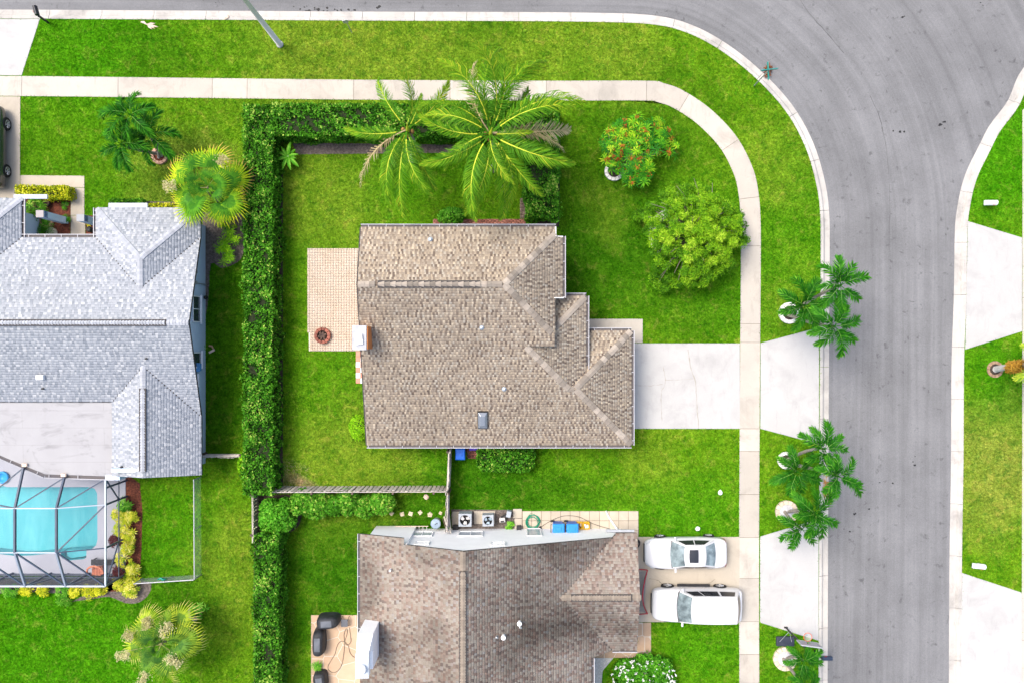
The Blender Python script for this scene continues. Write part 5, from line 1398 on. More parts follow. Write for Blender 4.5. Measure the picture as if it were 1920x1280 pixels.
def fan_palm(label, px, py, h, m, seed, rad=2.1, plumes=(), group='fan palms', base=None):
    cx, cy = P(px, py, h)
    bx, by = base if base else (cx, cy)
    root = tag(empty('fan_palm', (bx, by, 0)), label, 'palm tree', group)
    c = (cx - bx, cy - by)
    trunk(root, (0, 0, 0), (c[0], c[1], h - 0.2), 0.24, 0.2, m_trunk)
    rr = random.Random(seed)
    ms = [fan_mesh('fan_frond', 1.08, 1.05, m, seed + i, yellow=y_) for i, y_ in enumerate((-0.05, 0.04, 0.16, 0.30))]
    tiers = ((5, 1.0, 0.5, 0), (6, 0.6, 0.72, 0), (8, 0.25, 0.92, 1), (8, -0.05, 1.05, 2), (8, -0.4, 1.15, 3))
    for ti, (n_, el, sc, mi_) in enumerate(tiers):
        for k in range(n_):
            az = 2 * math.pi * (k + 0.5 * (ti % 2)) / n_ + rr.uniform(-0.34, 0.34)
            link('frond', ms[mi_ if rr.random() < 0.75 else min(3, mi_ + 1)], root, (c[0] + 0.06 * math.cos(az), c[1] + 0.06 * math.sin(az), h - 0.1), (rr.uniform(-0.9, 0.9), -el + rr.uniform(-0.2, 0.2), az), sc * rad / 2.1 * rr.uniform(0.74, 1.16))
    for (ax_, ay_, l, tan) in plumes:
        qx, qy = P(ax_, ay_, h - 0.3); n_ = 340
        ang = math.atan2(qy - cy, qx - cx); t = rng.uniform(-0.5, 0.5, n_) * l; u = rng.normal(0, 0.14, n_)
        pt = np.stack([qx - bx + np.cos(ang) * t - np.sin(ang) * u, qy - by + np.sin(ang) * t + np.cos(ang) * u, h + 0.75 - 0.2 * t + rng.uniform(-.14, .14, n_)], 1)
        leaf_obj('flower_plume', pt, np.tile((0, 0, 1.0), (n_, 1)), 0.12, 0.05, m_plume, np.clip(rng.uniform(0, 1, n_) - tan, 0, 1), root, 0.9)
        MB().tube([(c[0], c[1], h), (qx - bx, qy - by, h + 0.05)], [0.025, 0.012], 5).build('flower_stalk', m_plume, root)
    return root
fan_palm('large yellow tipped fan palm at the corner of the grey house', 388, 352, 3.6, m_fan, 101, 2.25, [(332, 355, 0.7, 0.1), (428, 308, 0.6, 0.5)], base=P(408, 372))
fan_palm('grey green fan palm with cream flower plumes on the southwest lawn', 302, 1207, 3.2, m_fan2, 120, 2.1, [(325, 1168, 0.85, 0), (246, 1215, 0.8, 0), (338, 1225, 0.95, 0), (284, 1258, 0.8, 0.1), (290, 1156, 0.6, 0.6), (256, 1180, 0.6, 0.4)], base=P(318, 1188))

# palm at the right edge: bare trunk leaning out of the picture, orange boots below the crown
bx, by = P(1866, 692); h = 4.6
cx, cy = P(1957, 684, h)
ep = tag(empty('leaning_palm', (bx, by, 0)), 'palm with pale leaning trunk and orange dry leaf bases at the right edge', 'palm tree')
c = (cx - bx, cy - by)
trunk(ep, (0, 0, 0), (c[0] * 0.5, c[1] * 0.5, h * 0.46), 0.19, 0.14, mat('pale_trunk', (0.46, 0.45, 0.43), (0.36, 0.35, 0.33), 7, rough=0.9, bump=0.4), (0.0, 0.05))
n_ = 700; t = rng.uniform(0.45, 0.78, n_); q = rng.uniform(0, 6.28, n_); r_ = 0.2 + 0.16 * rng.random(n_)
leaf_obj('dry_leaf_bases', np.stack([c[0] * t + np.cos(q) * r_, c[1] * t + np.sin(q) * r_, (h - 0.2) * t - 0.5], 1), np.stack([np.cos(q), np.sin(q), 0.3 + 0 * q], 1), 0.42, 0.06, leafmat('orange_dry_leaf', [(0, (0.32, 0.15, 0.02)), (1, (0.56, 0.33, 0.05))]), rng.uniform(0, 1, n_), ep, 0.35)
EPF = frond_mesh('grey_frond', 2.0, 46, 0.7, 0.05, 0.75, -0.85, [m_rachis, m_fan2], 0.8, 0.5, 0.3, 77)
for k in range(16):
    az = 2 * math.pi * k / 16 + random.uniform(-.15, .15)
    link('frond', EPF, ep, (c[0], c[1], h), (random.uniform(-.3, .3), random.uniform(-0.7, 0.2), az), random.uniform(.8, 1.0))
ring('ring of dry mulch stones round the leaning palm', 1865, 692, 0.48, 0.08, 12, mat('tan_bark', (0.34, 0.23, 0.14), (0.22, 0.14, 0.09), 7, rand=0.2, rough=1), m_soil, None)
ring('low grey stone ring round the sprawling plant near the fan palm', 366, 1148, 0.42, 0.12, 12, mat('grey_ring_stone', (0.30, 0.26, 0.23), (0.2, 0.18, 0.16), 6, rand=0.2, rough=1), m_soil, None)
ring('terracotta planter ring in the courtyard', 88, 414, 0.44, 0.18, 11, mat('terracotta_stone', (0.50, 0.30, 0.19), (0.42, 0.25, 0.16), 6, rand=0.15, rough=0.9), m_soil, None)
# ================================================================== POOL AND CAGE
from mathutils.geometry import tessellate_polygon
def sheet_with_hole(name, outer, hole, z, m, parent=None):
    tris = tessellate_polygon([[Vector((x, y, 0)) for x, y in outer], [Vector((x, y, 0)) for x, y in hole]])
    vs = [(x, y, z) for x, y in outer + hole]
    mb = MB()
    fs = []
    for t in tris:
        a, b, c = [vs[i] for i in t]
        fs.append(tuple(t) if (b[0] - a[0]) * (c[1] - a[1]) - (b[1] - a[1]) * (c[0] - a[0]) > 0 else tuple(reversed(t)))
    mb.add(vs, fs)
    n = len(outer); b0 = len(mb.v)
    mb.add(vs + [(x, y, z - 0.24) for x, y, _ in vs], [(i, (i + 1) % n, n + len(hole) + (i + 1) % n, n + len(hole) + i) for i in range(n)])
    return mb.build(name, m, parent)
def rounded(x0, x1, y0, y1, r, n=5):
    out = []
    for cx, cy, a in ((x1 - r, y0 + r, -90), (x1 - r, y1 - r, 0), (x0 + r, y1 - r, 90), (x0 + r, y0 + r, 180)):
        out += [(cx + r * math.cos(R(a + 90 * k / n)), cy + r * math.sin(R(a + 90 * k / n))) for k in range(n + 1)]
    return out
pw = [P(60, 1040), P(30, 1041), P(-60, 1030), P(-120, 1000), P(-120, 940), P(-40, 905), P(0, 908), P(14, 912)] + \
     [P(168, 912), P(178, 915), P(183, 924), P(183.5, 1010), P(181, 1021), P(172, 1028), P(163, 1030), P(162.5, 1044), P(157, 1047), P(128, 1049.5), P(117, 1045), P(114, 1034)]
POOL = pw
old = bpy.data.objects['lawn_west']; me_old = old.data
bpy.data.objects.remove(old)
struct(sheet_with_hole('lawn_west', LAWN_W, POOL, 0.0, m_lawn))
g0 = bpy.data.objects['ground']; bpy.data.objects.remove(g0)
struct(sheet_with_hole('ground', [(-400, -400), (400, -400), (400, 400), (-400, 400)], POOL, -0.25, m_lawn))
m_deck = mat('pool_deck_coating', (0.345, 0.352, 0.395), (0.32, 0.327, 0.37), 0.7, rough=0.85, fine=0.06, fscale=20)
DECK = PL([(-150, 830), (170, 830), (236, 872), (236, 1078), (-150, 1078)])
struct(sheet_with_hole('pool_deck', DECK, POOL, 0.05, m_deck)); EXC.append(DECK)
m_plaster = mat('pool_plaster', (0.10, 0.385, 0.425), (0.08, 0.34, 0.385), 0.35, rough=0.7, extra=lambda nt, v, c: nmix(nt, nramp(nt, nnoise(nt, nmap(nt, v, (1.4, .35, 1)), 0.8, 4, .6, .8), [(0.42, 0.0), (0.68, 0.7)]), c, (0.17, 0.45, 0.49)))
n = len(POOL)
basin = MB().add([(x, y, 0.045) for x, y in POOL] + [(x, y, -1.15) for x, y in POOL], [(i, n + i, n + (i + 1) % n, (i + 1) % n) for i in range(n)] + [tuple(range(n, 2 * n))])
struct(basin.build('pool_basin', m_plaster))
x0, y0 = P(117, 1034); x1, y1 = P(163, 1049)
struct(MB().prism([P(119, 1033), P(162, 1031), P(161.5, 1043.5), P(128, 1048.5), P(119, 1044)], -1.1, -0.35).build('pool_bench', m_plaster))
mw = bpy.data.materials.new('pool_water'); mw.use_nodes = True; nt = mw.node_tree; nt.nodes.remove(nt.nodes['Principled BSDF'])
tb = nt.nodes.new('ShaderNodeBsdfTransparent'); tb.inputs[0].default_value = (0.80, 0.97, 0.98, 1)
gb = nt.nodes.new('ShaderNodeBsdfGlossy'); gb.inputs['Roughness'].default_value = 0.08
fb = nt.nodes.new('ShaderNodeFresnel'); fb.inputs['IOR'].default_value = 1.33
bp = nt.nodes.new('ShaderNodeBump'); bp.inputs['Strength'].default_value = 0.25; bp.inputs['Distance'].default_value = 0.05
nt.links.new(nnoise(nt, nt.nodes.new('ShaderNodeNewGeometry').outputs['Position'], 2.2, 3), bp.inputs['Height'])
nt.links.new(bp.outputs[0], gb.inputs['Normal']); nt.links.new(bp.outputs[0], fb.inputs['Normal'])
xs2 = nt.nodes.new('ShaderNodeMixShader'); nt.links.new(fb.outputs[0], xs2.inputs[0]); nt.links.new(tb.outputs[0], xs2.inputs[1]); nt.links.new(gb.outputs[0], xs2.inputs[2])
nt.links.new(xs2.outputs[0], nt.nodes['Material Output'].inputs[0])
struct(MB().add([(x, y, -0.07) for x, y in POOL], [tuple(range(n))]).build('pool_water', mw))

cage = tag(empty('pool_cage', (-25, -10.5, 0)), 'screened pool enclosure with dark metal beams over the turquoise pool', 'pool enclosure')
OC = Vector((-25, -10.5, 0))
m_beam = mat('bronze_beam', (0.055, 0.075, 0.115), (0.045, 0.06, 0.095), 3, rough=0.45, spec=0.4)
m_beam_l = mat('lit_beam', (0.42, 0.46, 0.52), rough=0.45)  # lighter copy of the bronze beam: light on the tops put into colour
m_scr = mat('insect_screen', (0.12, 0.135, 0.17), rough=0.9, alpha=0.13)
m_scr2 = mat('shaded_screen', (0.045, 0.055, 0.065), rough=0.9, alpha=0.62)  # same screen made denser and darker to hold the south wall's shade
def beam(a, b, w=0.055, m=None, name='beam', d=None):
    a, b = Vector(a) - OC, Vector(b) - OC
    t = (b - a).normalized(); s = t.cross(Vector((0, 0, 1))); s = s.normalized() if s.length > 1e-4 else Vector((1, 0, 0)); u = s.cross(t)
    d = d or w * 1.6
    vs = [p + s * (sx * w / 2) + u * (sz * d / 2) for p in (a, b) for sx, sz in ((-1, -1), (1, -1), (1, 1), (-1, 1))]
    MB().add(vs, [(0, 1, 2, 3), (7, 6, 5, 4), (0, 4, 5, 1), (1, 5, 6, 2), (2, 6, 7, 3), (3, 7, 4, 0)]).build(name, m or m_beam, cage)
X0, X1, X2, XEa = -29.2, -26.97, -24.72, -22.53
YA, YB, YS = -9.03, -11.43, -13.54
HE, HT2 = 2.7, 3.7
yn = {X0: -5.75, X1: -6.95, X2: -7.5, XEa: -7.6}
for x in (X0, X1, X2):
    beam((x, yn[x], 2.88), (x, YA, HT2), 0.095); beam((x, YA, HT2), (x, YB, HT2), 0.095); beam((x, YB, HT2), (x, YS, HE), 0.095, mat('part_lit_beam_%d' % int(-x), (0.20, 0.235, 0.29), rough=0.45))  # south rafter ends get a lighter, painted-lit tone of the same metal
    beam((x, YS, 0.05), (x, YS, HE), 0.07, name='post')
for a, b in ((X0, X1), (X1, X2)):
    for y in (YA, YB): beam((a, y, HT2 + 0.02), (b, y, HT2 + 0.02), 0.05, m_beam_l)
beam((X2, YA, HT2 + 0.02), (XEa, YA, HE), 0.05, m_beam_l); beam((X2, YB, HT2 + 0.02), (XEa, YB, HE), 0.05)
beam((XEa, yn[XEa], HE), (XEa, YS, HE), 0.075, m_beam_l); beam((X0 - 4, YS, HE), (XEa, YS, HE), 0.075, m_beam_l)
for a, b in (((X2, YA, HT2), (XEa, yn[XEa], HE)), ((X1, YA, HT2), (X2, yn[X2], 2.88)), ((X0, YA, HT2), (X1, yn[X1], 2.88)), ((X2, YB, HT2), (XEa, YA, HE)), ((X2, YB, HT2), (XEa, YS, HE)), ((X1, YB, HT2), (X2, YS, HE)), ((X0, YB, HT2), (X1, YS, HE)), ((X0 - 2.0, YA + 0.8, HT2), (X1, YA, HT2))):
    beam(a, b, 0.06, name='diagonal_brace')
for y in (yn[XEa], -8.1, YA, YB, YS): beam((XEa, y, 0.05), (XEa, y, HE), 0.06, name='post')
beam((XEa, yn[XEa], 1.1), (XEa, YS, 1.1), 0.04); beam((X0 - 4, YS, 1.0), (XEa, YS, 1.0), 0.05)
for a, b in (((XEa, YB, 1.1), (XEa, YS, HE)), ((XEa, YA, 1.1), (XEa, yn[XEa], HE)), ((X1, YS, HE), (X2 - 1.2, YS, 0.1)), ((X2, YS, HE), (XEa - 1.1, YS, 0.1))): beam(a, b, 0.05, name='diagonal_brace')
def panel(pts, m, name='screen_panel'):
    MB().add([tuple(Vector(p) - OC) for p in pts], [tuple(range(len(pts)))]).build(name, m, cage)
for a, b in ((X0, X1), (X1, X2)):
    panel([(a, yn[a], 2.86), (b, yn[b], 2.86), (b, YA, HT2 - 0.03), (a, YA, HT2 - 0.03)], m_scr); panel([(a, YA, HT2 - 0.03), (b, YA, HT2 - 0.03), (b, YB, HT2 - 0.03), (a, YB, HT2 - 0.03)], m_scr); panel([(a, YB, HT2 - 0.03), (b, YB, HT2 - 0.03), (b, YS, HE - 0.03), (a, YS, HE - 0.03)], m_scr)
panel([(X2, yn[X2], 2.86), (XEa, yn[XEa], HE - .03), (XEa, YA, HE - .03), (X2, YA, HT2 - .03)], m_scr); panel([(X2, YA, HT2 - .03), (XEa, YA, HE - .03), (XEa, YB, HE - .03), (X2, YB, HT2 - .03)], m_scr); panel([(X2, YB, HT2 - .03), (XEa, YB, HE - .03), (XEa, YS, HE - .03), (X2, YS, HE - .03)], m_scr)
panel([(XEa + .01, yn[XEa], 0.06), (XEa + .01, YS, 0.06), (XEa + .01, YS, HE - .05), (XEa + .01, yn[XEa], HE - .05)], m_scr)
panel([(X0 - 4, YS - .01, 0.06), (XEa, YS - .01, 0.06), (XEa, YS - .01, HE - .05), (X0 - 4, YS - .01, HE - .05)], m_scr2)
MB().box((-22.1 + 25, -7.2 + 10.5, 1.4), (0.8, 0.9, 2.8)).build('side_wall', m_blue_stucco, cage)

# terracotta chair and its black neighbour under the cage
m_terra = mat('terracotta_plastic', (0.62, 0.22, 0.12), (0.56, 0.19, 0.105), 4, rough=0.5)
cx, cy = P(183, 1068, 0.4)
chr_ = tag(empty('patio_chair', (cx, cy, 0.05), 0.0), 'terracotta curved patio chair in the corner of the pool cage', 'chair')
MB().prism([(-.28, -.3), (.28, -.3), (.32, .25), (-.32, .25)], 0.32, 0.37).build('seat', m_terra, chr_)
bk = MB()
arc = [(0.46 * math.cos(q), 0.36 * math.sin(q) - 0.02) for q in np.linspace(-0.25, math.pi + 0.25, 15)]
MB().tube([(x, y, 0.62 + 0.18 * max(0, math.sin(math.pi * i / 14))) for i, (x, y) in enumerate(arc)], 0.055, 8).build('arm_rest', m_terra, chr_, smooth=True)
for k in range(7):
    x = -0.27 + 0.09 * k; MB().box((x, -0.03, 0.40), (0.06, 0.52, 0.03)).build('slat', m_terra, chr_)
for sx in (-1, 1):
    for sy in (-1, 1): MB().tube([(sx * .27, sy * .25, 0), (sx * .27, sy * .24, 0.62 if sy < 0 else 0.66)], 0.03, 6).build('leg', m_terra, chr_)
x, y = P(192, 1056, 0.5)
st_ = tag(empty('side_table', (x, y, 0.05)), 'low black bench against the cage wall behind the terracotta chair', 'bench')
MB().box((0, 0.1, 0.5), (1.25, 0.32, 0.05)).build('bench_top', m_dark, st_)
for sx in (-1, 1):
    for sy in (-1, 1): MB().box((sx * 0.55, 0.1 + sy * 0.12, 0.24), (0.05, 0.05, 0.48)).build('leg', m_dark, st_)
x, y = P(2, 895, 0.3)
tag(MB().lathe([(0.30, 0), (0.36, 0.05), (0.36, 0.16), (0.26, 0.2), (0.24, 0.12)], (x, y, 0.05), 20).build('pool_float', mat('blue_vinyl', (0.02, 0.28, 0.62), rough=0.35), smooth=True), 'blue ring float on the pool deck at the left edge', 'float')

# ================================================================== FENCES
m_wood = mat('weathered_wood', (0.56, 0.51, 0.46), (0.44, 0.39, 0.35), 5, rand=0.28, rough=0.95, bump=0.3)
m_wood_d = mat('dark_wood', (0.14, 0.10, 0.08), (0.09, 0.065, 0.05), 5, rand=0.2, rough=0.95)
pk = MB().add([(-.088, -.011, 0), (.088, -.011, 0), (.088, .011, 0), (-.088, .011, 0), (-.088, -.011, 1.72), (.088, -.011, 1.72), (.088, .011, 1.72), (-.088, .011, 1.72), (-.03, -.011, 1.78), (.03, -.011, 1.78), (.03, .011, 1.78), (-.03, .011, 1.78)],
              [(3, 2, 1, 0), (0, 1, 5, 4), (1, 2, 6, 5), (2, 3, 7, 6), (3, 0, 4, 7), (4, 5, 9, 8), (5, 6, 10, 9), (6, 7, 11, 10), (7, 4, 8, 11), (8, 9, 10, 11)]).mesh('picket', m_wood)
def wood_fence(label, a, b, side, step=0.245, m=None, hh=1.0):
    a, b = Vector(a), Vector(b); d = b - a; L = d.length; d.normalize(); ang = math.atan2(d.y, d.x); s = Vector((-d.y, d.x)) * side
    root = tag(empty('wooden_fence', (a.x, a.y, 0), ang), label, 'fence', 'weathered wooden fences')
    k = 0.1
    while k < L:
        link('picket', pk, root, (k, side * 0.035, random.uniform(-0.05, 0.03)), (random.uniform(-.02, .02), random.uniform(-.03, .03), random.uniform(-.04, .04)), (1, 1, hh * random.uniform(.97, 1.01))); k += step
    for z in (0.35, 1.0, 1.62):
        MB().box((L / 2, -side * 0.03, z * hh), (L, 0.045, 0.09)).build('rail', m_wood, root)
    k = 0.05
    while k <= L:
        MB().box((k, -side * 0.09, 0.9 * hh), (0.1, 0.1, 1.85 * hh)).build('post', m_wood_d, root); k += 2.3
    return root
wood_fence('long weathered wooden fence along the south side of the tan house yard', P(522, 912), P(842, 911), 1)
wood_fence('short wooden fence from the tan house wall down to the long fence', P(846, 838), P(843, 910), 1, 0.16)
wood_fence('short wooden fence from the long fence corner to the white gable wall', P(842, 914), P(841, 985), -1, 0.16)
wood_fence('low wooden fence between the southwest lawn and the south yard hedge', P(483.5, 920), P(484, 1012), 1, 0.2, hh=0.6)
wood_fence('low dark wooden fence stub between the grey house and the tall hedge', P(386, 851), P(462, 851), -1, 0.2, hh=0.65)

m_wire = mat('chain_link', (0.52, 0.56, 0.54), rough=0.6, alpha=0.32)
cl = tag(empty('chain_link_fence', (*P(378, 1080), 0)), 'low chain link fence round the strip of lawn beside the crotons', 'fence')
o_ = Vector(P(378, 1080))
runs = [(P(377, 893, 0), P(378, 1076, 0)), (P(378, 1076, 0), P(268, 1083, 0))]
for a, b in runs:
    a, b = Vector(a) - o_, Vector(b) - o_; L = (b - a).length; nn = max(2, int(L / 2.2))
    MB().tube([(*a, 1.15), (*b, 1.15)], 0.028, 8).build('top_rail', m_gutter, cl)
    MB().add([(*a, 0.03), (*b, 0.03), (*b, 1.14), (*a, 1.14)], [(0, 1, 2, 3)]).build('wire_mesh', m_wire, cl)
    for i in range(nn + 1):
        p = a.lerp(b, i / nn); MB().tube([(*p, 0), (*p, 1.2)], 0.03, 8).build('post', m_metal, cl)
x, y = P(306, 1083, 0.6)
tag(MB().tube([(x - .2, y, .9), (x - .05, y + .05, .8), (x + .1, y, .95), (x + .18, y - .04, .6), (x + .02, y - .05, .55), (x - .1, y + .02, .7)], 0.045, 8).build('garden_hose', mat('teal_hose', (0.03, 0.33, 0.26), rough=0.5), smooth=True), 'bundled teal hose hanging on the chain link fence', 'hose')

# ================================================================== VEHICLES
m_car = mat('white_car_paint', (0.52, 0.52, 0.528), rough=0.25, spec=0.5, coat=0.6)
m_car_dk = mat('charcoal_car_paint', (0.030, 0.034, 0.038), rough=0.25, spec=0.5, coat=0.6)
m_cglass = mat('car_glass', (0.085, 0.11, 0.12), (0.23, 0.29, 0.305), 2.6, rough=0.06, spec=0.8)  # pale mottling paints a cloudy sky reflection into the glass
m_cglass_d = mat('tinted_car_glass', (0.018, 0.020, 0.024), rough=0.06, spec=0.7)
m_tyre = mat('tyre_rubber', (0.015, 0.015, 0.016), rough=0.85)
m_rim = mat('alloy_rim', (0.50, 0.51, 0.53), rough=0.3, metal=0.7)
m_lamp = mat('lamp_lens', (0.40, 0.42, 0.44), rough=0.1, spec=0.7)
m_tail = mat('red_lens', (0.30, 0.02, 0.02), rough=0.15)

def make_car(label, loc, rz, s, paint, glass, name='car', cat='car'):
    root = tag(empty(name, (loc[0], loc[1], 0.035), rz), label, cat)
    W = s['W'] / 2; zb = 0.24
    V, F = [], []
    st = s['st']
    for x, wf, zt in st:
        w = W * wf; zs = zt - 0.07
        half = [(0, zb), (w * .86, zb), (w * .985, zb + .16), (w, zb + (zs - zb) * .55), (w * .975, zs - .05), (w * .90, zs + .03), (w * .6, zt), (0, zt + .015)]
        V += [(x, y, z) for y, z in half] + [(x, -y, z) for y, z in half[-2:0:-1]]
    k = 14
    for i in range(len(st) - 1):
        for c in range(k):
            F.append((i * k + c, i * k + (c + 1) % k, (i + 1) * k + (c + 1) % k, (i + 1) * k + c))
    F.append(tuple(range(k))[::-1]); F.append(tuple((len(st) - 1) * k + c for c in range(k)))
    body = MB().add(V, F).build('body', paint, root, smooth=True, subsurf=2)
    belt, H = s['belt'], s['H']; wb, wt = s['wb'], s['wt']; xwb, xwt, xrt, xrb = s['x']
    bow = s.get('bow', 0.16)
    def front(u, v, e=0.0):
        b = bow * (1 - 0.45 * v)
        return (xwb + (xwt - xwb) * v - b * (1 - u * u) + b - e * 0.5, u * (wb + (wt - wb) * v), belt + (H - .05 - belt) * (math.copysign(abs(v) ** 0.92, v)) + e)
    def rear(u, v, e=0.0):
        b = bow * 0.7 * (1 - 0.4 * v)
        return (xrb + (xrt - xrb) * v + b * (1 - u * u) - b + e * 0.5, u * (wb * .97 + (wt - wb * .97) * v), belt + .03 + (H - .08 - belt) * (math.copysign(abs(v) ** 0.92, v)) + e)
    def roof(u, v, e=0.0):
        a, c = front(u, 1.0), rear(u, 1.0)
        return (a[0] + (c[0] - a[0]) * v, u * wt * (1 + .02 * math.sin(math.pi * v)), a[2] + (c[2] - a[2]) * v + .05 * math.sin(math.pi * v) + .03 * (1 - u * u) + e)
    def sidef(sg):
        def f(u, v, e=0.0):          # u along the car 0..1, v up
            fb, rb = front(sg, v), rear(sg, v)
            t = u
            return (fb[0] + (rb[0] - fb[0]) * t, sg * (wb + (wt - wb) * v + .045 * math.sin(math.pi * t) * (1 - v * .6)) + sg * e, fb[2] + (rb[2] - fb[2]) * t + .05 * math.sin(math.pi * t) * v)
        return f
    def patch(f, u0, u1, v0, v1, nu=9, nv=6, e=0.0, flip=False):
        vs = [f(u0 + (u1 - u0) * i / nu, v0 + (v1 - v0) * j / nv, e) for j in range(nv + 1) for i in range(nu + 1)]
        q = [(j * (nu + 1) + i, j * (nu + 1) + i + 1, (j + 1) * (nu + 1) + i + 1, (j + 1) * (nu + 1) + i) for j in range(nv) for i in range(nu)]
        return vs, ([tuple(reversed(a)) for a in q] if flip else q)
    cb = MB()
    for f, u0 in ((front, -1), (rear, -1), (roof, -1), (sidef(1), 0), (sidef(-1), 0)): cb.add(*patch(f, u0, 1, -0.06 if f is not roof else 0, 1))
    cb.build('cabin', paint, root, smooth=True)
    MB().add(*patch(front, -.93, .93, .04, .97, e=.012)).build('windshield', glass, root, smooth=True)
    MB().add(*patch(front, -.985, .985, -.04, .03, e=.014)).build('wiper_cowl', m_dark, root, smooth=True)
    MB().add(*patch(rear, -.88, .88, .10, .92, e=.012)).build('rear_window', s.get('rg', glass), root, smooth=True)
    for sg in (1, -1):
        for a, b in s['side']: MB().add(*patch(sidef(sg), a, b, .16, .86, e=.012)).build('side_window', m_cglass_d, root, smooth=True)
    if s.get('sunroof'):
        a, b = s['sunroof']; MB().add(*patch(roof, -.62, .62, a, b, e=.012)).build('sunroof', m_cglass_d, root, smooth=True)
    if s.get('rails'):
        for sg in (1, -1): MB().tube([roof(sg * .9, t, .03) for t in (0.06, .3, .6, .94)], .018, 6).build('roof_rail', paint, root)
    r = s['r']
    for sg in (1, -1):
        for wx in s['wheels']:
            wh = MB(); vs = MB().lathe([(r * .55, -.10), (r * .94, -.11), (r, -.06), (r, .06), (r * .94, .11), (r * .62, .115), (r * .60, .09)], (0, 0, 0), 22)
            wh.add([(v[0], -v[2] * sg * -1, v[1]) for v in vs.v], vs.f)
            w = wh.build('wheel', m_tyre, root, loc=(wx, sg * (W - .085), r))
            rim = MB(); vs = MB().lathe([(r * .62, .085), (r * .60, .118), (r * .54, .118), (r * .52, .09), (.02, .085)], (0, 0, 0), 22); rim.add([(v[0], v[2] * sg, v[1]) for v in vs.v], vs.f)
            for q in range(5):
                a = 2 * math.pi * q / 5; rim.tube([(.02 * math.cos(a), sg * .112, .02 * math.sin(a)), (r * .56 * math.cos(a), sg * .115, r * .56 * math.sin(a))], .03, 5)
            rim.build('rim', m_rim, w)
        mx = front(sg, .18)
        MB().box((mx[0] + .02, sg * (W - .03), mx[2] + .04), (.12, .26, .12)).build('wing_mirror', paint, root, bevel=.03)
        hx = -s['L'] / 2
        MB().add([(hx + .06, sg * W * .60, .70), (hx + .34, sg * W * .90, .74), (hx + .56, sg * W * .955, .76), (hx + .34, sg * W * .80, .80), (hx + .12, sg * W * .60, .76)], [(0, 1, 2, 3, 4)]).build('headlight', m_lamp, root)
        MB().add([(-hx - .05, sg * W * .62, .78), (-hx - .16, sg * W * .90, .80), (-hx - .34, sg * W * .965, .86), (-hx - .14, sg * W * .84, .90), (-hx - .06, sg * W * .62, .88)], [(4, 3, 2, 1, 0)]).build('tail_light', m_tail, root)
    MB().box((-s['L'] / 2 - .005, 0, .48), (.05, W * 1.15, .2)).build('grille', m_dark, root, bevel=.02)
    if s.get('sill'):
        for sg in (1, -1): MB().box((s['sill'], sg * (W + .02), .34), (1.9, .14, .06)).build('running_board', m_dark, root)
    return root
sedan = dict(L=4.75, W=1.84, H=1.46, belt=.93, wb=.80, wt=.585, x=(-.98, -.22, .98, 1.72), r=.34, wheels=(-1.42, 1.40), side=((.08, .48), (.51, .92)), sunroof=(.22, .66),
             st=[(-2.375, .60, .62), (-2.30, .76, .70), (-2.10, .90, .80), (-1.6, .975, .90), (-.9, 1.0, .97), (0, 1.0, .97), (.9, 1.0, .97), (1.55, .985, .99), (2.05, .93, .97), (2.28, .82, .93), (2.375, .66, .80)])
suv = dict(L=5.15, W=1.98, H=1.86, belt=1.12, wb=.90, wt=.76, x=(-1.22, -.52, 2.12, 2.44), r=.39, wheels=(-1.62, 1.42), side=((.06, .28), (.30, .62), (.66, .94)), rails=True, sill=-.1, rg=m_cglass_d,
           st=[(-2.575, .66, .76), (-2.50, .82, .88), (-2.3, .93, .99), (-1.8, .98, 1.08), (-1.1, 1.0, 1.14), (0, 1.0, 1.14), (1.2, 1.0, 1.14), (2.1, .99, 1.14), (2.42, .95, 1.14), (2.54, .88, 1.10), (2.575, .78, .95)])
cx, cy = P(1287, 1038, .9); make_car('white sedan with sunroof parked on the south driveway', (cx, cy + 0.02), 0.01, sedan, m_car, m_cglass, 'parked_car')
cx, cy = P(1309, 1137, 1.2); make_car('long white sport utility vehicle parked beside the lawn on the south driveway', (cx, cy), -0.01, suv, m_car, m_cglass, 'parked_car', 'suv')
make_car('dark grey car cut off by the left edge on the northwest driveway', (-30.27, 11.25), -math.pi / 2, dict(suv, L=4.75, H=1.7, W=1.9, wheels=(-1.36, 1.36), rails=False, sill=None, x=(-1.1, -.5, 1.9, 2.2)) | dict(st=[(x * .925, a, b) for x, a, b in suv['st']]), m_car_dk, m_cglass, 'parked_car')
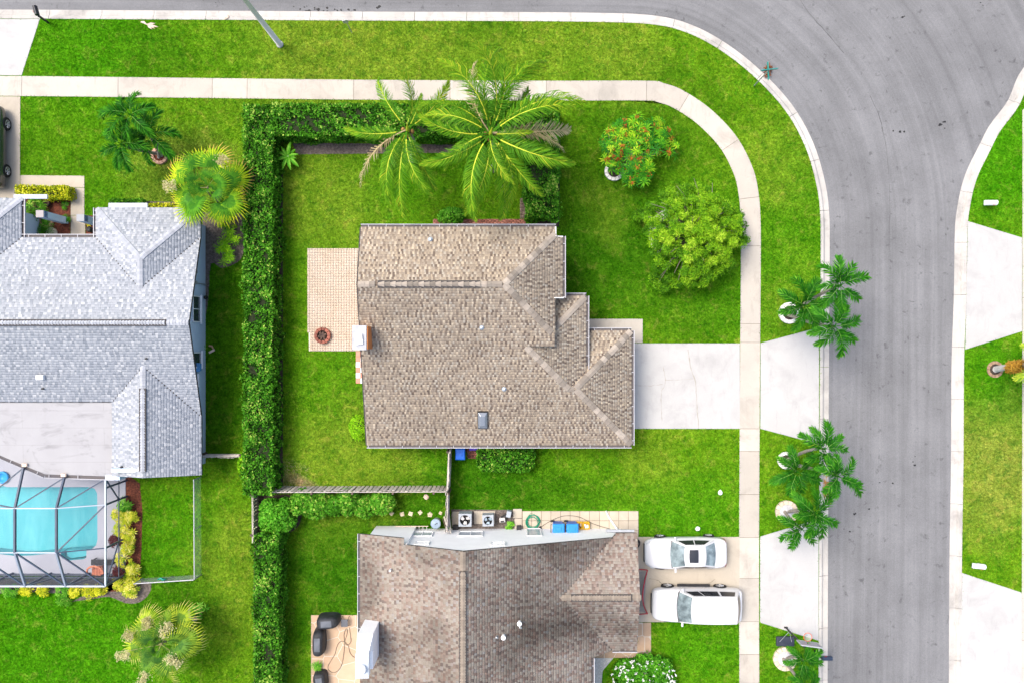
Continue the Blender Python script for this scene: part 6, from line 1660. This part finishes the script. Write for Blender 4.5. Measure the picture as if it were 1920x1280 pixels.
# ================================================================== YARD THINGS
m_blue = mat('blue_bin_plastic', (0.012, 0.10, 0.46), (0.010, 0.085, 0.40), 4, rough=0.4)
m_lblue = mat('light_blue_plastic', (0.03, 0.22, 0.60), rough=0.4)
m_purple = mat('indigo_plastic', (0.05, 0.03, 0.28), rough=0.4)
m_yel = mat('yellow_crate_plastic', (0.62, 0.36, 0.015), (0.55, 0.31, 0.012), 4, rough=0.45)
def wheelie_bin(label, x, y, rz, m, ml, z0=0.04, group='blue wheeled bins', s=1.0):
    root = tag(empty('wheeled_bin', (x, y, z0), rz), label, 'bin', group); root.scale = (s, s, s)
    MB().box((0, 0, .5), (.46, .54, .92), taper=1.18).build('bin_body', m, root, bevel=.03)
    lid = MB().add([(-.29, -.36, .97), (.29, -.36, .97), (.29, .34, 1.0), (-.29, .34, 1.0), (-.24, -.30, 1.04), (.24, -.30, 1.04), (.24, .26, 1.08), (-.24, .26, 1.08)], [(3, 2, 1, 0), (4, 5, 6, 7), (0, 1, 5, 4), (1, 2, 6, 5), (2, 3, 7, 6), (3, 0, 4, 7)]).build('lid', ml, root, bevel=.02)
    MB().box((0, -.02, 1.075), (.20, .26, .03)).build('lid_panel', ml, lid, bevel=.01)
    MB().tube([(-.24, .36, .95), (-.24, .42, .98), (.24, .42, .98), (.24, .36, .95)], .02, 6).build('handle', m_dark, root)
    for sx in (-1, 1): MB().tube([(sx * .22, .30, .12), (sx * .29, .30, .12)], .12, 14).build('wheel', m_dark, root)
    return root
x, y = P(863, 850, 1.0); wheelie_bin('blue wheeled bin under the south eave of the tan house', x, y, math.pi * 0, m_blue, m_blue, s=1.0)
x, y = P(888, 834, 1.0); wheelie_bin('indigo bin mostly hidden under the eave beside the low hedge', x, y, 0, m_purple, m_purple, s=.9)
x, y = P(1047, 990, 1.0); wheelie_bin('blue wheeled bin nearest the green hose on the square pavers', x, y, math.pi / 2, m_blue, m_lblue, s=1.02)
x, y = P(1073, 990, 1.0); wheelie_bin('blue wheeled bin next to the yellow crates on the square pavers', x, y, math.pi / 2, m_blue, m_lblue, s=1.02)

def crate(label, px, py, rz=0):
    x, y = P(px, py, .2); root = tag(empty('crate', (x, y, .04), rz), label, 'crate', 'yellow crates')
    mb = MB(); a, b, h = .36, .40, .3
    mb.box((0, 0, .015), (a, b, .03))
    for z in (.09, .19, .285):
        for sx in (-1, 1): mb.box((sx * (a / 2 - .02), 0, z), (.05, b, .05))
        for sy in (-1, 1): mb.box((0, sy * (b / 2 - .02), z), (a - .1, .05, .05))
    for sx in (-1, 1):
        for sy in (-1, 1): mb.box((sx * (a / 2 - .025), sy * (b / 2 - .025), h / 2), (.055, .055, h))
    mb.build('crate_body', m_yel, root)
    rr = random.Random(px)
    cn = MB()
    for _ in range(9): cn.box((rr.uniform(-.1, .1), rr.uniform(-.13, .13), rr.uniform(.08, .24)), (rr.uniform(.05, .12), rr.uniform(.05, .14), .06), rr.uniform(0, 3))
    cn.build('contents', m_white if px > 1095 else m_ptan, root)
crate('yellow plastic crate holding tan items beside the blue bin', 1086, 984); crate('yellow plastic crate full of white items at the end of the row', 1099, 984, .03)

# air conditioners
m_ac = mat('air_conditioner_grey', (0.33, 0.36, 0.40), (0.29, 0.32, 0.36), 5, rough=0.5)
def aircon(label, px, py, w, h, rz, blade_m, r):
    x, y = P(px, py, h); root = tag(empty('air_conditioner', (x, y, .045), rz), label, 'air conditioner', 'air conditioner units')
    cab = MB()
    for sx, sy in ((1, 0), (-1, 0), (0, 1), (0, -1)):
        cab.box((sx * (w / 2 - .02), sy * (w / 2 - .02), h / 2), (.04 if sx else w, .04 if sy else w - .08, h))
    cab.build('cabinet', m_ac, root)
    n = 24; vs, fs = [], []
    for i in range(n):
        a = 2 * math.pi * i / n; m = max(abs(math.cos(a)), abs(math.sin(a)))
        vs += [(r * math.cos(a), r * math.sin(a), h + .01), (w / 2 * math.cos(a) / m, w / 2 * math.sin(a) / m, h + .012), (r * math.cos(a), r * math.sin(a), h - .12)]
    for i in range(n):
        j = (i + 1) % n; fs += [(3 * i, 3 * i + 1, 3 * j + 1, 3 * j), (3 * i, 3 * j, 3 * j + 2, 3 * i + 2)]
    MB().add(vs, fs).build('top_panel', m_ac, root)
    MB().lathe([(r * .98, 0), (r * .98, .02)], (0, 0, h - .3), 20).build('fan_well', m_dark, root)
    for q in range(3):
        a = 2 * math.pi * q / 3 + .5
        pts = [(r * .22, -.03), (r * .85, -.12), (r * .92, .10), (r * .3, .09)]
        bl = MB().add([(p[0] * math.cos(a) - p[1] * math.sin(a), p[0] * math.sin(a) + p[1] * math.cos(a), h - .12 + .05 * (k in (2, 3))) for k, p in enumerate(pts)], [(0, 1, 2, 3)])
        bl.build('fan_blade', blade_m, root)
    MB().lathe([(.07, 0), (.07, .06), (.03, .08)], (0, 0, h - .12), 12).build('fan_hub', m_dark, root)
    gr = MB()
    for q in range(4): 
        rr_ = r * (q + 1) / 4.2
        gr.tube([(rr_ * math.cos(t), rr_ * math.sin(t), h + .015) for t in np.linspace(0, 6.283, 25)], .004, 4)
    gr.build('wire_guard', m_dark, root)
aircon('larger grey air conditioner unit with dark fan well nearest the wooden fence', 872, 974, .74, .82, 0, mat('fan_blade_pale', (0.62, 0.62, 0.62), rough=.5), .30)
aircon('smaller grey air conditioner unit on the pale slab', 915, 975, .64, .72, .03, mat('fan_blade_blue', (0.32, 0.42, 0.50), rough=.4), .25)
x, y = P(945, 970, .3)
pu = tag(empty('pool_pump', (x, y, .03)), 'small grey pump on the ground beside the square pavers', 'pump')
MB().tube([(-.12, -.05, .18), (.2, .12, .18)], .13, 12).build('motor', m_dark, pu); MB().box((-.1, -.12, .2), (.34, .26, .34), .1).build('pump_housing', mat('pale_pump', (.46, .44, .43), rough=.6), pu, bevel=.03)
MB().box((.28, .25, .3), (.26, .36, .5), -.2).build('valve_box', m_ac, pu, bevel=.02); MB().box((-.1, -.18, .38), (.2, .08, .04), .1).build('slot', m_dark, pu)
for px, py, s, lb in ((854, 989, .3, 'black box against the white wall at the foot of the fence'), (973, 989, .26, 'small black box by the white wall between slab and hose')):
    x, y = P(px, py, .3); b = tag(empty('utility_box', (x, y, .03)), lb, 'box'); MB().box((0, 0, .17), (s, s, .34)).build('box_body', m_dark, b, bevel=.02); MB().box((0, 0, .35), (s + .03, s + .03, .03)).build('lid', m_dark, b, bevel=.008)

def torus_path(cx, cy, z, r, turns, jit, seed):
    rr = random.Random(seed); out = []; n = 26; ph = rr.uniform(0, 6)
    for i in range(int(turns * n)):
        a = 2 * math.pi * i / n; t = i // n; k = math.sin(a * .37 + ph) * jit
        out.append((cx + (r + k) * math.cos(a) + .03 * math.sin(t * 2.1), cy + (r + k) * math.sin(a) + .03 * math.cos(t * 1.7), z + .012 * t + .01 * math.sin(a * 3)))
    return out
cx, cy = P(999, 977)
m_hose = mat('green_hose', (0.010, 0.24, 0.14), (0.008, 0.19, 0.11), 6, rough=0.4)
tag(MB().tube(torus_path(cx, cy, .06, .36, 7, .06, 2), .016, 6).tube([(cx - .3, cy + .3, .06), (cx - .1, cy + .5, .05), (cx + .1, cy + .42, .06), (cx + .36, cy + .1, .08)], .014, 6).build('garden_hose', m_hose, smooth=True), 'coiled green garden hose on the square pavers', 'hose')
cb = smooth_line([P3(1011, 990, .06), P3(1020, 983, .06), P3(1040, 972, .06), P3(1060, 966, .06), P3(1085, 968, .06), P3(1110, 980, .06), P3(1130, 987, .06), P3(1150, 992, .06)], 5)
tag(MB().tube(cb, .014, 5).build('power_cable', m_dark), 'thin black cable arching over the square pavers', 'cable')
x, y = P(1013, 988, .1); tag(MB().lathe([(.06, 0), (.08, .05), (.05, .12), (.02, .16)], (x, y, .04), 10).build('hose_reel', m_dark), 'small black fitting at the end of the cable by the hose', 'fitting')
tag(MB().tube([P3(1136, 957, .08), P3(1141, 968, .08), P3(1150, 981, .10), P3(1158, 992, .2), P3(1161, 998, .8)], .05, 8).build('drain_pipe', m_white, smooth=True), 'white drain pipe lying across the square pavers', 'pipe')
x, y = P(817, 981, .7)
tc = tag(empty('trash_can', (x, y, 0)), 'round blue grey lidded trash can beside the ladder', 'trash can')
MB().lathe([(.22, 0), (.26, .66), (.27, .7)], (0, 0, 0), 20).build('can_body', m_grey_metal, tc); MB().lathe([(.29, .7), (.29, .74), (.24, .78), (.03, .80)], (0, 0, 0), 20).build('lid', mat('lid_blue_grey', (.27, .34, .43), (.22, .29, .38), 4, rough=.4), tc); MB().box((.03, .02, .81), (.16, .035, .03), .5).build('handle', m_dark, tc)
a, b = P(741, 989, .3), P(803, 988, .3)
la = tag(empty('ladder', (*a, 0)), 'aluminium ladder lying along the white gable wall', 'ladder')
L_ = b[0] - a[0]
for dy in (-.10, .10): MB().box((L_ / 2, dy, .28), (L_, .035, .07)).build('side_rail', m_ptan if dy > 0 else m_metal, la)
for i in range(9): MB().box((.1 + i * (L_ - .2) / 8, 0, .28), (.035, .17, .04)).build('rung', m_metal, la)
for i, (pa, pb, w) in enumerate((((833, 968), (841, 996), .09), ((841, 955), (845, 998), .07), ((830, 972), (837, 992), .05))):
    a, b = P3(*pa, .2), P3(*pb, 1.5); o = MB().tube([a, b], w * .6, 4).build('plank', m_wood if i < 2 else m_wood_d)
    tag(o, ('wide pale plank leaning on the white wall by the trash can', 'long brown plank leaning on the white wall at the fence end', 'narrow dark plank leaning next to the trash can')[i], 'plank', 'planks against the wall')
for i, (px, py) in enumerate(((734, 961), (754, 963), (770, 962), (788, 960), (806, 964), (826, 961))):
    x, y = P(px, py); s = .30 if i < 5 else .22
    o = MB().prism([(x + s * .55 * math.cos(q + i) * random.uniform(.9, 1.1), y + s * .55 * math.sin(q + i) * random.uniform(.9, 1.1)) for q in np.linspace(0, 6.283, 5 if i != 4 else 6)[:-1]], -.02, .03).build('stepping_stone', m_cstone, bevel=.01)
    tag(o, ('first', 'second', 'third', 'fourth', 'fifth', 'sixth and smallest')[i] + ' stepping stone from the shrub in the south yard', 'stepping stone', 'stepping stones in the south yard')

# fire pit
x, y = P(605, 629, .15)
fp_ = tag(empty('fire_pit', (x, y, .035)), 'round red brick fire pit with charred logs on the patio', 'fire pit')
for k in range(11):
    a0, a1 = 2 * math.pi * (k + .05) / 11, 2 * math.pi * (k + .95) / 11
    MB().prism([(.48 * math.cos(a0), .48 * math.sin(a0)), (.48 * math.cos(a1), .48 * math.sin(a1)), (.30 * math.cos(a1), .30 * math.sin(a1)), (.30 * math.cos(a0), .30 * math.sin(a0))], 0, .26 + random.uniform(-.02, .02)).build('brick', m_brick, fp_, bevel=.012)
MB().lathe([(.31, 0), (.31, .1), (.02, .13)], (0, 0, 0), 16).build('ash', m_soil, fp_)
for q, l in ((.3, .5), (1.2, .44), (2.2, .5), (2.8, .36)): MB().tube([(-l / 2 * math.cos(q), -l / 2 * math.sin(q), .17), (l / 2 * math.cos(q), l / 2 * math.sin(q), .24)], .065, 7).build('log', mat('charred_log_%d' % int(q * 10), (.13, .085, .065), (.05, .035, .03), 6, rough=1), fp_)

# covered grills and stool on the flagstone patio
m_cover = mat('black_fabric_cover', (.016, .017, .020), (.035, .038, .045), 2.5, rough=.6, bump=.5, bscale=5)
def covered(label, px, py, w, d, h, rz, seed):
    x, y = P(px, py, h * .8); rr = random.Random(seed)
    root = tag(empty('covered_grill', (x, y, .035), rz), label, 'covered grill', 'covered things on the flagstone patio')
    V, F = [], []; n = 16
    lev = [(0, 1.06), (.35, 1.0), (.75, .98), (.92, .86), (1.0, .62)]
    for z, s in lev:
        for k in range(n):
            a = 2 * math.pi * k / n; c, sn = math.cos(a), math.sin(a)
            sup = (abs(c) ** 5 + abs(sn) ** 5) ** (-.2)
            j = 1 + rr.uniform(-.05, .05)
            V.append((w / 2 * c * sup * s * j, d / 2 * sn * sup * s * j, h * z + rr.uniform(-.02, .02)))
    for i in range(len(lev) - 1):
        for k in range(n): F.append((i * n + k, i * n + (k + 1) % n, (i + 1) * n + (k + 1) % n, (i + 1) * n + k))
    F.append(tuple((len(lev) - 1) * n + k for k in range(n)))
    MB().add(V, F).build('fabric_cover', m_cover, root, smooth=True, subsurf=1)
    MB().box((0, 0, h + .01), (w * .5, d * .5, .02)).build('top_fold', mat('pale_cover_%d' % seed, (.07, .08, .095), (.11, .12, .14), 2, rough=.6), root, bevel=.01)  # top panel in a paler tone than the rest of the cover
    return root
covered('black covered grill along the top edge of the flagstone patio', 613, 1167, 1.25, .72, 1.05, .06, 1)
covered('long black covered grill at the left edge of the flagstone patio', 596, 1206, .66, 1.55, 1.0, 0, 2)
covered('black covered shape at the bottom edge of the flagstone patio', 599, 1276, .75, .95, .8, .1, 3)
x, y = P(646, 1167, .45)
so = tag(empty('stool', (x, y, .035)), 'small dark folding stool next to the covered grill', 'stool')
MB().box((0, 0, .45), (.38, .42, .03)).build('seat', mat('slate_fabric', (.10, .105, .12), rough=.9), so)
for sx in (-1, 1):
    for sy in (-1, 1): MB().tube([(sx * .2, sy * .27, 0), (sx * .2, sy * .15, .45)], .018, 6).build('leg', m_wood_d, so)
cab = smooth_line([P3(a, b, .06) for a, b in ((655, 1176), (657, 1190), (658, 1202), (652, 1208), (646, 1203), (650, 1190), (651, 1180), (648, 1179), (645, 1190), (646, 1205), (645, 1220), (642, 1240), (636, 1254), (626, 1260), (617, 1256), (615, 1248), (622, 1235), (628, 1225), (632, 1210), (638, 1202), (646, 1202), (653, 1210), (656, 1222), (662, 1230), (668, 1231))], 5)
tag(MB().tube(cab, .016, 5).build('garden_hose', m_joint), 'thin brown hose looped on the flagstone patio', 'hose')

# pop-up net in front of the south garage
x, y = P(1205, 1110, .5)
nt_ = tag(empty('sports_net', (x, y, .035)), 'grey pop up sports net with red trim in front of the south garage', 'net')
m_red = mat('red_trim', (.36, .03, .045), rough=.6); m_net = mat('grey_net', (.30, .28, .26), rough=.9, alpha=.75)
arcp = [(.05 + .38 * math.sin(math.pi * t) ** .8 * .9 - .25 * (0 if .02 < t < .98 else 1), 1.25 - 2.7 * t) for t in np.linspace(0, 1, 13)]
arcp = [(-.02 + .0 * i, 0) for i in range(0)] + [(.34 - .42 * math.sin(math.pi * t) ** 1.0, 1.2 - 2.55 * t) for t in np.linspace(0, 1, 13)]
MB().tube([(a, b, .08 + .9 * math.sin(math.pi * i / 12)) for i, (a, b) in enumerate(arcp)], .035, 6).build('trim', m_red, nt_)
MB().add([(-.55, 1.0, .03), (-.55, -1.1, .03)] + [(a, b, .07 + .9 * math.sin(math.pi * i / 12)) for i, (a, b) in enumerate(arcp)], [(0, 1) + tuple(range(14, 1, -1))]).build('netting', m_net, nt_)
for b0 in (1.2, -1.35): MB().tube([(.34, b0, .06), (-.1, b0 + (.05 if b0 > 0 else -.02), .1), (-.6, b0 + .02, .05)], .03, 6).build('side_trim', m_red, nt_)
# spare tyre / hose coil at the garage corner
x, y = P(1192, 1018, .3); tag(MB().tube(torus_path(x, y, .3, .22, 3, .02, 8), .03, 6).build('hose_coil', m_dark, smooth=True), 'black coil hanging at the corner of the south garage', 'hose')

# basketball hoop
bx, by = P(1471, 1200)
bh = tag(empty('basketball_hoop', (bx, by, 0)), 'portable basketball hoop with dark base beside the south driveway apron', 'basketball hoop')
MB().box((0, 0, .1), (1.05, .56, .2)).build('base_tank', mat('dark_blue_plastic', (.035, .042, .06), (.025, .03, .045), 4, rough=.5), bh, bevel=.05)
px_, py_ = P(1473, 1175); ox, oy = px_ - bx, py_ - by
MB().tube([(ox, oy, .05), (ox, oy, 2.6), (ox + .12, oy - .15, 2.95)], .05, 8).build('pole', m_dark, bh)
for sx in (-1, 1): MB().tube([(ox, oy, .7), (sx * .35, 0, .2)], .015, 6).build('strut', m_metal, bh)
MB().box((ox - .0, oy, .03), (.2, .1, .06)).build('foot', m_dark, bh)
cxx, cyy = P(1517, 1206, 3.0); qx, qy = cxx - bx, cyy - by
bb = MB().box((0, 0, 0), (1.15, .04, .75)).build('backboard', mat('smoked_acrylic', (.20, .20, .25), rough=.2), bh, loc=(qx, qy, 3.05), rot=(0, 0, -.14))
fr2 = MB()
for sx in (-1, 1): fr2.box((sx * .575, 0, 0), (.04, .06, .79))
for sz in (-1, 1): fr2.box((0, 0, sz * .385), (1.11, .06, .04))
fr2.build('frame', m_metal, bb)
MB().tube([(ox + .12, oy - .15, 2.95), (qx - .1, qy + .05, 3.05)], .03, 6).build('arm', m_dark, bh)
MB().tube([(qx + .23 * math.cos(t), qy + .30 + .23 * math.sin(t), 2.80) for t in np.linspace(0, 6.283, 20)], .016, 5).build('rim', mat('orange_rim', (.55, .10, .04), rough=.4), bh)
MB().lathe([(.22, 2.8), (.17, 2.6), (.14, 2.4)], (qx, qy + .30, 0), 12, cap=False).build('net', mat('white_net', (.7, .7, .68), rough=.9, alpha=.35), bh)

# mailboxes
def mailbox(label, base_px, rz, m, post_m, h=1.05, slant=0.0, big=1.0):
    x, y = P(*base_px); root = tag(empty('mailbox', (x, y, 0), rz), label, 'mailbox', 'mailboxes along the kerbs')
    MB().box((0, 0, h / 2), (.10, .10, h)).build('post', post_m, root, bevel=.01)
    MB().box((.18, 0, h + .02), (.5, .09, .06)).build('bracket', post_m, root)
    n = 8; w, hh, l = .11 * big, .13, .52 * big
    prof = [(-w, 0), (w, 0), (w, hh)] + [(w * math.cos(q), hh + w * math.sin(q)) for q in np.linspace(0, math.pi, n)][1:-1] + [(-w, hh)]
    vs = [(x_, p[0], h + .05 + p[1]) for x_ in (0, l) for p in prof]; k = len(prof)
    bx_ = MB().add(vs, [(i, (i + 1) % k, k + (i + 1) % k, k + i) for i in range(k)] + [tuple(range(k))[::-1], tuple(range(k, 2 * k))]).build('box', m, root)
    MB().box((l + .006, 0, h + .15), (.012, .19 * big, .2)).build('door', m, bx_); MB().box((.2, w + .012, h + .24), (.14, .012, .05)).build('flag', mat('flag_%d_%d' % base_px, (.4, .03, .03), rough=.5), bx_)
m_mblack = mat('black_mailbox', (.012, .013, .018), rough=.35)
m_mblue = mat('navy_mailbox', (.022, .035, .065), (.03, .045, .08), 3, rough=.35)
mailbox('black mailbox on a post at the northwest driveway apron', (91, 43), 1.85, m_mblack, m_mblack)
mailbox('dark mailbox hanging over the kerb beside the basketball hoop', (1527, 1219), 0.0, m_mblue, m_mblack, big=1.1)
mailbox('white mailbox on the lawn north of the east driveway', (1856, 384), math.pi, m_white, m_white, .55, big=1.3)
mailbox('white mailbox on the lawn above the southeast driveway', (1834, 1056), math.pi - .1, m_white, m_white, .55, big=1.3)

# street lamp pole, street name sign, small marker sign
x, y = P(525, 84)
lp_ = tag(empty('light_pole', (x, y, 0)), 'tall grey light pole on the north verge leaning out of the top edge', 'light pole')
MB().tube([(0, 0, 0), (0, 0, 4.5), (0, 0, 9)], [.17, .14, .09], 12).build('pole', mat('concrete_pole', (.64, .62, .56), (.56, .545, .49), 3, rough=.8), lp_, smooth=True)
MB().tube([(0, 0, 8.7), (0, .9, 9.2), (0, 2.0, 9.3)], .04, 8).build('arm', m_metal, lp_); MB().box((0, 2.3, 9.28), (.26, .7, .14)).build('lamp_head', m_metal, lp_, bevel=.04)
MB().lathe([(.21, 0), (.21, .05), (.18, .08)], (0, 0, 0), 12).build('collar', m_metal, lp_)
x, y = P(1414, 161)
ss = tag(empty('street_sign', (x, y, 0)), 'street name sign with two crossed teal blades at the bend', 'street sign')
MB().tube([(0, 0, 0), (0, 0, 3.0)], .032, 8).build('pole', m_metal, ss)
m_teal = mat('teal_sign_blade', (.02, .25, .23), rough=.4)
MB().box((0, 0, 2.95), (.95, .025, .2), .12).build('sign_blade', m_teal, ss); MB().box((0, 0, 2.72), (1.0, .025, .2), 1.62).build('sign_blade', m_teal, ss)
x, y = P(660, 62)
sg = tag(empty('marker_sign', (x, y, 0)), 'thin marker post with a small plate on the north verge', 'sign')
MB().tube([(0, 0, 0), (0, 0, 2.1)], .025, 6).build('post', m_metal, sg); MB().box((-.02, -.03, 1.85), (.3, .02, .4), .2).build('plate', m_metal, sg)

# kerb-side debris
x, y = P(1440, 133)
n_ = 80; pt = np.stack([x + rng.normal(-.05, .11, n_), y + rng.normal(0, .15, n_), .0 + rng.uniform(0, .09, n_)], 1)
db = tag(empty('leaf_litter', (0, 0, 0)), 'pile of dry brown leaves on the kerb under the street sign', 'leaf litter'); leaf_obj('leaves', pt, np.tile((0, 0, 1.0), (n_, 1)), .2, .1, leafmat('dry_brown_leaf', [(0, (.07, .03, .02)), (1, (.26, .11, .05))]), rng.uniform(0, 1, n_), db, .4)
x, y = P(1550, 915); n_ = 150; pt = np.stack([x + rng.normal(0, .15, n_), y + rng.normal(-.1, .35, n_), rng.uniform(-.09, .0, n_)], 1)
db = tag(empty('leaf_litter', (0, 0, 0)), 'scatter of orange palm seeds on the kerb under the roadside palms', 'leaf litter'); leaf_obj('leaves', pt, np.tile((0, 0, 1.0), (n_, 1)), .14, .08, leafmat('orange_seed', [(0, (.42, .20, .06)), (1, (.60, .36, .14))]), rng.uniform(0, 1, n_), db, .3)
x, y = P(276, 46); fd = tag(empty('fallen_frond', (x, y, 0)), 'dry tan palm frond dropped on the north verge', 'fallen frond')
for q, l in ((-.5, .55), (-.25, .7), (.1, .5), (2.7, .4), (-.8, .45)):
    MB().add([(0, 0, .05), (l * .5 * math.cos(q) - .05 * math.sin(q), l * .5 * math.sin(q) + .05 * math.cos(q), .10), (l * math.cos(q), l * math.sin(q), .04), (l * .5 * math.cos(q) + .08 * math.sin(q), l * .5 * math.sin(q) - .08 * math.cos(q), .09)], [(0, 3, 2, 1)]).build('dry_blade', m_ptan, fd)
MB().tube([(-.35, .12, .04), (.4, -.18, .07)], .03, 5).build('stalk', m_ptan, fd)
def rock(label, px, py, r, m, name='rock'):
    x, y = P(px, py); vs = MB().lathe([(r * .8, -.03), (r, r * .25), (r * .75, r * .6), (r * .25, r * .75)], (0, 0, 0), 9)
    o = MB().add([(v[0] * random.uniform(.8, 1.2), v[1] * random.uniform(.8, 1.2), v[2] * random.uniform(.9, 1.1)) for v in vs.v], vs.f).build(name, m, loc=(x, y, .02)); tag(o, label, 'rock')
rock('tan rock lying on the north kerb', 425, 33, .17, m_ptan); rock('small white rock on the lawn below the tan house driveway', 1350, 922, .15, m_white); rock('small white rock on the lawn above the white sedan', 1308, 990, .15, m_white)
rock('pale rock in the grass near the fence corner of the south yard', 799, 930, .16, m_ptan)
x, y = P(97, 437, .05); tag(MB().lathe([(.32, 0), (.32, .09), (.28, .1)], (x, y, .02), 24).build('round_stone', mat('cream_disc', (.56, .48, .37), (.5, .43, .33), 3, rough=.9)), 'round cream stepping disc in the courtyard mulch', 'stone')
# courtyard pillars
def pillar(label, base_px, h, w, mtop):
    x, y = P(*base_px); root = tag(empty('pillar', (x, y, .02), .0), label, 'pillar', 'courtyard pillars')
    MB().box((0, 0, h / 2), (w, w * .92, h)).build('shaft', m_blue_stucco, root)
    MB().box((0, 0, h + .04), (w + .02, w * .92 + .02, .06)).build('cap', mtop, root)
    for i in range(5): MB().box((w / 2 + .012, -w * .36 + i * w * .18, h - .2), (.03, w * .09, .3)).build('vent_slot', mat('slot_%d_%d' % (base_px[0], i), (.02, .06, .18), rough=.6), root)
pillar('tall blue grey courtyard pillar with blue slots and pale cap', (122, 414), 2.6, .40, mat('tan_pillar_cap', (.30, .275, .27), rough=.8))
pillar('second blue grey courtyard pillar beside the eave, metal capped', (194, 421), 2.6, .40, mat('dull_cap', (.26, .27, .28), rough=.7))
x, y = P(86, 381, .3); tag(MB().lathe([(.14, 0), (.19, .25), (.2, .3), (.17, .3), (.15, .12)], (x, y, .02), 14).build('plant_pot', m_wood_d, smooth=True), 'dark round pot at the courtyard hedge', 'pot')
x, y = P(167, 430, .3); ur = tag(MB().lathe([(.10, 0), (.16, .1), (.18, .26), (.12, .36), (.13, .4), (.08, .36)], (x, y, .02), 14).build('urn', m_dark, smooth=True), 'black urn on the mulch beside the courtyard walk', 'urn')
x, y = P(397, 655); eb = tag(empty('edging_brick', (x, y, 0)), 'curved terracotta edging pieces by the blue grey wall', 'edging')
MB().tube([(-.15, .22, .04), (.02, .2, .04), (.1, .05, .04)], .05, 6).build('curved_piece', MATS['terracotta_stone'], eb); MB().box((.02, -.1, .04), (.36, .12, .07), .5).build('straight_piece', m_ptan, eb)
x, y = P(1140, 240, 0)

# ================================================================== GRASS
def grow(name, poly, x0, x1, y0, y1, dens):
    n = int((x1 - x0) * (y1 - y0) * dens)
    X = rng.uniform(x0, x1, n); Y = rng.uniform(y0, y1, n)
    k = inside(poly, X, Y)
    X, Y = X[k], Y[k]
    keep = np.ones(len(X), dtype=bool)
    for ex in EXC:
        xs = [p[0] for p in ex]; ys = [p[1] for p in ex]
        box = (X > min(xs)) & (X < max(xs)) & (Y > min(ys)) & (Y < max(ys)) & keep
        idx = np.nonzero(box)[0]
        if len(idx): keep[idx] &= ~inside(ex, X[idx], Y[idx])
    X, Y = X[keep], Y[keep]; n = len(X)
    a = rng.uniform(0, 6.283, n); L = rng.uniform(.05, .12, n); w = rng.uniform(.012, .03, n); h = rng.uniform(.025, .075, n)
    V = np.zeros((n, 3, 3), dtype=np.float32)
    V[:, 0] = np.stack([X - np.sin(a) * w, Y + np.cos(a) * w, np.zeros(n)], 1)
    V[:, 1] = np.stack([X + np.sin(a) * w, Y - np.cos(a) * w, np.zeros(n)], 1)
    V[:, 2] = np.stack([X + np.cos(a) * L, Y + np.sin(a) * L, h], 1)
    me = np_mesh(name, V.reshape(-1, 3), np.arange(3 * n).reshape(n, 3), m_blade, rng.uniform(0, 1, n))
    T = np.zeros((n, 3)); big = np.clip(clump_noise(X, Y, X * 0, 0.22, 5) * 0.5 + 0.5, 0, 1)[:, None]
    T[:] = np.array((0.048, 0.176, 0.004)) * (1 - big) + np.array((0.094, 0.212, 0.007)) * big
    wx, wy = X + clump_noise(X, Y, X * 0, 0.9, 6) * 0.9, Y + clump_noise(X, Y, X * 0, 0.9, 8) * 0.9
    for px, py, r, col_, am in TURF:
        d = np.hypot(wx - (px - 960) / 32, wy - (640 - py) / 32); f = (am * np.clip((r - d) / (0.65 * r), 0, 1))[:, None]
        T = T * (1 - f) + np.array(col_) * f
    at = me.attributes.new('turf', 'FLOAT_COLOR', 'FACE'); at.data.foreach_set('color', np.concatenate([T, np.ones((n, 1))], 1).astype(np.float32).ravel())
    o = link(name, me); tag(o, 'mown green lawn grass covering the plots', 'grass', kind='stuff')
    return n
GN = grow('grass', LAWN_W, -31.5, 18.5, -21, 19.6, 560)
GN2 = grow('grass', LAWN_E, 26, 31.5, -21, 18, 560)
bpy.data.objects['grass.001']['label'] = 'mown green grass on the strips across the road'
print('blades', GN, GN2, 'objects', len(bpy.data.objects))
